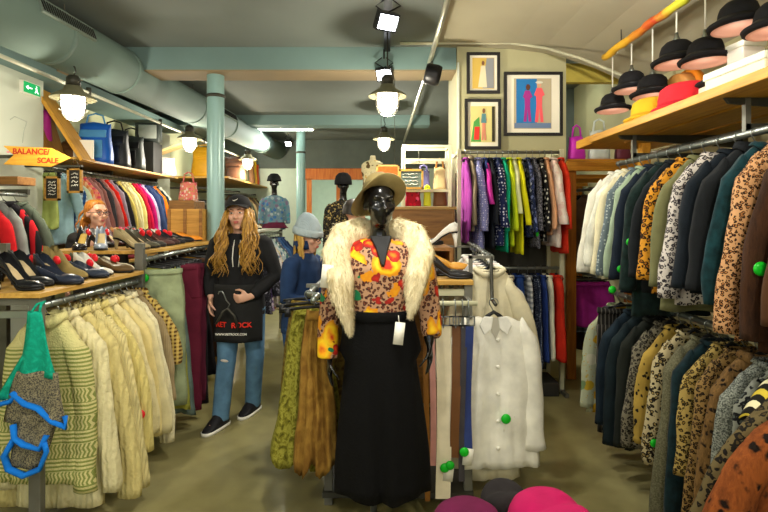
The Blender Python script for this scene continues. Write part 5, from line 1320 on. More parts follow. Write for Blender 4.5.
gk = [
 (2.64, 'green-gold embroidered brocade dress with ragged hem', 'embroidered dress', 'dress', 'dress', 'skirt', cloth('brocade', '#75701f', '#98943c', '#524e16', sc=1.6, bump=.8), dict(L=.86, sh=.075, hem=.20, T=.08, folds=.028, kf=5, scal=.03)),
 (2.53, 'crinkled brown-gold silk dress', 'brown-gold dress', 'dress', 'dress', 'skirt', cloth('brocade', '#7d5a22', '#93702e', '#6d4c1a', sc=.35, bump=.5), dict(L=.84, sh=.05, hem=.115, T=.08, folds=.028, kf=5, scal=.03)),
 (2.82, 'dark bronze brocade skirt', 'bronze skirt', 'skirt', 'skirt', 'skirt', cloth('brocade', '#5d4a1c', '#7a6a2c', '#3a2c10', bump=.5), dict(L=.9, sh=.13, hem=.22, T=.06)),
]
gk.sort(key=lambda e: e[0])
gs = hang(lambda t: (-.335 if t < 2.6 else -.385, t, 1.1575), 0, gk, 'on mannequin-side rail', 'dresses hanging beside the dressed mannequin', ('black clip hanger on the mannequin-side rail of the central rack', 'hangers beside the mannequin'), jitter=.02)

# belts
bls = [(.215, '#8a5a1e', .026, 1.0, 'tan narrow leather belt hanging nearest the mannequin', None), (.245, '#c98f86', .03, .82, 'dusty pink belt hanging beside the tan belt', None), (.30, '#ddd2b4', .075, .98, 'wide cream canvas belt with two green tags', 'green'),
       (.362, '#6a4424', .045, .78, 'brown leather belt hanging next to the wide cream belt', None), (.398, '#3d3a3e', .03, .9, 'dark grey belt with green tag and white card', 'green'), (.428, '#27376e', .04, .74, 'navy blue belt hanging by the rack post', None)]
for x, c, w_, ln, lab, tg in bls:
    t = thing('belt', lab, 'belt', (x, 2.61, 1.115), 0, 'belts hanging from the central rack')
    lm = plain('belt_leather', c, .5, 0, .1, 12)
    mb = MB(); vs = []; n = 14
    for j in range(n + 1):
        v = j / n; z = -.11 - v * (ln - .11); y = -.02 + .008 * math.sin(v * 5 + x * 40)
        for xx, yy_ in ((-w_ / 2, -.003), (w_ / 2, -.003), (w_ / 2, .003), (-w_ / 2, .003)): vs.append((xx + .006 * math.sin(v * 4 + x * 20), y + yy_, z))
    mb.add(vs, [(j * 4 + k, j * 4 + (k + 1) % 4, (j + 1) * 4 + (k + 1) % 4, (j + 1) * 4 + k) for j in range(n) for k in range(4)] + [(0, 1, 2, 3), (n * 4, n * 4 + 1, n * 4 + 2, n * 4 + 3)])
    obj('strap', mb, lm, t, smooth=False)
    bk = MB(); w2 = w_ * .62 + .006
    for a in ((-w2, -.11, -w2 + .006, -.06), (w2 - .006, -.11, w2, -.06), (-w2, -.066, w2, -.06), (-w2, -.11, w2, -.104), (-.003, -.12, .003, -.06)): bk.b2((a[0], -.03, a[1]), (a[2], -.022, a[3]))
    obj('buckle', bk, M['hook'], t, smooth=False)
    hk = MB().tube([(.0, -.022, -.062), (.0, -.018, -.02), (0, -.016, .004), (0, 0, .019), (0, .018, .004)], .0035, 6)
    obj('belt_hook', hk, M['hook'], t)
    if tg:
        security(t, (.005, -.04, -ln + .16), 'green_tag', .024, True)
        if w_ > .05: obj('security_tag', MB().lathe([(0, -.01), (.018, -.008), (.024, 0), (.018, .008), (0, .01)], 14), M['green_tag'], t, (.03, -.045, -ln + .175), (PI / 2, 0, 0))

# shoes on the central rack
GC = 'shoes on the central rack'; ZD = 1.2155; ZE = 1.3505
shoe('large black pump at the front edge of the central shelf', GC, (.34, 2.86, ZD), -.3, lea('#202022', .25), '#a09a88', heel=.08, tagm=None, ln=.28)
shoe('black pump with red and green tags behind the front pump', GC, (.27, 3.02, ZD), -.5, lea('#26262a', .25), '#7a2a2a', heel=.09)
shoe('black glossy shoe close to the fur collar on the central shelf', GC, (.12, 2.92, ZD), -.3, lea('#1a1c1c', .2), heel=.05, tagm='green_tag')
shoe('tan flat shoe on the central shelf above the black pumps', GC, (.40, 3.26, ZD + .0), -.25, lea('#c08a34', .4), heel=.05, style='flat', tagm=None, ln=.28)
shoe('dark red shoe beside the tan flat shoe', GC, (.14, 3.2, ZD), -.3, lea('#6a1f20', .3), heel=.06)
shoe('white high-heeled pump on the raised back shelf', GC, (.36, 3.56, ZE), PI - .2, lea('#e3e0d6', .25), heel=.09, tagm=None, ln=.27)
shoe('black and cream shoe on the raised back shelf', GC, (.14, 3.6, ZE), -.3, lea('#2b2b2a', .3), '#d8d0c0', heel=.05, tagm='green_tag')
shoe('black shoe with lime insole on the raised back shelf', GC, (.30, 3.8, ZE), -.35, lea('#222320', .3), '#7ac02a', heel=.05, tagm='green_tag')
shoe('grey sandal at the far corner of the raised shelf', GC, (.05, 3.82, ZE), -.3, lea('#5a5a54', .4), heel=.05, tagm=None)

# brown panel and white frame with bags behind
bp = thing('cabinet', 'low brown wooden cabinet behind the central shoe rack', 'cabinet', (.34, 4.42, 0))
obj('cabinet_body', MB().b2((-.27, -.14, 0), (.25, .14, 1.62)), M['brown_wood'], bp, smooth=False, bevel=.004)
obj('cabinet_top', MB().b2((-.285, -.155, 1.62), (.265, .155, 1.645)), wood('cabinet_top', '#a07a44', '#c09a5c', 0), bp, smooth=False, bevel=.003)
wf_ = thing('display_stand', 'white metal display frame with bags hanging behind the brown cabinet', 'display stand', (.38, 4.78, 0))
for x in (-.20, .22):
    for y in (-.1, .12): obj('frame_post', MB().b2((x - .014, y - .014, 0), (x + .014, y + .014, 2.22)), M['white_metal'], wf_, smooth=False)
for z in (2.205, 2.08, 1.80):
    obj('frame_bar', MB().b2((-.20, -.112, z - .012), (.22, -.088, z + .012)), M['white_metal'], wf_, smooth=False)
    obj('frame_bar', MB().b2((-.20, .108, z - .012), (.22, .132, z + .012)), M['white_metal'], wf_, smooth=False)
for x in (-.20, .22): obj('side_bar', MB().b2((x - .012, -.1, 2.193), (x + .012, .12, 2.217)), M['white_metal'], wf_, smooth=False)
for z in (1.655, 1.81): obj('frame_shelf', MB().b2((-.19, -.09, z - .012), (.21, .11, z + .003)), M['white_metal'], wf_, smooth=False)
tote('handbag', 'red and pink patterned bag in the white display frame', (.27, 4.78, 1.6585), (.15, .1, .14), cloth('floral', '#b01f30', '#e05a8a', '#d81f3a', '#7a1a2a', sc=2), None, 0, None, .04)
tote('handbag', 'neon yellow pouch in the white display frame', (.40, 4.74, 1.6585), (.07, .06, .16), plain('neon_yellow', '#d8e02a', .5), None, 0, None, .03)
tote('handbag', 'brown leather bag in the white display frame, below the cream satchel', (.52, 4.78, 1.6585), (.13, .1, .15), plain('brown_leather', '#7a4e28', .5), None, 0, None, .03)
tote('handbag', 'cream and tan satchel on the upper shelf of the white frame', (.52, 4.78, 1.8135), (.12, .08, .2), plain('cream_leather', '#d2bd8c', .5), plain('tan_leather', '#a8793c', .5), 0, None, .09)
tote('handbag', 'violet-grey small bag on the upper shelf of the white frame', (.37, 4.78, 1.8135), (.12, .08, .17), plain('violet_leather', '#6d6a9a', .5), None, 0, None, .06)
def board(label, c, w, h, m, fm_=M['shelf_wood_x'], n='display_board'):
    t = thing(n, label, 'board', c)
    f = MB()
    for a in ((-w, -h, w, -h + .018), (-w, h - .018, w, h), (-w, -h, -w + .018, h), (w - .018, -h, w, h)): f.b2((a[0], -.012, a[1]), (a[2], .012, a[3]))
    obj('board_frame', f, fm_, t, smooth=False)
    obj('board_panel', MB().b2((-w + .012, -.005, -h + .012), (w - .012, .008, h - .012)), m, t, smooth=False)
    return t
b1 = board('orange pinboard with pale frame hanging behind the mannequin hat', (.04, 5.3, 2.0), .12, .10, plain('orange_board', '#c85a1e', .8, 0, .2, 30))
b2_ = board('grey chalkboard with pale frame, hanging across the white display frame', (.245, 4.62, 1.90), .11, .09, plain('grey_slate', '#6d8078', .8))
for q in range(4):
    obj('chalk_writing', MB().tube([(-.08 + k * .012, -.008, .045 - q * .03 + rnd.uniform(-.006, .006)) for k in range(13)], .002, 4), M['white_paper'], b2_)
for b_, yy_ in ((b1, 1), (b2_, 0)):
    obj('hanging_cord', MB().tube([(-.07, 0, .09), (-.07, 0, ZC - b_.location.z if yy_ else .29)], .003, 5).tube([(.07, 0, .09), (.07, 0, ZC - b_.location.z if yy_ else .29)], .003, 5), M['dark_steel'], b_)

# ---------------------------------------------------------------- hats on the low table in the foreground
tb = thing('low_table', 'low black display table holding three felt hats in the foreground', 'table', (.22, 1.28, 0))
obj('table_top', MB().b2((-.28, -.26, .615), (.46, .30, .64)), M['black'], tb, smooth=False, bevel=.004)
for x in (-.25, .39):
    for y in (-.23, .21): obj('leg', MB().b2((x - .02, y - .02, 0), (x + .02, y + .02, .615)), M['dark_steel'], tb, smooth=False)
def soft_hat(name, label, loc, m, band, cr, ch, br, rot, wave):
    mb = MB(); pr = [(0, ch), (cr * .55, ch * .985), (cr * .86, ch * .86), (cr * .98, ch * .55), (cr * 1.02, .0), (br * .82, -.004), (br, .006), (br * 1.005, 0), (br * .82, -.012), (cr * .98, -.010)]
    mb.lathe(pr, 48)
    mb.v = [(x * (1 + .03 * math.sin(3 * math.atan2(y, x))), y * 1.12, z + wave * (max(0, math.hypot(x, y) - cr) / max(.01, br - cr)) * math.sin(2 * math.atan2(y, x) + 1.0) - (.02 * math.exp(-(y / .025) ** 2) if z > ch * .8 else 0)) for x, y, z in mb.v]
    o = obj(name, mb, m, None, loc, rot, subsurf=1)
    obj('hat_band', MB().lathe([(cr * 1.03, .004), (cr * 1.035, .016), (cr * 1.025, .03)], 40, sy=1.12), band, o, solid=.003)
    return tag(o, label, 'hat', 'felt hats on the low table')
soft_hat('felt_hat', 'burgundy felt hat on the low table by the mannequin trousers', (.225, 1.36, .655), cloth('plain', '#6d1f4a', bump=.15), felt('#4a1433'), .105, .125, .13, (0, 0, 0), .01)
soft_hat('felt_hat', 'bright magenta felt hat with raised brim, tallest of the three', (.445, 1.35, .655), cloth('plain', '#b8175c', bump=.15), felt('#8a1248'), .115, .155, .145, (.0, -.04, .4), .02)
soft_hat('felt_hat', 'black felt hat wedged behind the magenta and burgundy ones', (.355, 1.50, .6455), cloth('plain', '#2a2729', bump=.15), felt('#141315'), .075, .125, .09, (0, 0, 0), .0)
soft_hat('felt_hat', 'cream hat with low crown at the outer table edge', (.585, 1.20, .655), cloth('plain', '#d8cba8', bump=.15), felt('#a8966a'), .07, .08, .095, (0, 0, 0), .0)
# ---------------------------------------------------------------- figures
def skin(h): 
    t = NT('skin'); c = srgb(h)
    n = t.noise(9, 3).outputs['Fac']
    t.b.inputs['Subsurface Weight'].default_value = .12; t.b.inputs['Subsurface Radius'].default_value = (.01, .004, .003)
    return t.done(t.ramp(n, [(.3, shade(c, .9)), (.7, shade(c, 1.07))]), .5, 0, .35)
SK = skin('#d8a68c'); LIP = plain('lips', '#b5625a', .45, 0, .05); EYEW = plain('eye_white', '#e8e4de', .3, 0, .02); IRIS = plain('iris', '#2e2a22', .2, 0, .05)

def head_mb():
    mb = MB()
    mb.ell((0, .018, .03), (.073, .090, .086))
    mb.ell((0, -.022, -.040), (.056, .060, .072))
    mb.ell((0, -.05, -.088), (.030, .028, .024))
    for s in (-1, 1):
        mb.ell((s * .040, -.052, -.018), (.024, .026, .026))
        mb.ell((s * .074, .012, -.006), (.010, .020, .032))
        mb.ell((s * .03, -.068, .034), (.026, .016, .012))
    mb.tube([(0, -.074, .020), (0, -.090, -.004), (0, -.100, -.022), (0, -.088, -.032)], [.009, .011, .014, .010], 10)
    for s in (-1, 1): mb.ell((s * .011, -.086, -.026), (.009, .011, .008))
    mb.ell((0, -.078, -.054), (.024, .012, .016))
    return mb
def face(parent, Mx, lip=LIP, brow='#6a4a2a', open_eyes=True):
    for s in (-1, 1):
        e = obj('eye', MB().ell((s * .030, -.0765, .010), (.013, .008, .0055)).xf(Mx), EYEW, parent)
        obj('iris', MB().ell((s * .030, -.0835, .010), (.0062, .003, .0054)).xf(Mx), IRIS, e)
        obj('eyebrow', MB().tube([(s * .014, -.086, .030), (s * .032, -.084, .036), (s * .050, -.072, .030)], [.0035, .004, .002], 6).xf(Mx), plain('brow', brow, .8), parent)
    obj('lips', MB().ell((0, -.0885, -.051), (.021, .0055, .0055)).ell((0, -.0870, -.060), (.017, .006, .006)).xf(Mx), lip, parent)
def hand_mb(wrist, palm_dir, fing_dir, thumb_dir, curl, k=1.0):
    """wrist point, palm axis, finger plane normal; five separate fingers"""
    mb = MB(); W = Vector(wrist); a = Vector(palm_dir).normalized(); t = Vector(thumb_dir).normalized(); t = (t - a * t.dot(a)).normalized(); c = Vector(fing_dir).normalized()
    c = (c - a * c.dot(a) - t * c.dot(t)).normalized()
    P0 = W + a * .045 * k
    mb.tube([W - a * .01, W + a * .02 * k, W + a * .06 * k, W + a * .085 * k], [.022 * k, .028 * k, .036 * k, .030 * k], 12, .5, up=c)
    for i, (off, ln) in enumerate(((.027, .070), (.009, .078), (-.009, .072), (-.026, .056))):
        b = W + a * .078 * k + t * off * k
        p = [b]; ang = 0
        for s, f in ((.42, 1), (.32, 1), (.26, 1)):
            ang += curl * (.9 if s == .42 else 1.1)
            d = a * math.cos(ang) + c * math.sin(ang)
            p.append(p[-1] + d * ln * s * k)
        mb.tube(p, [.0095 * k, .009 * k, .0082 * k, .0062 * k], 8)
    b = W + a * .025 * k + t * .026 * k
    mb.tube([b - t * .012 * k, b + (a * .5 + t * .6 + c * .3) * .03 * k, b + (a * .8 + t * .55 + c * .55) * .055 * k, b + (a * 1.1 + t * .35 + c * .8) * .072 * k], [.014 * k, .012 * k, .0105 * k, .008 * k], 8)
    return mb
def hair_strands(mb, roots, seed, wav=.012, r0=.011):
    r = random.Random(seed)
    for (p, ln, out) in roots:
        p = Vector(p); n = 12; ph = r.uniform(0, 6.28); pts = []; rad = []
        for k in range(n + 1):
            v = k / n
            pts.append(p + Vector(out) * v ** .6 + Vector((wav * math.sin(v * 14 + ph) * (.2 + v), wav * .7 * math.cos(v * 13 + ph) * (.2 + v), -ln * v)))
            rad.append(r0 * (1 - .75 * v ** 2) * (.8 + .2 * math.sin(v * 11 + ph)))
        mb.tube(pts, rad, 6)
    return mb
def hair_m(h1, h2):
    t = NT('hair'); n = t.noise(1, 5, t.scale((90, 90, 7)), .6)
    z = t.axis(2)
    return t.done(t.ramp(n.outputs['Fac'], [(.32, srgb(h1)), (.68, srgb(h2))]), .45, 0, .4)
def shoe_mb(c, d, ln=.27):
    c = Vector(c); d = Vector(d).normalized(); s = Vector((-d.y, d.x, 0)); up = Vector((0, 0, 1))
    mb = MB(); vs = []; n = 14
    st = [(-.50, .036, .10), (-.40, .048, .125), (-.12, .050, .125), (.08, .050, .088), (.28, .047, .05), (.42, .036, .038), (.5, .016, .026)]
    for t, w, h in st:
        for k in range(n):
            a = 2 * PI * k / n
            z = .022 + (h - .022) * max(0, math.sin(a)) ** .7 if math.sin(a) > 0 else .022 - .004 * -math.sin(a)
            vs.append(c + d * t * ln + s * w * math.cos(a) + up * z)
    mb.add(vs, [(i * n + k, i * n + (k + 1) % n, (i + 1) * n + (k + 1) % n, (i + 1) * n + k) for i in range(len(st) - 1) for k in range(n)] + [tuple(range(n)), tuple((len(st) - 1) * n + k for k in range(n))])
    sl = MB(); vs = []
    for t, w, h in st:
        for k, z in ((-1, .024), (1, .024), (1, .0), (-1, .0)): vs.append(c + d * t * ln * 1.02 + s * k * w * 1.05 + up * z)
    sl.add(vs, [(i * 4 + k, i * 4 + (k + 1) % 4, (i + 1) * 4 + (k + 1) % 4, (i + 1) * 4 + k) for i in range(len(st) - 1) for k in range(4)] + [(0, 1, 2, 3), tuple((len(st) - 1) * 4 + k for k in range(4))])
    return mb, sl

def person(label, base, rz, H, spec):
    """one continuous body; local frame faces -Y, z up from the floor"""
    k = H / 1.68
    root = thing('person', label, 'person', base, rz)
    V = lambda p: Vector(p) * k
    hc = Vector(spec.get('head', (0, -.02, 1.555))) * k
    Mx = Matrix.Translation(hc) @ spec.get('headrot', Matrix.Identity(4)) @ Matrix.Scale(k * spec.get('hs', 1.0), 4)
    body = MB(); body.merge(head_mb(), Mx)
    neck0 = V(spec.get('neck', (0, .01, 1.40)))
    body.tube([neck0 - Vector((0, 0, .05)), neck0, hc + Vector((0, .012, -.07)), hc + Vector((0, .015, -.02))], [.062 * k, .052 * k, .048 * k, .05 * k], 14)
    lean = spec.get('lean', lambda z: (0, 0))
    def ring(z, rx, ry): 
        d = lean(z); return (d[0] * k, d[1] * k, z * k, rx * k, ry * k)
    torso = [(1.41, .05, .045), (1.385, .10, .06), (1.34, .165, .085), (1.27, .17, .10), (1.17, .155, .105), (1.05, .135, .095), (.97, .15, .105), (.88, .168, .115), (.80, .15, .105), (.76, .09, .08)]
    body.loft([ring(*t) for t in torso], 24)
    for s, A in spec['arms'].items():
        sh, el, wr = [V(p) for p in A[:3]]
        body.tube([sh, sh.lerp(el, .5), el, el.lerp(wr, .5), wr], [.050 * k, .043 * k, .037 * k, .035 * k, .024 * k], 12)
        body.merge(hand_mb(wr, *A[3:], k=k))
    for s, L in spec['legs'].items():
        hp, kn, an = [V(p) for p in L[:3]]
        body.tube([hp, hp.lerp(kn, .5), kn, kn.lerp(an, .35), an], [.082 * k, .07 * k, .052 * k, .052 * k, .036 * k], 14)
        d = Vector(L[3]); body.tube([an, Vector((an.x, an.y, .05)) + d * .02, Vector((an.x, an.y, .04)) + d * .12], [.030, .026, .020], 10)
    obj('body', body, SK, root, remesh=.0075, sm=5)
    # trousers
    tr = MB().loft([ring(.98, .155, .11), ring(.88, .178, .125), ring(.78, .165, .115), ring(.72, .10, .09)], 24)
    for s, L in spec['legs'].items():
        hp, kn, an = [V(p) for p in L[:3]]
        tr.tube([hp, hp.lerp(kn, .5), kn, kn.lerp(an, .4), an + Vector((0, .012, -.045))], [.098 * k, .083 * k, .068 * k, .065 * k, .062 * k], 16)
    obj('jeans', tr, spec['jeans'], root, remesh=.011, sm=3)
    for s, L in spec['legs'].items():
        an = V(L[2]); c = Vector((an.x, an.y, spec.get('fz', {}).get(s, 0))) + Vector(L[3]).normalized() * .055
        mb, sl = shoe_mb(c, L[3])
        so = obj('shoe', mb, spec.get('shoe', M['black']), root, subsurf=1)
        obj('sole', sl, spec.get('solem', M['white_paper']), so)
    # top garment
    tp_ = MB()
    tor = spec.get('topz', .80)
    rr = [(1.405, .075, .062), (1.38, .118, .075), (1.345, .178, .098), (1.27, .186, .116), (1.17, .172, .122), (1.05, .16, .115), (.97, .168, .122), (.88, .182, .13), (.80, .18, .128)]
    tp_.loft([ring(*t) for t in rr if t[0] >= tor - .01], 24)
    for s, A in spec['arms'].items():
        sh, el, wr = [V(p) for p in A[:3]]
        q = wr - (wr - el).normalized() * .015
        sl_ = spec.get('sleeve', 1.0)
        tp_.ell(sh + Vector((-.012 * (1 if sh.x > 0 else -1), 0, -.012)), (.068 * k, .066 * k, .058 * k))
        tp_.tube([sh, sh.lerp(el, .5), el, el.lerp(wr, .5), q], [.056 * k * sl_, .06 * k * sl_, .054 * k * sl_, .05 * k * sl_, .038 * k * sl_], 14)
    o = obj(spec.get('topname', 'sweatshirt'), tp_, spec['top'], root, remesh=.010, sm=3)
    face(root, Mx, brow=spec.get('brow', '#6a4a2a'), lip=spec.get('lip', LIP))
    return root, Mx, k

# --- shop assistant with long hair, cap and apron
PB = Vector((-1.09, 3.90, 0))
def loc1(px, py, Y): p = at(px, py, Y) - PB; return tuple(p)
blk = cloth('plain', '#1f1f20'); jeans = cloth('denim', '#5a7f9c', sc=1)
hr1 = Matrix.Rotation(-.06, 4, 'Y') @ Matrix.Rotation(.05, 4, 'Z')
w1p, Mx, k = person('person in black cap and black apron walking with a hanger in hand', PB, 0, 1.715, dict(
    head=(-.01, -.03, 1.545), headrot=hr1, hs=1.03,
    arms={'r': ((-.175, .0, 1.345), (-.235, .03, 1.10), (-.205, -.06, .935), (.05, -.3, -1), (.3, -.2, .0), (0, -1, 0), .30),
          'l': ((.175, .0, 1.345), (.262, .0, 1.09), (.115, -.165, .955), (-1, -.25, -.15), (.1, 1, -.25), (.1, -.2, 1), .62)},
    legs={'r': ((-.085, 0, .86), (-.085, -.07, .475), (-.125, -.10, .095), (-.32, -1, 0)), 'l': ((.085, 0, .86), (.095, .05, .48), (.035, .20, .10), (-.25, -1, 0))},
    jeans=jeans, top=blk, sleeve=1.05, brow='#5a4028', shoe=plain('black_sneaker', '#1d1d20', .6)))
# knee rip
obj('knee_rip', MB().ell((-.083, -.137, .50), (.030, .006, .010), rot=Matrix.Rotation(.15, 3, 'Y')), plain('ripped_threads', '#d8cfc4', .9), w1p)
# cap
cp = MB().lathe([(0, .122), (.04, .118), (.072, .098), (.09, .06), (.094, .03), (.092, .024)], 30, sy=1.16, c=(0, .012, 0))
CAPX = Mx @ Matrix.Translation((0, .006, .026)) @ Matrix.Rotation(-.16, 4, 'X') @ Matrix.Scale(.95, 4)
cap = obj('cap', cp.xf(CAPX), blk, w1p, solid=.003)
bm_ = MB()
def brim(u, v):
    a = lerp(PI * 1.13, PI * 1.87, u); r = 1
    x = .094 * math.cos(a) * (1 + .02 * v); y = .108 * math.sin(a) + .012
    return (x * (1 - .10 * v), y - .075 * v * math.sin(PI * u) ** .6, .030 - .018 * v - .35 * (x * x) / .09 * .05 - .012 * v * abs(2 * u - 1) ** 2)
bm_.grid(brim, 20, 6)
obj('cap_brim', bm_.xf(CAPX), blk, cap, solid=.004)
sw_ = MB().tube([(-.016, -.1045, .062), (-.006, -.1075, .057), (.010, -.1065, .063), (.022, -.103, .071)], [.0015, .0035, .0025, .001], 6).xf(CAPX)
obj('cap_emblem', sw_, M['white_paper'], cap)
# hair
hm = MB(); R_ = random.Random(3); roots = []
for i in range(64):
    a = lerp(-.15 * PI, 1.15 * PI, i / 63) + R_.uniform(-.03, .03)
    x, y = .082 * math.cos(a), .012 + .085 * math.sin(a)
    front = abs(math.cos(a)) > .8
    p = Mx @ Vector((x, y, R_.uniform(-.0, .03)))
    roots.append((p, R_.uniform(.38, .47) if front else R_.uniform(.36, .5), (.050 * math.cos(a) + R_.uniform(-.018, .018), (-.095 if front else .03) + R_.uniform(-.02, .02), 0)))
for s in (-1, 1):
    for i in range(14):
        p = Mx @ Vector((s * (.066 + .004 * i / 2), -.045 + .006 * i, .02))
        roots.append((p, R_.uniform(.36, .48), (s * R_.uniform(.0, .10), -.085 + R_.uniform(-.02, .02), 0)))
for s in (-1, 1):
    for i in range(16):
        p = Mx @ Vector((s * (.060 + .012 * R_.random()), -.05 + .01 * R_.random(), .03))
        roots.append((p, R_.uniform(.34, .50), (s * R_.uniform(-.008, .05), -.105 + R_.uniform(-.02, .02), 0)))
hair_strands(hm, roots, 5, .022, .0115)
hm.lathe([(0, .108), (.05, .10), (.08, .06), (.086, .0), (.085, -.08), (.075, -.13)], 24, sy=1.12, c=(0, .0, 0))
nb = 24 * 6
hm.v[-nb:] = [tuple(Mx @ Vector((v[0], max(v[1], -.01) + .018 if v[2] < .035 else v[1] + .018, v[2]))) for v in hm.v[-nb:]]
obj('hair', hm, hair_m('#5d3d16', '#c8963a'), w1p)
# hood strings
for s in (-1, 1):
    obj('hood_string', MB().tube([(s * .022, -.088, 1.385), (s * .024, -.118, 1.33), (s * .026, -.131, 1.25), (s * .02, -.135, 1.19)], .004, 6), M['white_paper'], w1p)
# apron
ap = MB()
def apf(u, v):
    a = lerp(-1.15, 1.15, u); z = lerp(1.06, .64, v)
    fl = 1 + .10 * v
    return (.196 * fl * math.sin(a) + .012 * math.sin(u * 9 + v * 2) * v, -.145 * fl * math.cos(a) - .012 - .012 * v * math.sin(u * 14), z)
ap.grid(apf, 24, 12)
apo = obj('apron', ap, cloth('plain', '#242423'), w1p, solid=.004)
text('apron_lettering', 'RET', .052, plain('red_print', '#e0301e', .7), apo, (-.095, -.178, .775), (PI / 2, 0, -.35), .001)
text('apron_lettering', 'ROCK', .052, plain('red_print', '#e0301e', .7), apo, (.055, -.182, .77), (PI / 2, 0, .22), .001)
text('apron_lettering', 'WWW.RETROCK.COM', .022, M['white_paper'], apo, (-.02, -.187, .705), (PI / 2, 0, 0), .001)
# hangers held in the hand
hg = thing('clothes_hanger', 'bundle-top hanger with white hook held in the hand before the apron', 'clothes hanger', tuple(PB + Vector((-.015, -.215, .93))), .2)
hg['label'] = 'black hanger with white hook held by the person in the cap'
obj('hook', MB().tube([(-.085, 0, .075), (-.078, 0, .092), (-.058, 0, .094), (-.045, 0, .07), (-.03, 0, .03), (-.005, 0, .0), (-.02, 0, -.03)], .0045, 7), M['hook'], hg)
obj('bar', MB().tube([(-.10, .0, -.14), (-.05, 0, -.05), (-.02, 0, -.03), (.03, 0, -.09), (.06, .0, -.20)], .009, 7), M['dark_steel'], hg)

# --- customer in the grey beanie
PB2 = Vector((-.60, 3.66, 0)); navy = cloth('denim', '#22375a'); 
hr2 = Matrix.Rotation(.22, 4, 'X')
w2, Mx2, k2 = person('person in grey beanie and navy jacket looking down at the racks', PB2, 1.2, 1.56, dict(
    head=(0, -.075, 1.525), headrot=hr2, neck=(0, -.02, 1.39), hs=1.04,
    lean=lambda z: (0, -.03 * max(0, z - .9) / .5),
    arms={'r': ((-.18, -.03, 1.34), (-.22, -.02, 1.08), (-.14, -.24, 1.02), (.1, -1, .0), (.0, 0, -1), (1, 0, 0), .35),
          'l': ((.18, -.03, 1.34), (.22, -.05, 1.08), (.10, -.25, 1.02), (-.1, -1, .0), (.0, 0, -1), (-1, 0, 0), .35)},
    legs={'r': ((-.085, 0, .86), (-.09, -.02, .48), (-.09, .02, .10), (-.1, -1, 0)), 'l': ((.085, 0, .86), (.09, -.02, .48), (.09, .03, .10), (.1, -1, 0))},
    jeans=cloth('denim', '#2d4d7a'), top=navy, sleeve=1.12, topname='jacket', brow='#8a7040'))
bn = MB().lathe([(0, .158), (.03, .15), (.062, .118), (.084, .07), (.092, .03), (.094, .0), (.090, -.004)], 28, sy=1.14, c=(0, .014, 0))
bn.v = [(x, y + .25 * max(0, z - .05), z) for x, y, z in bn.v]
BX = Mx2 @ Matrix.Translation((0, 0, .015)) @ Matrix.Rotation(.0, 4, 'X')
bo_ = obj('beanie', bn.xf(BX), cloth('rib', '#9aa9b0', sc=1.5), w2, solid=.006)
obj('beanie_cuff', MB().lathe([(.0955, .045), (.101, .03), (.101, .005), (.096, -.008)], 28, sy=1.14, c=(0, .014, 0)).xf(BX), cloth('rib', '#a3b1b6', sc=1.5), bo_, solid=.004)
hm = MB(); roots = []
for i in range(34):
    a = lerp(.0 * PI, 1.0 * PI, i / 33)
    roots.append((Mx2 @ Vector((.08 * math.cos(a), .014 + .086 * math.sin(a), .01)), R_.uniform(.17, .24), (.012 * math.cos(a), -.02 if abs(math.cos(a)) > .8 else .01, 0)))
obj('hair', hair_strands(hm, roots, 9, .006, .013), hair_m('#8a6420', '#d0a850'), w2)
def glasses(Mx, parent, m=M['black'], r=.024):
    g = MB()
    for s in (-1, 1):
        g.tube([(s * .031 + r * math.cos(a), -.100, .006 + r * .72 * math.sin(a)) for a in [2 * PI * q / 16 for q in range(17)]], .0024, 6)
        g.tube([(s * (.031 + r), -.100, .010), (s * .078, -.05, .012), (s * .080, .01, .006)], .0022, 6)
    g.tube([(-.008, -.100, .010), (0, -.104, .013), (.008, -.100, .010)], .0022, 6)
    obj('glasses', g.xf(Mx), m, parent)
glasses(Mx2, w2)
obj('jacket_collar', MB().lathe([(.075, 0), (.082, .03), (.078, .06)], 20, sy=.9, c=(0, -.035, 1.33)), navy, w2, solid=.008)

# --- assistant with glasses behind the shoe racks
PB3 = Vector((-2.60, 4.62, 0))
hr3 = Matrix.Rotation(1.0, 4, 'Z') @ Matrix.Rotation(.06, 4, 'X')
w3, Mx3, k3 = person('person with ginger hair and glasses behind the shoes', PB3, .1, 1.72, dict(
    head=(.02, -.03, 1.555), headrot=hr3, hs=1.04,
    arms={'r': ((-.18, 0, 1.345), (-.22, .02, 1.09), (-.18, -.10, .92), (.1, -.4, -1), (.4, -.3, 0), (0, -1, 0), .3), 'l': ((.18, 0, 1.345), (.22, .02, 1.09), (.18, -.10, .92), (-.1, -.4, -1), (-.4, -.3, 0), (0, -1, 0), .3)},
    legs={'r': ((-.085, 0, .86), (-.09, -.02, .48), (-.09, .02, .10), (-.1, -1, 0)), 'l': ((.085, 0, .86), (.09, -.02, .48), (.09, .03, .10), (.1, -1, 0))},
    jeans=cloth('denim', '#2a2d33'), top=cloth('rib', '#33302f', sc=1.5), topname='cardigan', brow='#a0602a'))
glasses(Mx3, w3)
nk = MB(); nk.loft([(0, -.012, 1.415 * k3, .058, .052), (0, -.026, 1.36 * k3, .075, .082), (0, -.036, 1.29 * k3, .055, .098), (0, -.036, 1.235 * k3, .012, .10)], 20)
obj('neckline_skin', nk, SK, w3)
ls = MB()
for s in (-1, 1): ls.tube([(s * .078, -.055, 1.40 * k3), (s * .085, -.108, 1.34 * k3), (s * .062, -.136, 1.28 * k3), (s * .012, -.145, 1.215 * k3)], [.012, .016, .016, .014], 8)
obj('lace_top', ls, cloth('dots', '#2c3860', '#d0d4e0', sc=3), w3)
hm = MB().lathe([(0, .117), (.04, .112), (.068, .09), (.081, .05), (.083, .01), (.078, -.04), (.05, -.075)], 26, sy=1.16, c=(0, .020, 0))
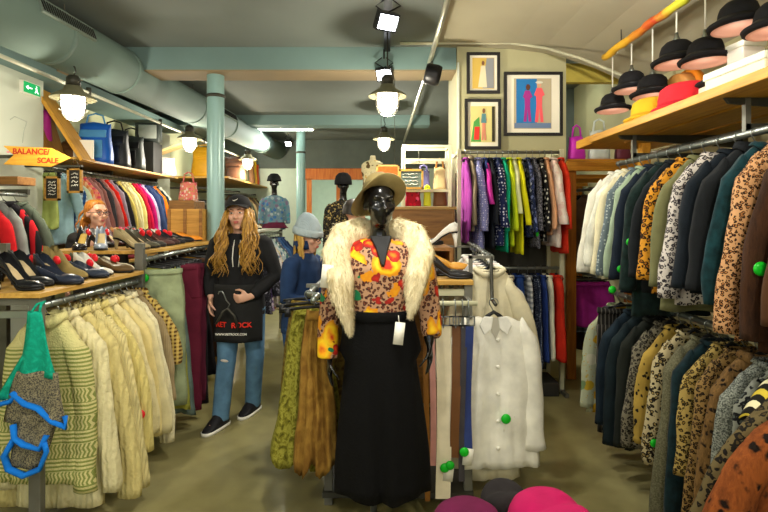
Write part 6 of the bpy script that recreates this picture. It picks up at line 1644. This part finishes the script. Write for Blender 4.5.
hm.v = [(x, max(y, -.088 + (.115 - z) * .85) if z < .10 else y, z) for x, y, z in hm.v]
hm.xf(Mx3)
roots = [(Mx3 @ Vector((R_.uniform(-.05, .05), .10, R_.uniform(-.05, .02))), R_.uniform(.16, .24), (-.05 + R_.uniform(-.03, .03), .0, 0)) for _ in range(16)]
hair_strands(hm, roots, 4, .008, .013)
obj('hair', hm, hair_m('#8a4a14', '#d08a34'), w3)

# --- customer hidden behind the mannequin
PB4 = Vector((-.30, 4.42, 0))
w4, Mx4, k4 = person('person with short dark hair and tan jacket behind the mannequin', PB4, 2.2, 1.72, dict(
    head=(0, -.06, 1.55), headrot=Matrix.Rotation(.25, 4, 'X'), neck=(0, -.01, 1.40),
    arms={'r': ((-.18, 0, 1.345), (-.21, .0, 1.09), (-.14, -.2, .98), (.1, -1, 0), (0, 0, -1), (1, 0, 0), .3), 'l': ((.18, 0, 1.345), (.21, .0, 1.09), (.14, -.2, .98), (-.1, -1, 0), (0, 0, -1), (-1, 0, 0), .3)},
    legs={'r': ((-.085, 0, .86), (-.09, -.02, .48), (-.09, .02, .10), (-.1, -1, 0)), 'l': ((.085, 0, .86), (.09, -.02, .48), (.09, .03, .10), (.1, -1, 0))},
    jeans=cloth('denim', '#2a2d33'), top=cloth('plain', '#9a7a50'), topname='jacket', brow='#2a2420'))
hm = MB().lathe([(0, .119), (.04, .114), (.07, .092), (.083, .05), (.084, .01), (.076, -.03)], 26, sy=1.16, c=(0, .022, 0))
hm.v = [(x, max(y, -.085 + (.115 - z) * .7) if z < .10 else y, z) for x, y, z in hm.v]
obj('hair', hm.xf(Mx4), hair_m('#15120f', '#3a322c'), w4)
# ---------------------------------------------------------------- dressed mannequins
gloss = plain('black_gloss', '#0e0e10', .22, 0, .1, 4, 0, 60, .6)
def leo_floral():
    t = NT('leopard_floral_print')
    v = t.vor(62, t.warp(.02, 50), 1)
    base = t.ramp(v.outputs['Distance'], [(0, srgb('#7a4028')), (.22, srgb('#7a4028')), (.27, srgb('#3d1a14')), (.46, srgb('#3d1a14')), (.52, srgb('#b08868'))])
    f = t.vor(8.0, t.warp(.06, 14), 1)
    d = t.math('ADD', f.outputs['Distance'], t.math('MULTIPLY', t.noise(40, 3).outputs['Fac'], .18))
    sx = t.n('ShaderNodeSeparateColor'); t.l(f.outputs['Color'], sx.inputs[0])
    pet = t.ramp(d, [(.0, srgb('#a01810')), (.30, srgb('#cc3014')), (.39, srgb('#f0a010')), (.48, srgb('#f2c81c')), (.62, srgb('#d88a10'))])
    on = t.math('MULTIPLY', t.math('LESS_THAN', d, .66), t.math('MAXIMUM', t.math('GREATER_THAN', sx.outputs[0], .2), t.math('GREATER_THAN', t.math('ADD', t.axis(2), t.math('MULTIPLY', t.axis(0), .45)), 1.31)))
    c = t.mix(on, base, pet)
    mp_ = t.n('ShaderNodeMapping'); mp_.inputs['Location'].default_value = (3.7, 1.3, 5.1); t.l(t.co(), mp_.inputs['Vector'])
    f2 = t.vor(13, t.warp(.05, 18, mp_.outputs[0]), 1)
    d2 = t.math('ADD', f2.outputs['Distance'], t.math('MULTIPLY', t.noise(45, 3).outputs['Fac'], .18))
    s2 = t.n('ShaderNodeSeparateColor'); t.l(f2.outputs['Color'], s2.inputs[0])
    pet2 = t.ramp(d2, [(0, srgb('#f2c81c')), (.22, srgb('#e87a14')), (.34, srgb('#c42414')), (.5, srgb('#8a1a14'))])
    c = t.mix(t.math('MULTIPLY', t.math('LESS_THAN', d2, .50), t.math('GREATER_THAN', s2.outputs[0], .5)), c, pet2)
    g = t.vor(11, t.warp(.05, 14, t.scale((1, 1, 1.3))), 1)
    sg = t.n('ShaderNodeSeparateColor'); t.l(g.outputs['Color'], sg.inputs[0])
    c = t.mix(t.math('MULTIPLY', t.math('LESS_THAN', g.outputs['Distance'], .3), t.math('GREATER_THAN', sg.outputs[1], .88)), c, srgb('#1c7a4c'))
    t.bump(t.noise(60, 2).outputs['Fac'], .15, .004)
    return t.done(c, .7)
MP = Vector((-.02, 2.44, 0))
mq = thing('mannequin', 'glossy black shop mannequin dressed in floral blouse, fur stole and hat', 'mannequin', MP)
mb = MB()
HM = Matrix.Translation((0, -.015, 1.615)) @ Matrix.Rotation(.28, 4, 'Z') @ Matrix.Scale(.98, 4)
mb.merge(head_mb(), HM)
mb.tube([(0, .015, 1.38), (0, .012, 1.44), (0, .005, 1.50), (0, -.005, 1.57)], [.07, .052, .045, .048], 14)
mb.loft([(0, .01, 1.455, .05, .045), (0, .01, 1.435, .12, .06), (0, .005, 1.40, .165, .075), (0, -.01, 1.32, .16, .10), (0, 0, 1.2, .13, .09), (0, 0, 1.1, .115, .085), (0, 0, 1.0, .15, .10), (0, 0, .9, .165, .11), (0, 0, .84, .12, .09)], 24)
for s in (-1, 1):
    mb.tube([(s * .165, .01, 1.40), (s * .215, .01, 1.17), (s * .235, -.03, .96 if s > 0 else .90)], [.045, .036, .026], 12)
    mb.merge(hand_mb((s * .235, -.03, .96 if s > 0 else .90), (0, -.1, -1), (-s, 0, 0), (0, -1, 0), .2))
obj('mannequin_body', mb, gloss, mq, remesh=.009, sm=14)
obj('stand_pole', MB().tube([(-.03, .02, .02), (-.03, .02, .95)], .016, 12), M['steel'], mq)
obj('stand_base', MB().lathe([(0, .016), (.16, .014), (.17, .006), (.17, 0), (0, 0)], 40, c=(-.03, .02, 0)), M['dark_steel'], mq)
# blouse
bl_ = MB()
bl_.loft([(0, .008, 1.452, .085, .064), (0, .006, 1.435, .132, .076), (0, .002, 1.40, .185, .094), (0, -.012, 1.32, .19, .124), (0, -.006, 1.2, .165, .118), (0, -.002, 1.11, .158, .115), (0, 0, 1.07, .162, .118)], 28)
for s in (-1, 1):
    e = 1.0 if s > 0 else .90
    bl_.tube([(s * .13, .008, 1.40), (s * .18, .008, 1.385), (s * .215, .01, 1.28), (s * .232, .01, 1.15), (s * .245, -.01, 1.02), (s * .246, -.03, e - .01)], [.05, .062, .058, .055, .052, .045 if s > 0 else .05], 14)
lf = leo_floral()
bls_ = obj('blouse', bl_, lf, None, MP, remesh=.010, sm=3)
tag(bls_, 'leopard and yellow floral long-sleeved blouse worn by the black mannequin', 'blouse')
obj('neck_opening', MB().prism([(-.05, .0), (.05, .0), (.034, -.06), (.016, -.15), (.004, -.15), (-.022, -.06)], -.012, .02).xf(Matrix.Translation((.005, -.060, 1.462)) @ Matrix.Rotation(-.55, 4, 'X')), plain('black_skin_matt', '#101012', .6), bls_, smooth=False, bevel=.003)
# trousers
tz = MB(); vs = []; n = 64; m = 18
for j in range(m + 1):
    v = j / m; z = lerp(1.115, .255, v)
    rx = lerp(.152, .215, ease(min(1, v * 1.1))); ry = lerp(.112, .135, v)
    if v < .25: rx += .03 * math.sin(v / .25 * PI * .5)
    for k in range(n):
        a = 2 * PI * k / n
        f = 1 + (.035 * math.sin(a * 9 + v * 2) + .05 * math.sin(a * 4 + 1)) * v
        yy_ = ry * f * math.sin(a); xx = rx * f * math.cos(a)
        if v > .3: yy_ *= 1 - .35 * (v - .3) * math.exp(-(xx / .03) ** 2) * 1.6
        vs.append((xx + .012 * v, yy_, z - (.012 * math.sin(a * 3) if j == m else 0)))
tz.add(vs, [(j * n + k, j * n + (k + 1) % n, (j + 1) * n + (k + 1) % n, (j + 1) * n + k) for j in range(m) for k in range(n)])
vel = cloth('plain', '#060607', bump=.5)
tt = tag(obj('trousers', tz, vel, None, MP, solid=.005), 'wide black velvet trousers on the black mannequin, with white price card', 'trousers')
obj('waistband', MB().lathe([(.158, 1.075), (.164, 1.08), (.164, 1.115), (.158, 1.12)], 40, sy=.75), vel, tt, solid=.004)
pc = obj('price_card', MB().box((0, 0, 0), (.045, .004, .10)), M['white_paper'], tt, (.088, -.135, 1.03), (-.05, .12, 0)); pc['label'] = 'white price card at the waist'
obj('card_string', MB().tube([(.088, -.13, 1.08), (.085, -.128, 1.11)], .002, 5), M['white_paper'], tt)
# fur stole: two lobes over the shoulders ending in points
st = MB()
def lobe(s, pts):
    st.tube([p[:3] for p in pts], [p[3] for p in pts], 20, .62, up=(0, 1, 0))
lobe(-1, [(-.015, .085, 1.47, .05), (-.09, .07, 1.49, .068), (-.165, .02, 1.455, .085), (-.195, -.06, 1.37, .088), (-.175, -.125, 1.27, .074), (-.165, -.14, 1.19, .056), (-.15, -.145, 1.13, .040), (-.138, -.145, 1.08, .024), (-.13, -.14, 1.035, .009)])
lobe(1, [(.015, .085, 1.47, .05), (.09, .07, 1.49, .066), (.155, .02, 1.455, .082), (.188, -.06, 1.37, .082), (.165, -.125, 1.28, .066), (.155, -.14, 1.21, .046), (.148, -.145, 1.16, .03), (.14, -.14, 1.115, .010)])
cream = cloth('fur', '#efe3bd', '#b39c66', sc=.8)
sto = tag(obj('fur_stole', st, cream, None, MP, remesh=.011, sm=6), 'cream fur stole with pointed ends round the shoulders of the black mannequin', 'fur stole')
# pile of the fur: short tufts following the stole's surface
tuft = MB(); r = random.Random(12); F = st.f; V_ = [Vector(v) for v in st.v]
cand = [f for f in F if len(f) == 4]
areas = [(V_[f[1]] - V_[f[0]]).length * (V_[f[3]] - V_[f[0]]).length for f in cand]
for q in range(6500):
    f = r.choices(cand, areas)[0] if q < 0 else cand[r.randrange(len(cand))]
    a, b = r.random(), r.random()
    p = V_[f[0]].lerp(V_[f[1]], a).lerp(V_[f[3]].lerp(V_[f[2]], a), b)
    nn = (V_[f[1]] - V_[f[0]]).cross(V_[f[3]] - V_[f[0]])
    if nn.length < 1e-9: continue
    nn.normalize()
    fl = (V_[f[3]] - V_[f[0]]).normalized()
    if nn.dot(p - Vector((0, 0, p.z))) < 0 and p.y > -.2 and False: nn = -nn
    d = (nn * r.uniform(.3, .8) + fl * .9 + Vector((r.uniform(-.4, .4), r.uniform(-.4, .4), -.35))).normalized()
    ln = r.uniform(.015, .032); w_ = d.cross(nn); w_ = w_.normalized() * .0022 if w_.length > 1e-6 else Vector((.0022, 0, 0))
    p = p - nn * .002
    tuft.add([p - w_, p + w_, p + d * ln * .6 + nn * .001 + w_ * .5, p + d * ln], [(0, 1, 2), (0, 2, 3)])
fp = obj('fur_pile', tuft, cream, sto); fp['kind'] = 'stuff'
sk2 = obj('tag_card', MB().box((0, 0, 0), (.05, .004, .105)), M['white_paper'], sto, (-.235, -.155, 1.29), (.1, .12, 0)); sk2['label'] = 'white price card pinned to the fur'
# hat
hm_ = MB(); vs = []; n = 44
pr = [(0, .118), (.05, .113), (.078, .092), (.090, .05), (.095, .0), (.112, -.010), (.138, -.016), (.158, -.012), (.160, -.018), (.138, -.024), (.112, -.020), (.092, -.010)]
hm_.lathe(pr, n, sy=1.12)
hm_.v = [(x, y, z + (.055 * max(0, (math.hypot(x, y) - .1) / .075) * math.cos(math.atan2(y, x) + PI / 2 - .3) if math.hypot(x, y) > .1 else 0) - (.10 * max(0, (math.hypot(x, y) - .1) / .075) * max(0, math.cos(math.atan2(y, x) - PI)) ** 1.5 if math.hypot(x, y) > .1 else 0)) for x, y, z in hm_.v]
HX = Matrix.Translation(MP + Vector((-.005, .02, 1.672))) @ Matrix.Rotation(.25, 4, 'Z') @ Matrix.Rotation(.12, 4, 'Y') @ Matrix.Rotation(-.42, 4, 'X') @ Matrix.Scale(.82, 4)
hobj = obj('felt_hat', hm_, cloth('plain', '#8a7a4e', bump=.2), subsurf=1)
hobj.matrix_world = HX
tag(hobj, 'olive beige felt hat with turned brim on the head of the black mannequin', 'hat')
obj('hat_band', MB().lathe([(.0965, .004), (.097, .018), (.094, .034)], 40, sy=1.12), cloth('plain', '#6d5f38'), hobj, solid=.003)

# --- bust forms further back
def bust(label, c, h, tm, head=None, rz=0, stand=1.2, hm_=None, arms=True, coat=None, sl=.42, k=1.0):
    t = thing('dress_form', label, 'mannequin', c, rz)
    b = MB()
    b.loft([(0, 0, .60, .045, .045), (0, 0, .53, .05, .048), (0, 0, .50, .12, .065), (0, 0, .46, .165, .08), (0, -.01, .36, .165, .105), (0, 0, .22, .13, .09), (0, 0, .12, .125, .09), (0, 0, .0, .165, .11)], 22)
    if head: b.merge(head_mb(), Matrix.Translation((0, -.01, .72)) @ Matrix.Scale(.95, 4)).tube([(0, 0, .55), (0, -.01, .68)], .046, 12)
    t.scale = (k, k, k); stand /= k
    obj('form_body', b, head or plain('linen_form', '#d8cfae', .8), t, remesh=.012, sm=3)
    obj('form_stand', MB().tube([(0, 0, -stand), (0, 0, .05)], .016, 10).lathe([(0, .012), (.15, .01), (.155, 0), (0, 0)], 30, c=(0, 0, -stand)), M['dark_steel'], t)
    g = MB().loft([(0, 0, .525, .07, .058), (0, 0, .50, .135, .075), (0, 0, .46, .182, .092), (0, -.01, .36, .186, .122), (0, 0, .22, .158, .108), (0, 0, .10, .165, .115), (0, 0, -.06, .195, .135)], 24)
    if arms:
        for s in (-1, 1): g.tube([(s * .15, 0, .46), (s * .195, 0, .40), (s * .22, 0, .22), (s * .235, -.02, .46 - sl)], [.05, .055, .05, .042], 12)
    o = obj('jacket', g, tm, None, c, (0, 0, rz), remesh=.012, sm=3); o.scale = (k, k, k)
    return t, o
blufl = cloth('floral', '#6d8a9a', '#3f6fae', '#a8b8c0', '#7a6a8a', '#4a8a9a', sc=1.3)
t, o = bust('dress form in blue floral jacket and dark cap on the far rack', (-1.50, 7.0, 1.44), .6, blufl, gloss, .2, .027, k=.80)
tag(o, 'blue and grey floral jacket on the capped dress form of the far rack', 'jacket')
cpm = MB().lathe([(0, .125), (.05, .118), (.085, .08), (.096, .03), (.10, .02)], 26, sy=1.15, c=(0, 0, 0)).ell((.02, -.12, .025), (.08, .08, .012))
tag(obj('cap', cpm, cloth('plain', '#1c2024'), None, (-1.50, 6.99, 2.035), (0, 0, .2)), 'dark cap on the head of the blue floral dress form', 'cap')
bs = obj('skirt', MB().lathe([(.13, .05), (.17, -.01), (.19, -.024)], 26, sy=.75, c=(0, 0, 0)), cloth('plain', '#5a1a34'), None, (-1.50, 7.0, 1.44), solid=.006)
tag(bs, 'dark burgundy skirt under the blue floral jacket on the far rack', 'skirt')
sq = cloth('floral', '#17171a', '#8a7a4a', '#17171a', '#17171a', '#5a5238', '#a8935a', sc=3)
t, o = bust('black dress form with black beanie standing behind the grey-beanie customer', (-.47, 5.9, 1.29), .6, sq, gloss, .3, 1.29, sl=.55, k=.88)
tag(o, 'black sequinned long-sleeved top on the beanie-wearing dress form', 'top')
tag(obj('beanie', MB().lathe([(0, .13), (.05, .12), (.085, .085), (.097, .03), (.098, -.01)], 26, sy=1.14, c=(0, 0, 0)), cloth('rib', '#18181b', sc=1.5), None, (-.47, 5.9, 1.945), solid=.006), 'black knitted beanie on the black dress form', 'hat')
crf = cloth('floral', '#ddd2a8', '#5d4a2c', '#e4dab4', '#c9a040', '#6d5a3a', sc=.9)
t, o = bust('headless cream dress form standing high above the mannequin hat', (-.14, 6.4, 1.86), .6, crf, None, 0, 1.86, arms=False, k=.78)
tag(o, 'cream scarf-print top on the high headless dress form', 'top')

# ---------------------------------------------------------------- far rack (rack C) beyond the assistant
rc = thing('shoe_rack', 'far steel rack with patterned dresses and jeans behind the long-haired assistant', 'clothes rack', (-1.6, 6.3, 0))
for y in (5.5, 7.2):
    for x in (-1.45, -1.95): rack_part('upright_post', MB().b2((x - .02, y - .02, 0), (x + .02, y + .02, 1.41)), M['grey_steel'], rc, smooth=False)
rack_part('shelf_board', MB().b2((-2.0, 5.45, 1.39), (-1.40, 7.25, 1.412)), plain('white_shelf', '#c9c9ba', .5, 0, .04), rc, smooth=False)
rack_part('front_rail', MB().tube([(-1.44, 5.5, 1.35), (-1.44, 7.2, 1.35)], .016, 10), M['steel'], rc)
cc_ = [('black printed dress', 'black printed dress', cloth('floral', '#1d1d24', '#5a5a6a', '#2a2a34', '#8a8a9a', sc=2)), ('purple paisley dress', 'paisley dress', cloth('floral', '#5d4a80', '#a894c0', '#3d3060', '#d0c4dc', sc=2)),
 ('white and violet floral dress', 'violet floral dress', cloth('floral', '#d8d4dc', '#8a6aa0', '#e4e0e0', '#6a8a9a', sc=2)), ('beige floral dress', 'beige floral dress', cloth('floral', '#cfc4a8', '#8a9a6a', '#d8d0b8', '#a86a5a', sc=2)),
 ('pale blue patterned dress', 'pale blue dress', cloth('floral', '#a8b8c4', '#5a7a9a', '#c4d0d4', '#d8d8d8', sc=2)), ('teal striped dress', 'teal striped dress', cloth('vstripe', '#4a7a80', '#c4d0c8')),
 ('grey dotted dress', 'grey dotted dress', cloth('dots', '#5a6070', '#b8bcc8')), ('mid blue denim jacket', 'mid blue denim jacket', cloth('denim', '#3a5f94')), ('dark blue denim jacket', 'dark denim jacket', cloth('denim', '#25426f')), ('navy denim dress', 'navy denim dress', cloth('denim', '#1d3158'))]
ent = [(5.62 + i * .15, d, s, 'jacket' if 'jacket' in d else 'dress', 'jacket' if 'jacket' in d else 'dress', 'coat', m, dict(L=.85 + .06 * math.sin(i * 3), sh=.2, T=.07, sl=.5)) for i, (d, s, m) in enumerate(cc_)]
hang(lambda t: (-1.44, t, 1.3475), 0, ent, 'on far rack', 'dresses on the far rack', ('thin wire clothes hanger on the far rack behind the assistant', 'hangers on the far rack'))
for x, y, d, c in ((-1.62, 5.8, 'white trainer on the far rack shelf nearest the aisle', '#dcdad4'), (-1.62, 6.1, 'white and red trainer on the far rack shelf', '#d8c8c4'), (-1.64, 6.4, 'cream shoe on the far rack shelf before the floral dress form', '#d8ceb4')):
    shoe(d, 'trainers on the far rack', (x, y, 1.4125), -.5, lea(c, .5), heel=.025, style='flat', tagm=None)

# ---------------------------------------------------------------- far wall section
fw = thing('wall_rack', 'far wall rail of brown coats below a shelf of bags', 'clothes rack', (-3.2, 10, 0))
rack_part('wall_rail', MB().tube([(-2.75, 8.4, 2.02), (-2.75, 10.95, 2.02)], .018, 10), M['steel'], fw)
for y in (8.45, 9.7, 10.9): rack_part('rail_bracket', MB().b2((XL, y - .015, 2.03), (-2.73, y + .015, 2.06)), M['dark_steel'], fw, smooth=False)
rack_part('shelf_board', MB().b2((XL, 8.2, 2.19), (-2.5, 10.98, 2.22)), M['shelf_wood'], fw, smooth=False)
rack_part('lower_shelf', MB().b2((XL, 8.2, 1.55), (-2.6, 9.2, 1.58)), M['shelf_wood'], fw, smooth=False)
rack_part('shelf_upright', MB().b2((XL, 8.2, 0), (-2.6, 8.24, 1.55)), M['brown_wood'], fw, smooth=False)
fc = ['#5a4a36', '#6a6450', '#3d3a30', '#8a7a5c', '#4a5040', '#a08a64', '#6d4f38', '#5a5a4c', '#94825c', '#4f4030']
fn = ['umber', 'stone grey', 'dark khaki', 'sand', 'moss green', 'camel', 'chestnut', 'pewter', 'fawn', 'cocoa']
ent = [(9.3 + i * .155, f'{fn[i]} wool coat', f'{fn[i]} coat', 'coat', 'coat', 'coat', cloth('plain', fc[i]), dict(L=.8, sh=.21, T=.08, sl=.58)) for i in range(10)]
hang(lambda t: (-2.75, t, 2.0175), 0, ent, 'on far wall rail', 'coats on the far wall rail', ('thin wire clothes hanger on the far wall rail of brown coats', 'hangers on the far wall rail'))
far_items = [(8.55, 'backpack', 'mustard yellow bag standing at the near end of the far shelf', '#d8a01c', (.4, .22, .5)), (8.95, 'handbag', 'red bag standing beside the mustard bag', '#d8421c', (.26, .2, .38)), (9.22, 'handbag', 'sky blue bag behind the red bag on the far shelf', '#5aa8c4', (.2, .18, .28)),
 (9.55, 'backpack', 'big dark brown leather bag under the pendant lamp by the column', '#4a3020', (.4, .24, .46)), (9.95, 'backpack', 'dark olive bag on the far shelf beyond the brown bag', '#4a4a34', (.3, .22, .48)), (10.3, 'backpack', 'brown bag between olive and golden bags on the far shelf', '#6d4a2a', (.36, .22, .46)), (10.6, 'handbag', 'golden yellow bag on the far shelf', '#dcae1e', (.3, .2, .5)), (10.86, 'handbag', 'orange red bag, last on the far shelf', '#e0501c', (.26, .2, .46))]
for y, n_, d, c, s in far_items:
    tote(n_, d, (-2.78 if y > 9.3 else -3.0, y, 2.2205), s, plain('bag_leather', c, .5, 0, .12), None, .1, 'bags on the far wall shelf', .05)
for i, (z, d) in enumerate(((1.5805, 'lower black crate-like box on the shelf before the far coats'), (1.7205, 'upper black box stacked on its twin before the far coats'))):
    t = thing('storage_box', d, 'box', (-2.95, 8.62, z))
    obj('box_body', MB().b2((-.25, -.16, 0), (.25, .16, .135)), plain('black_box', '#232321', .6), t, smooth=False, bevel=.004)
    obj('box_handle', MB().b2((-.06, -.168, .05), (.06, -.16, .08)), M['grey_steel'], t, smooth=False)
tote('handbag', 'pink floral cloth bag hanging against the teal column', (-2.2, 5.76, 1.7455), (.2, .12, .2), cloth('floral', '#e07a70', '#e8d0c0', '#d8506a', '#c89a60', sc=3), None, 0, None, .12)
tag(obj('crate_rack', MB().b2((-2.36, 5.6, 0), (-2.08, 5.95, 1.745)), M['brown_wood'], smooth=False, bevel=.01), 'tall brown cupboard beside the teal column carrying the pink floral bag', 'cupboard').name = 'cupboard'
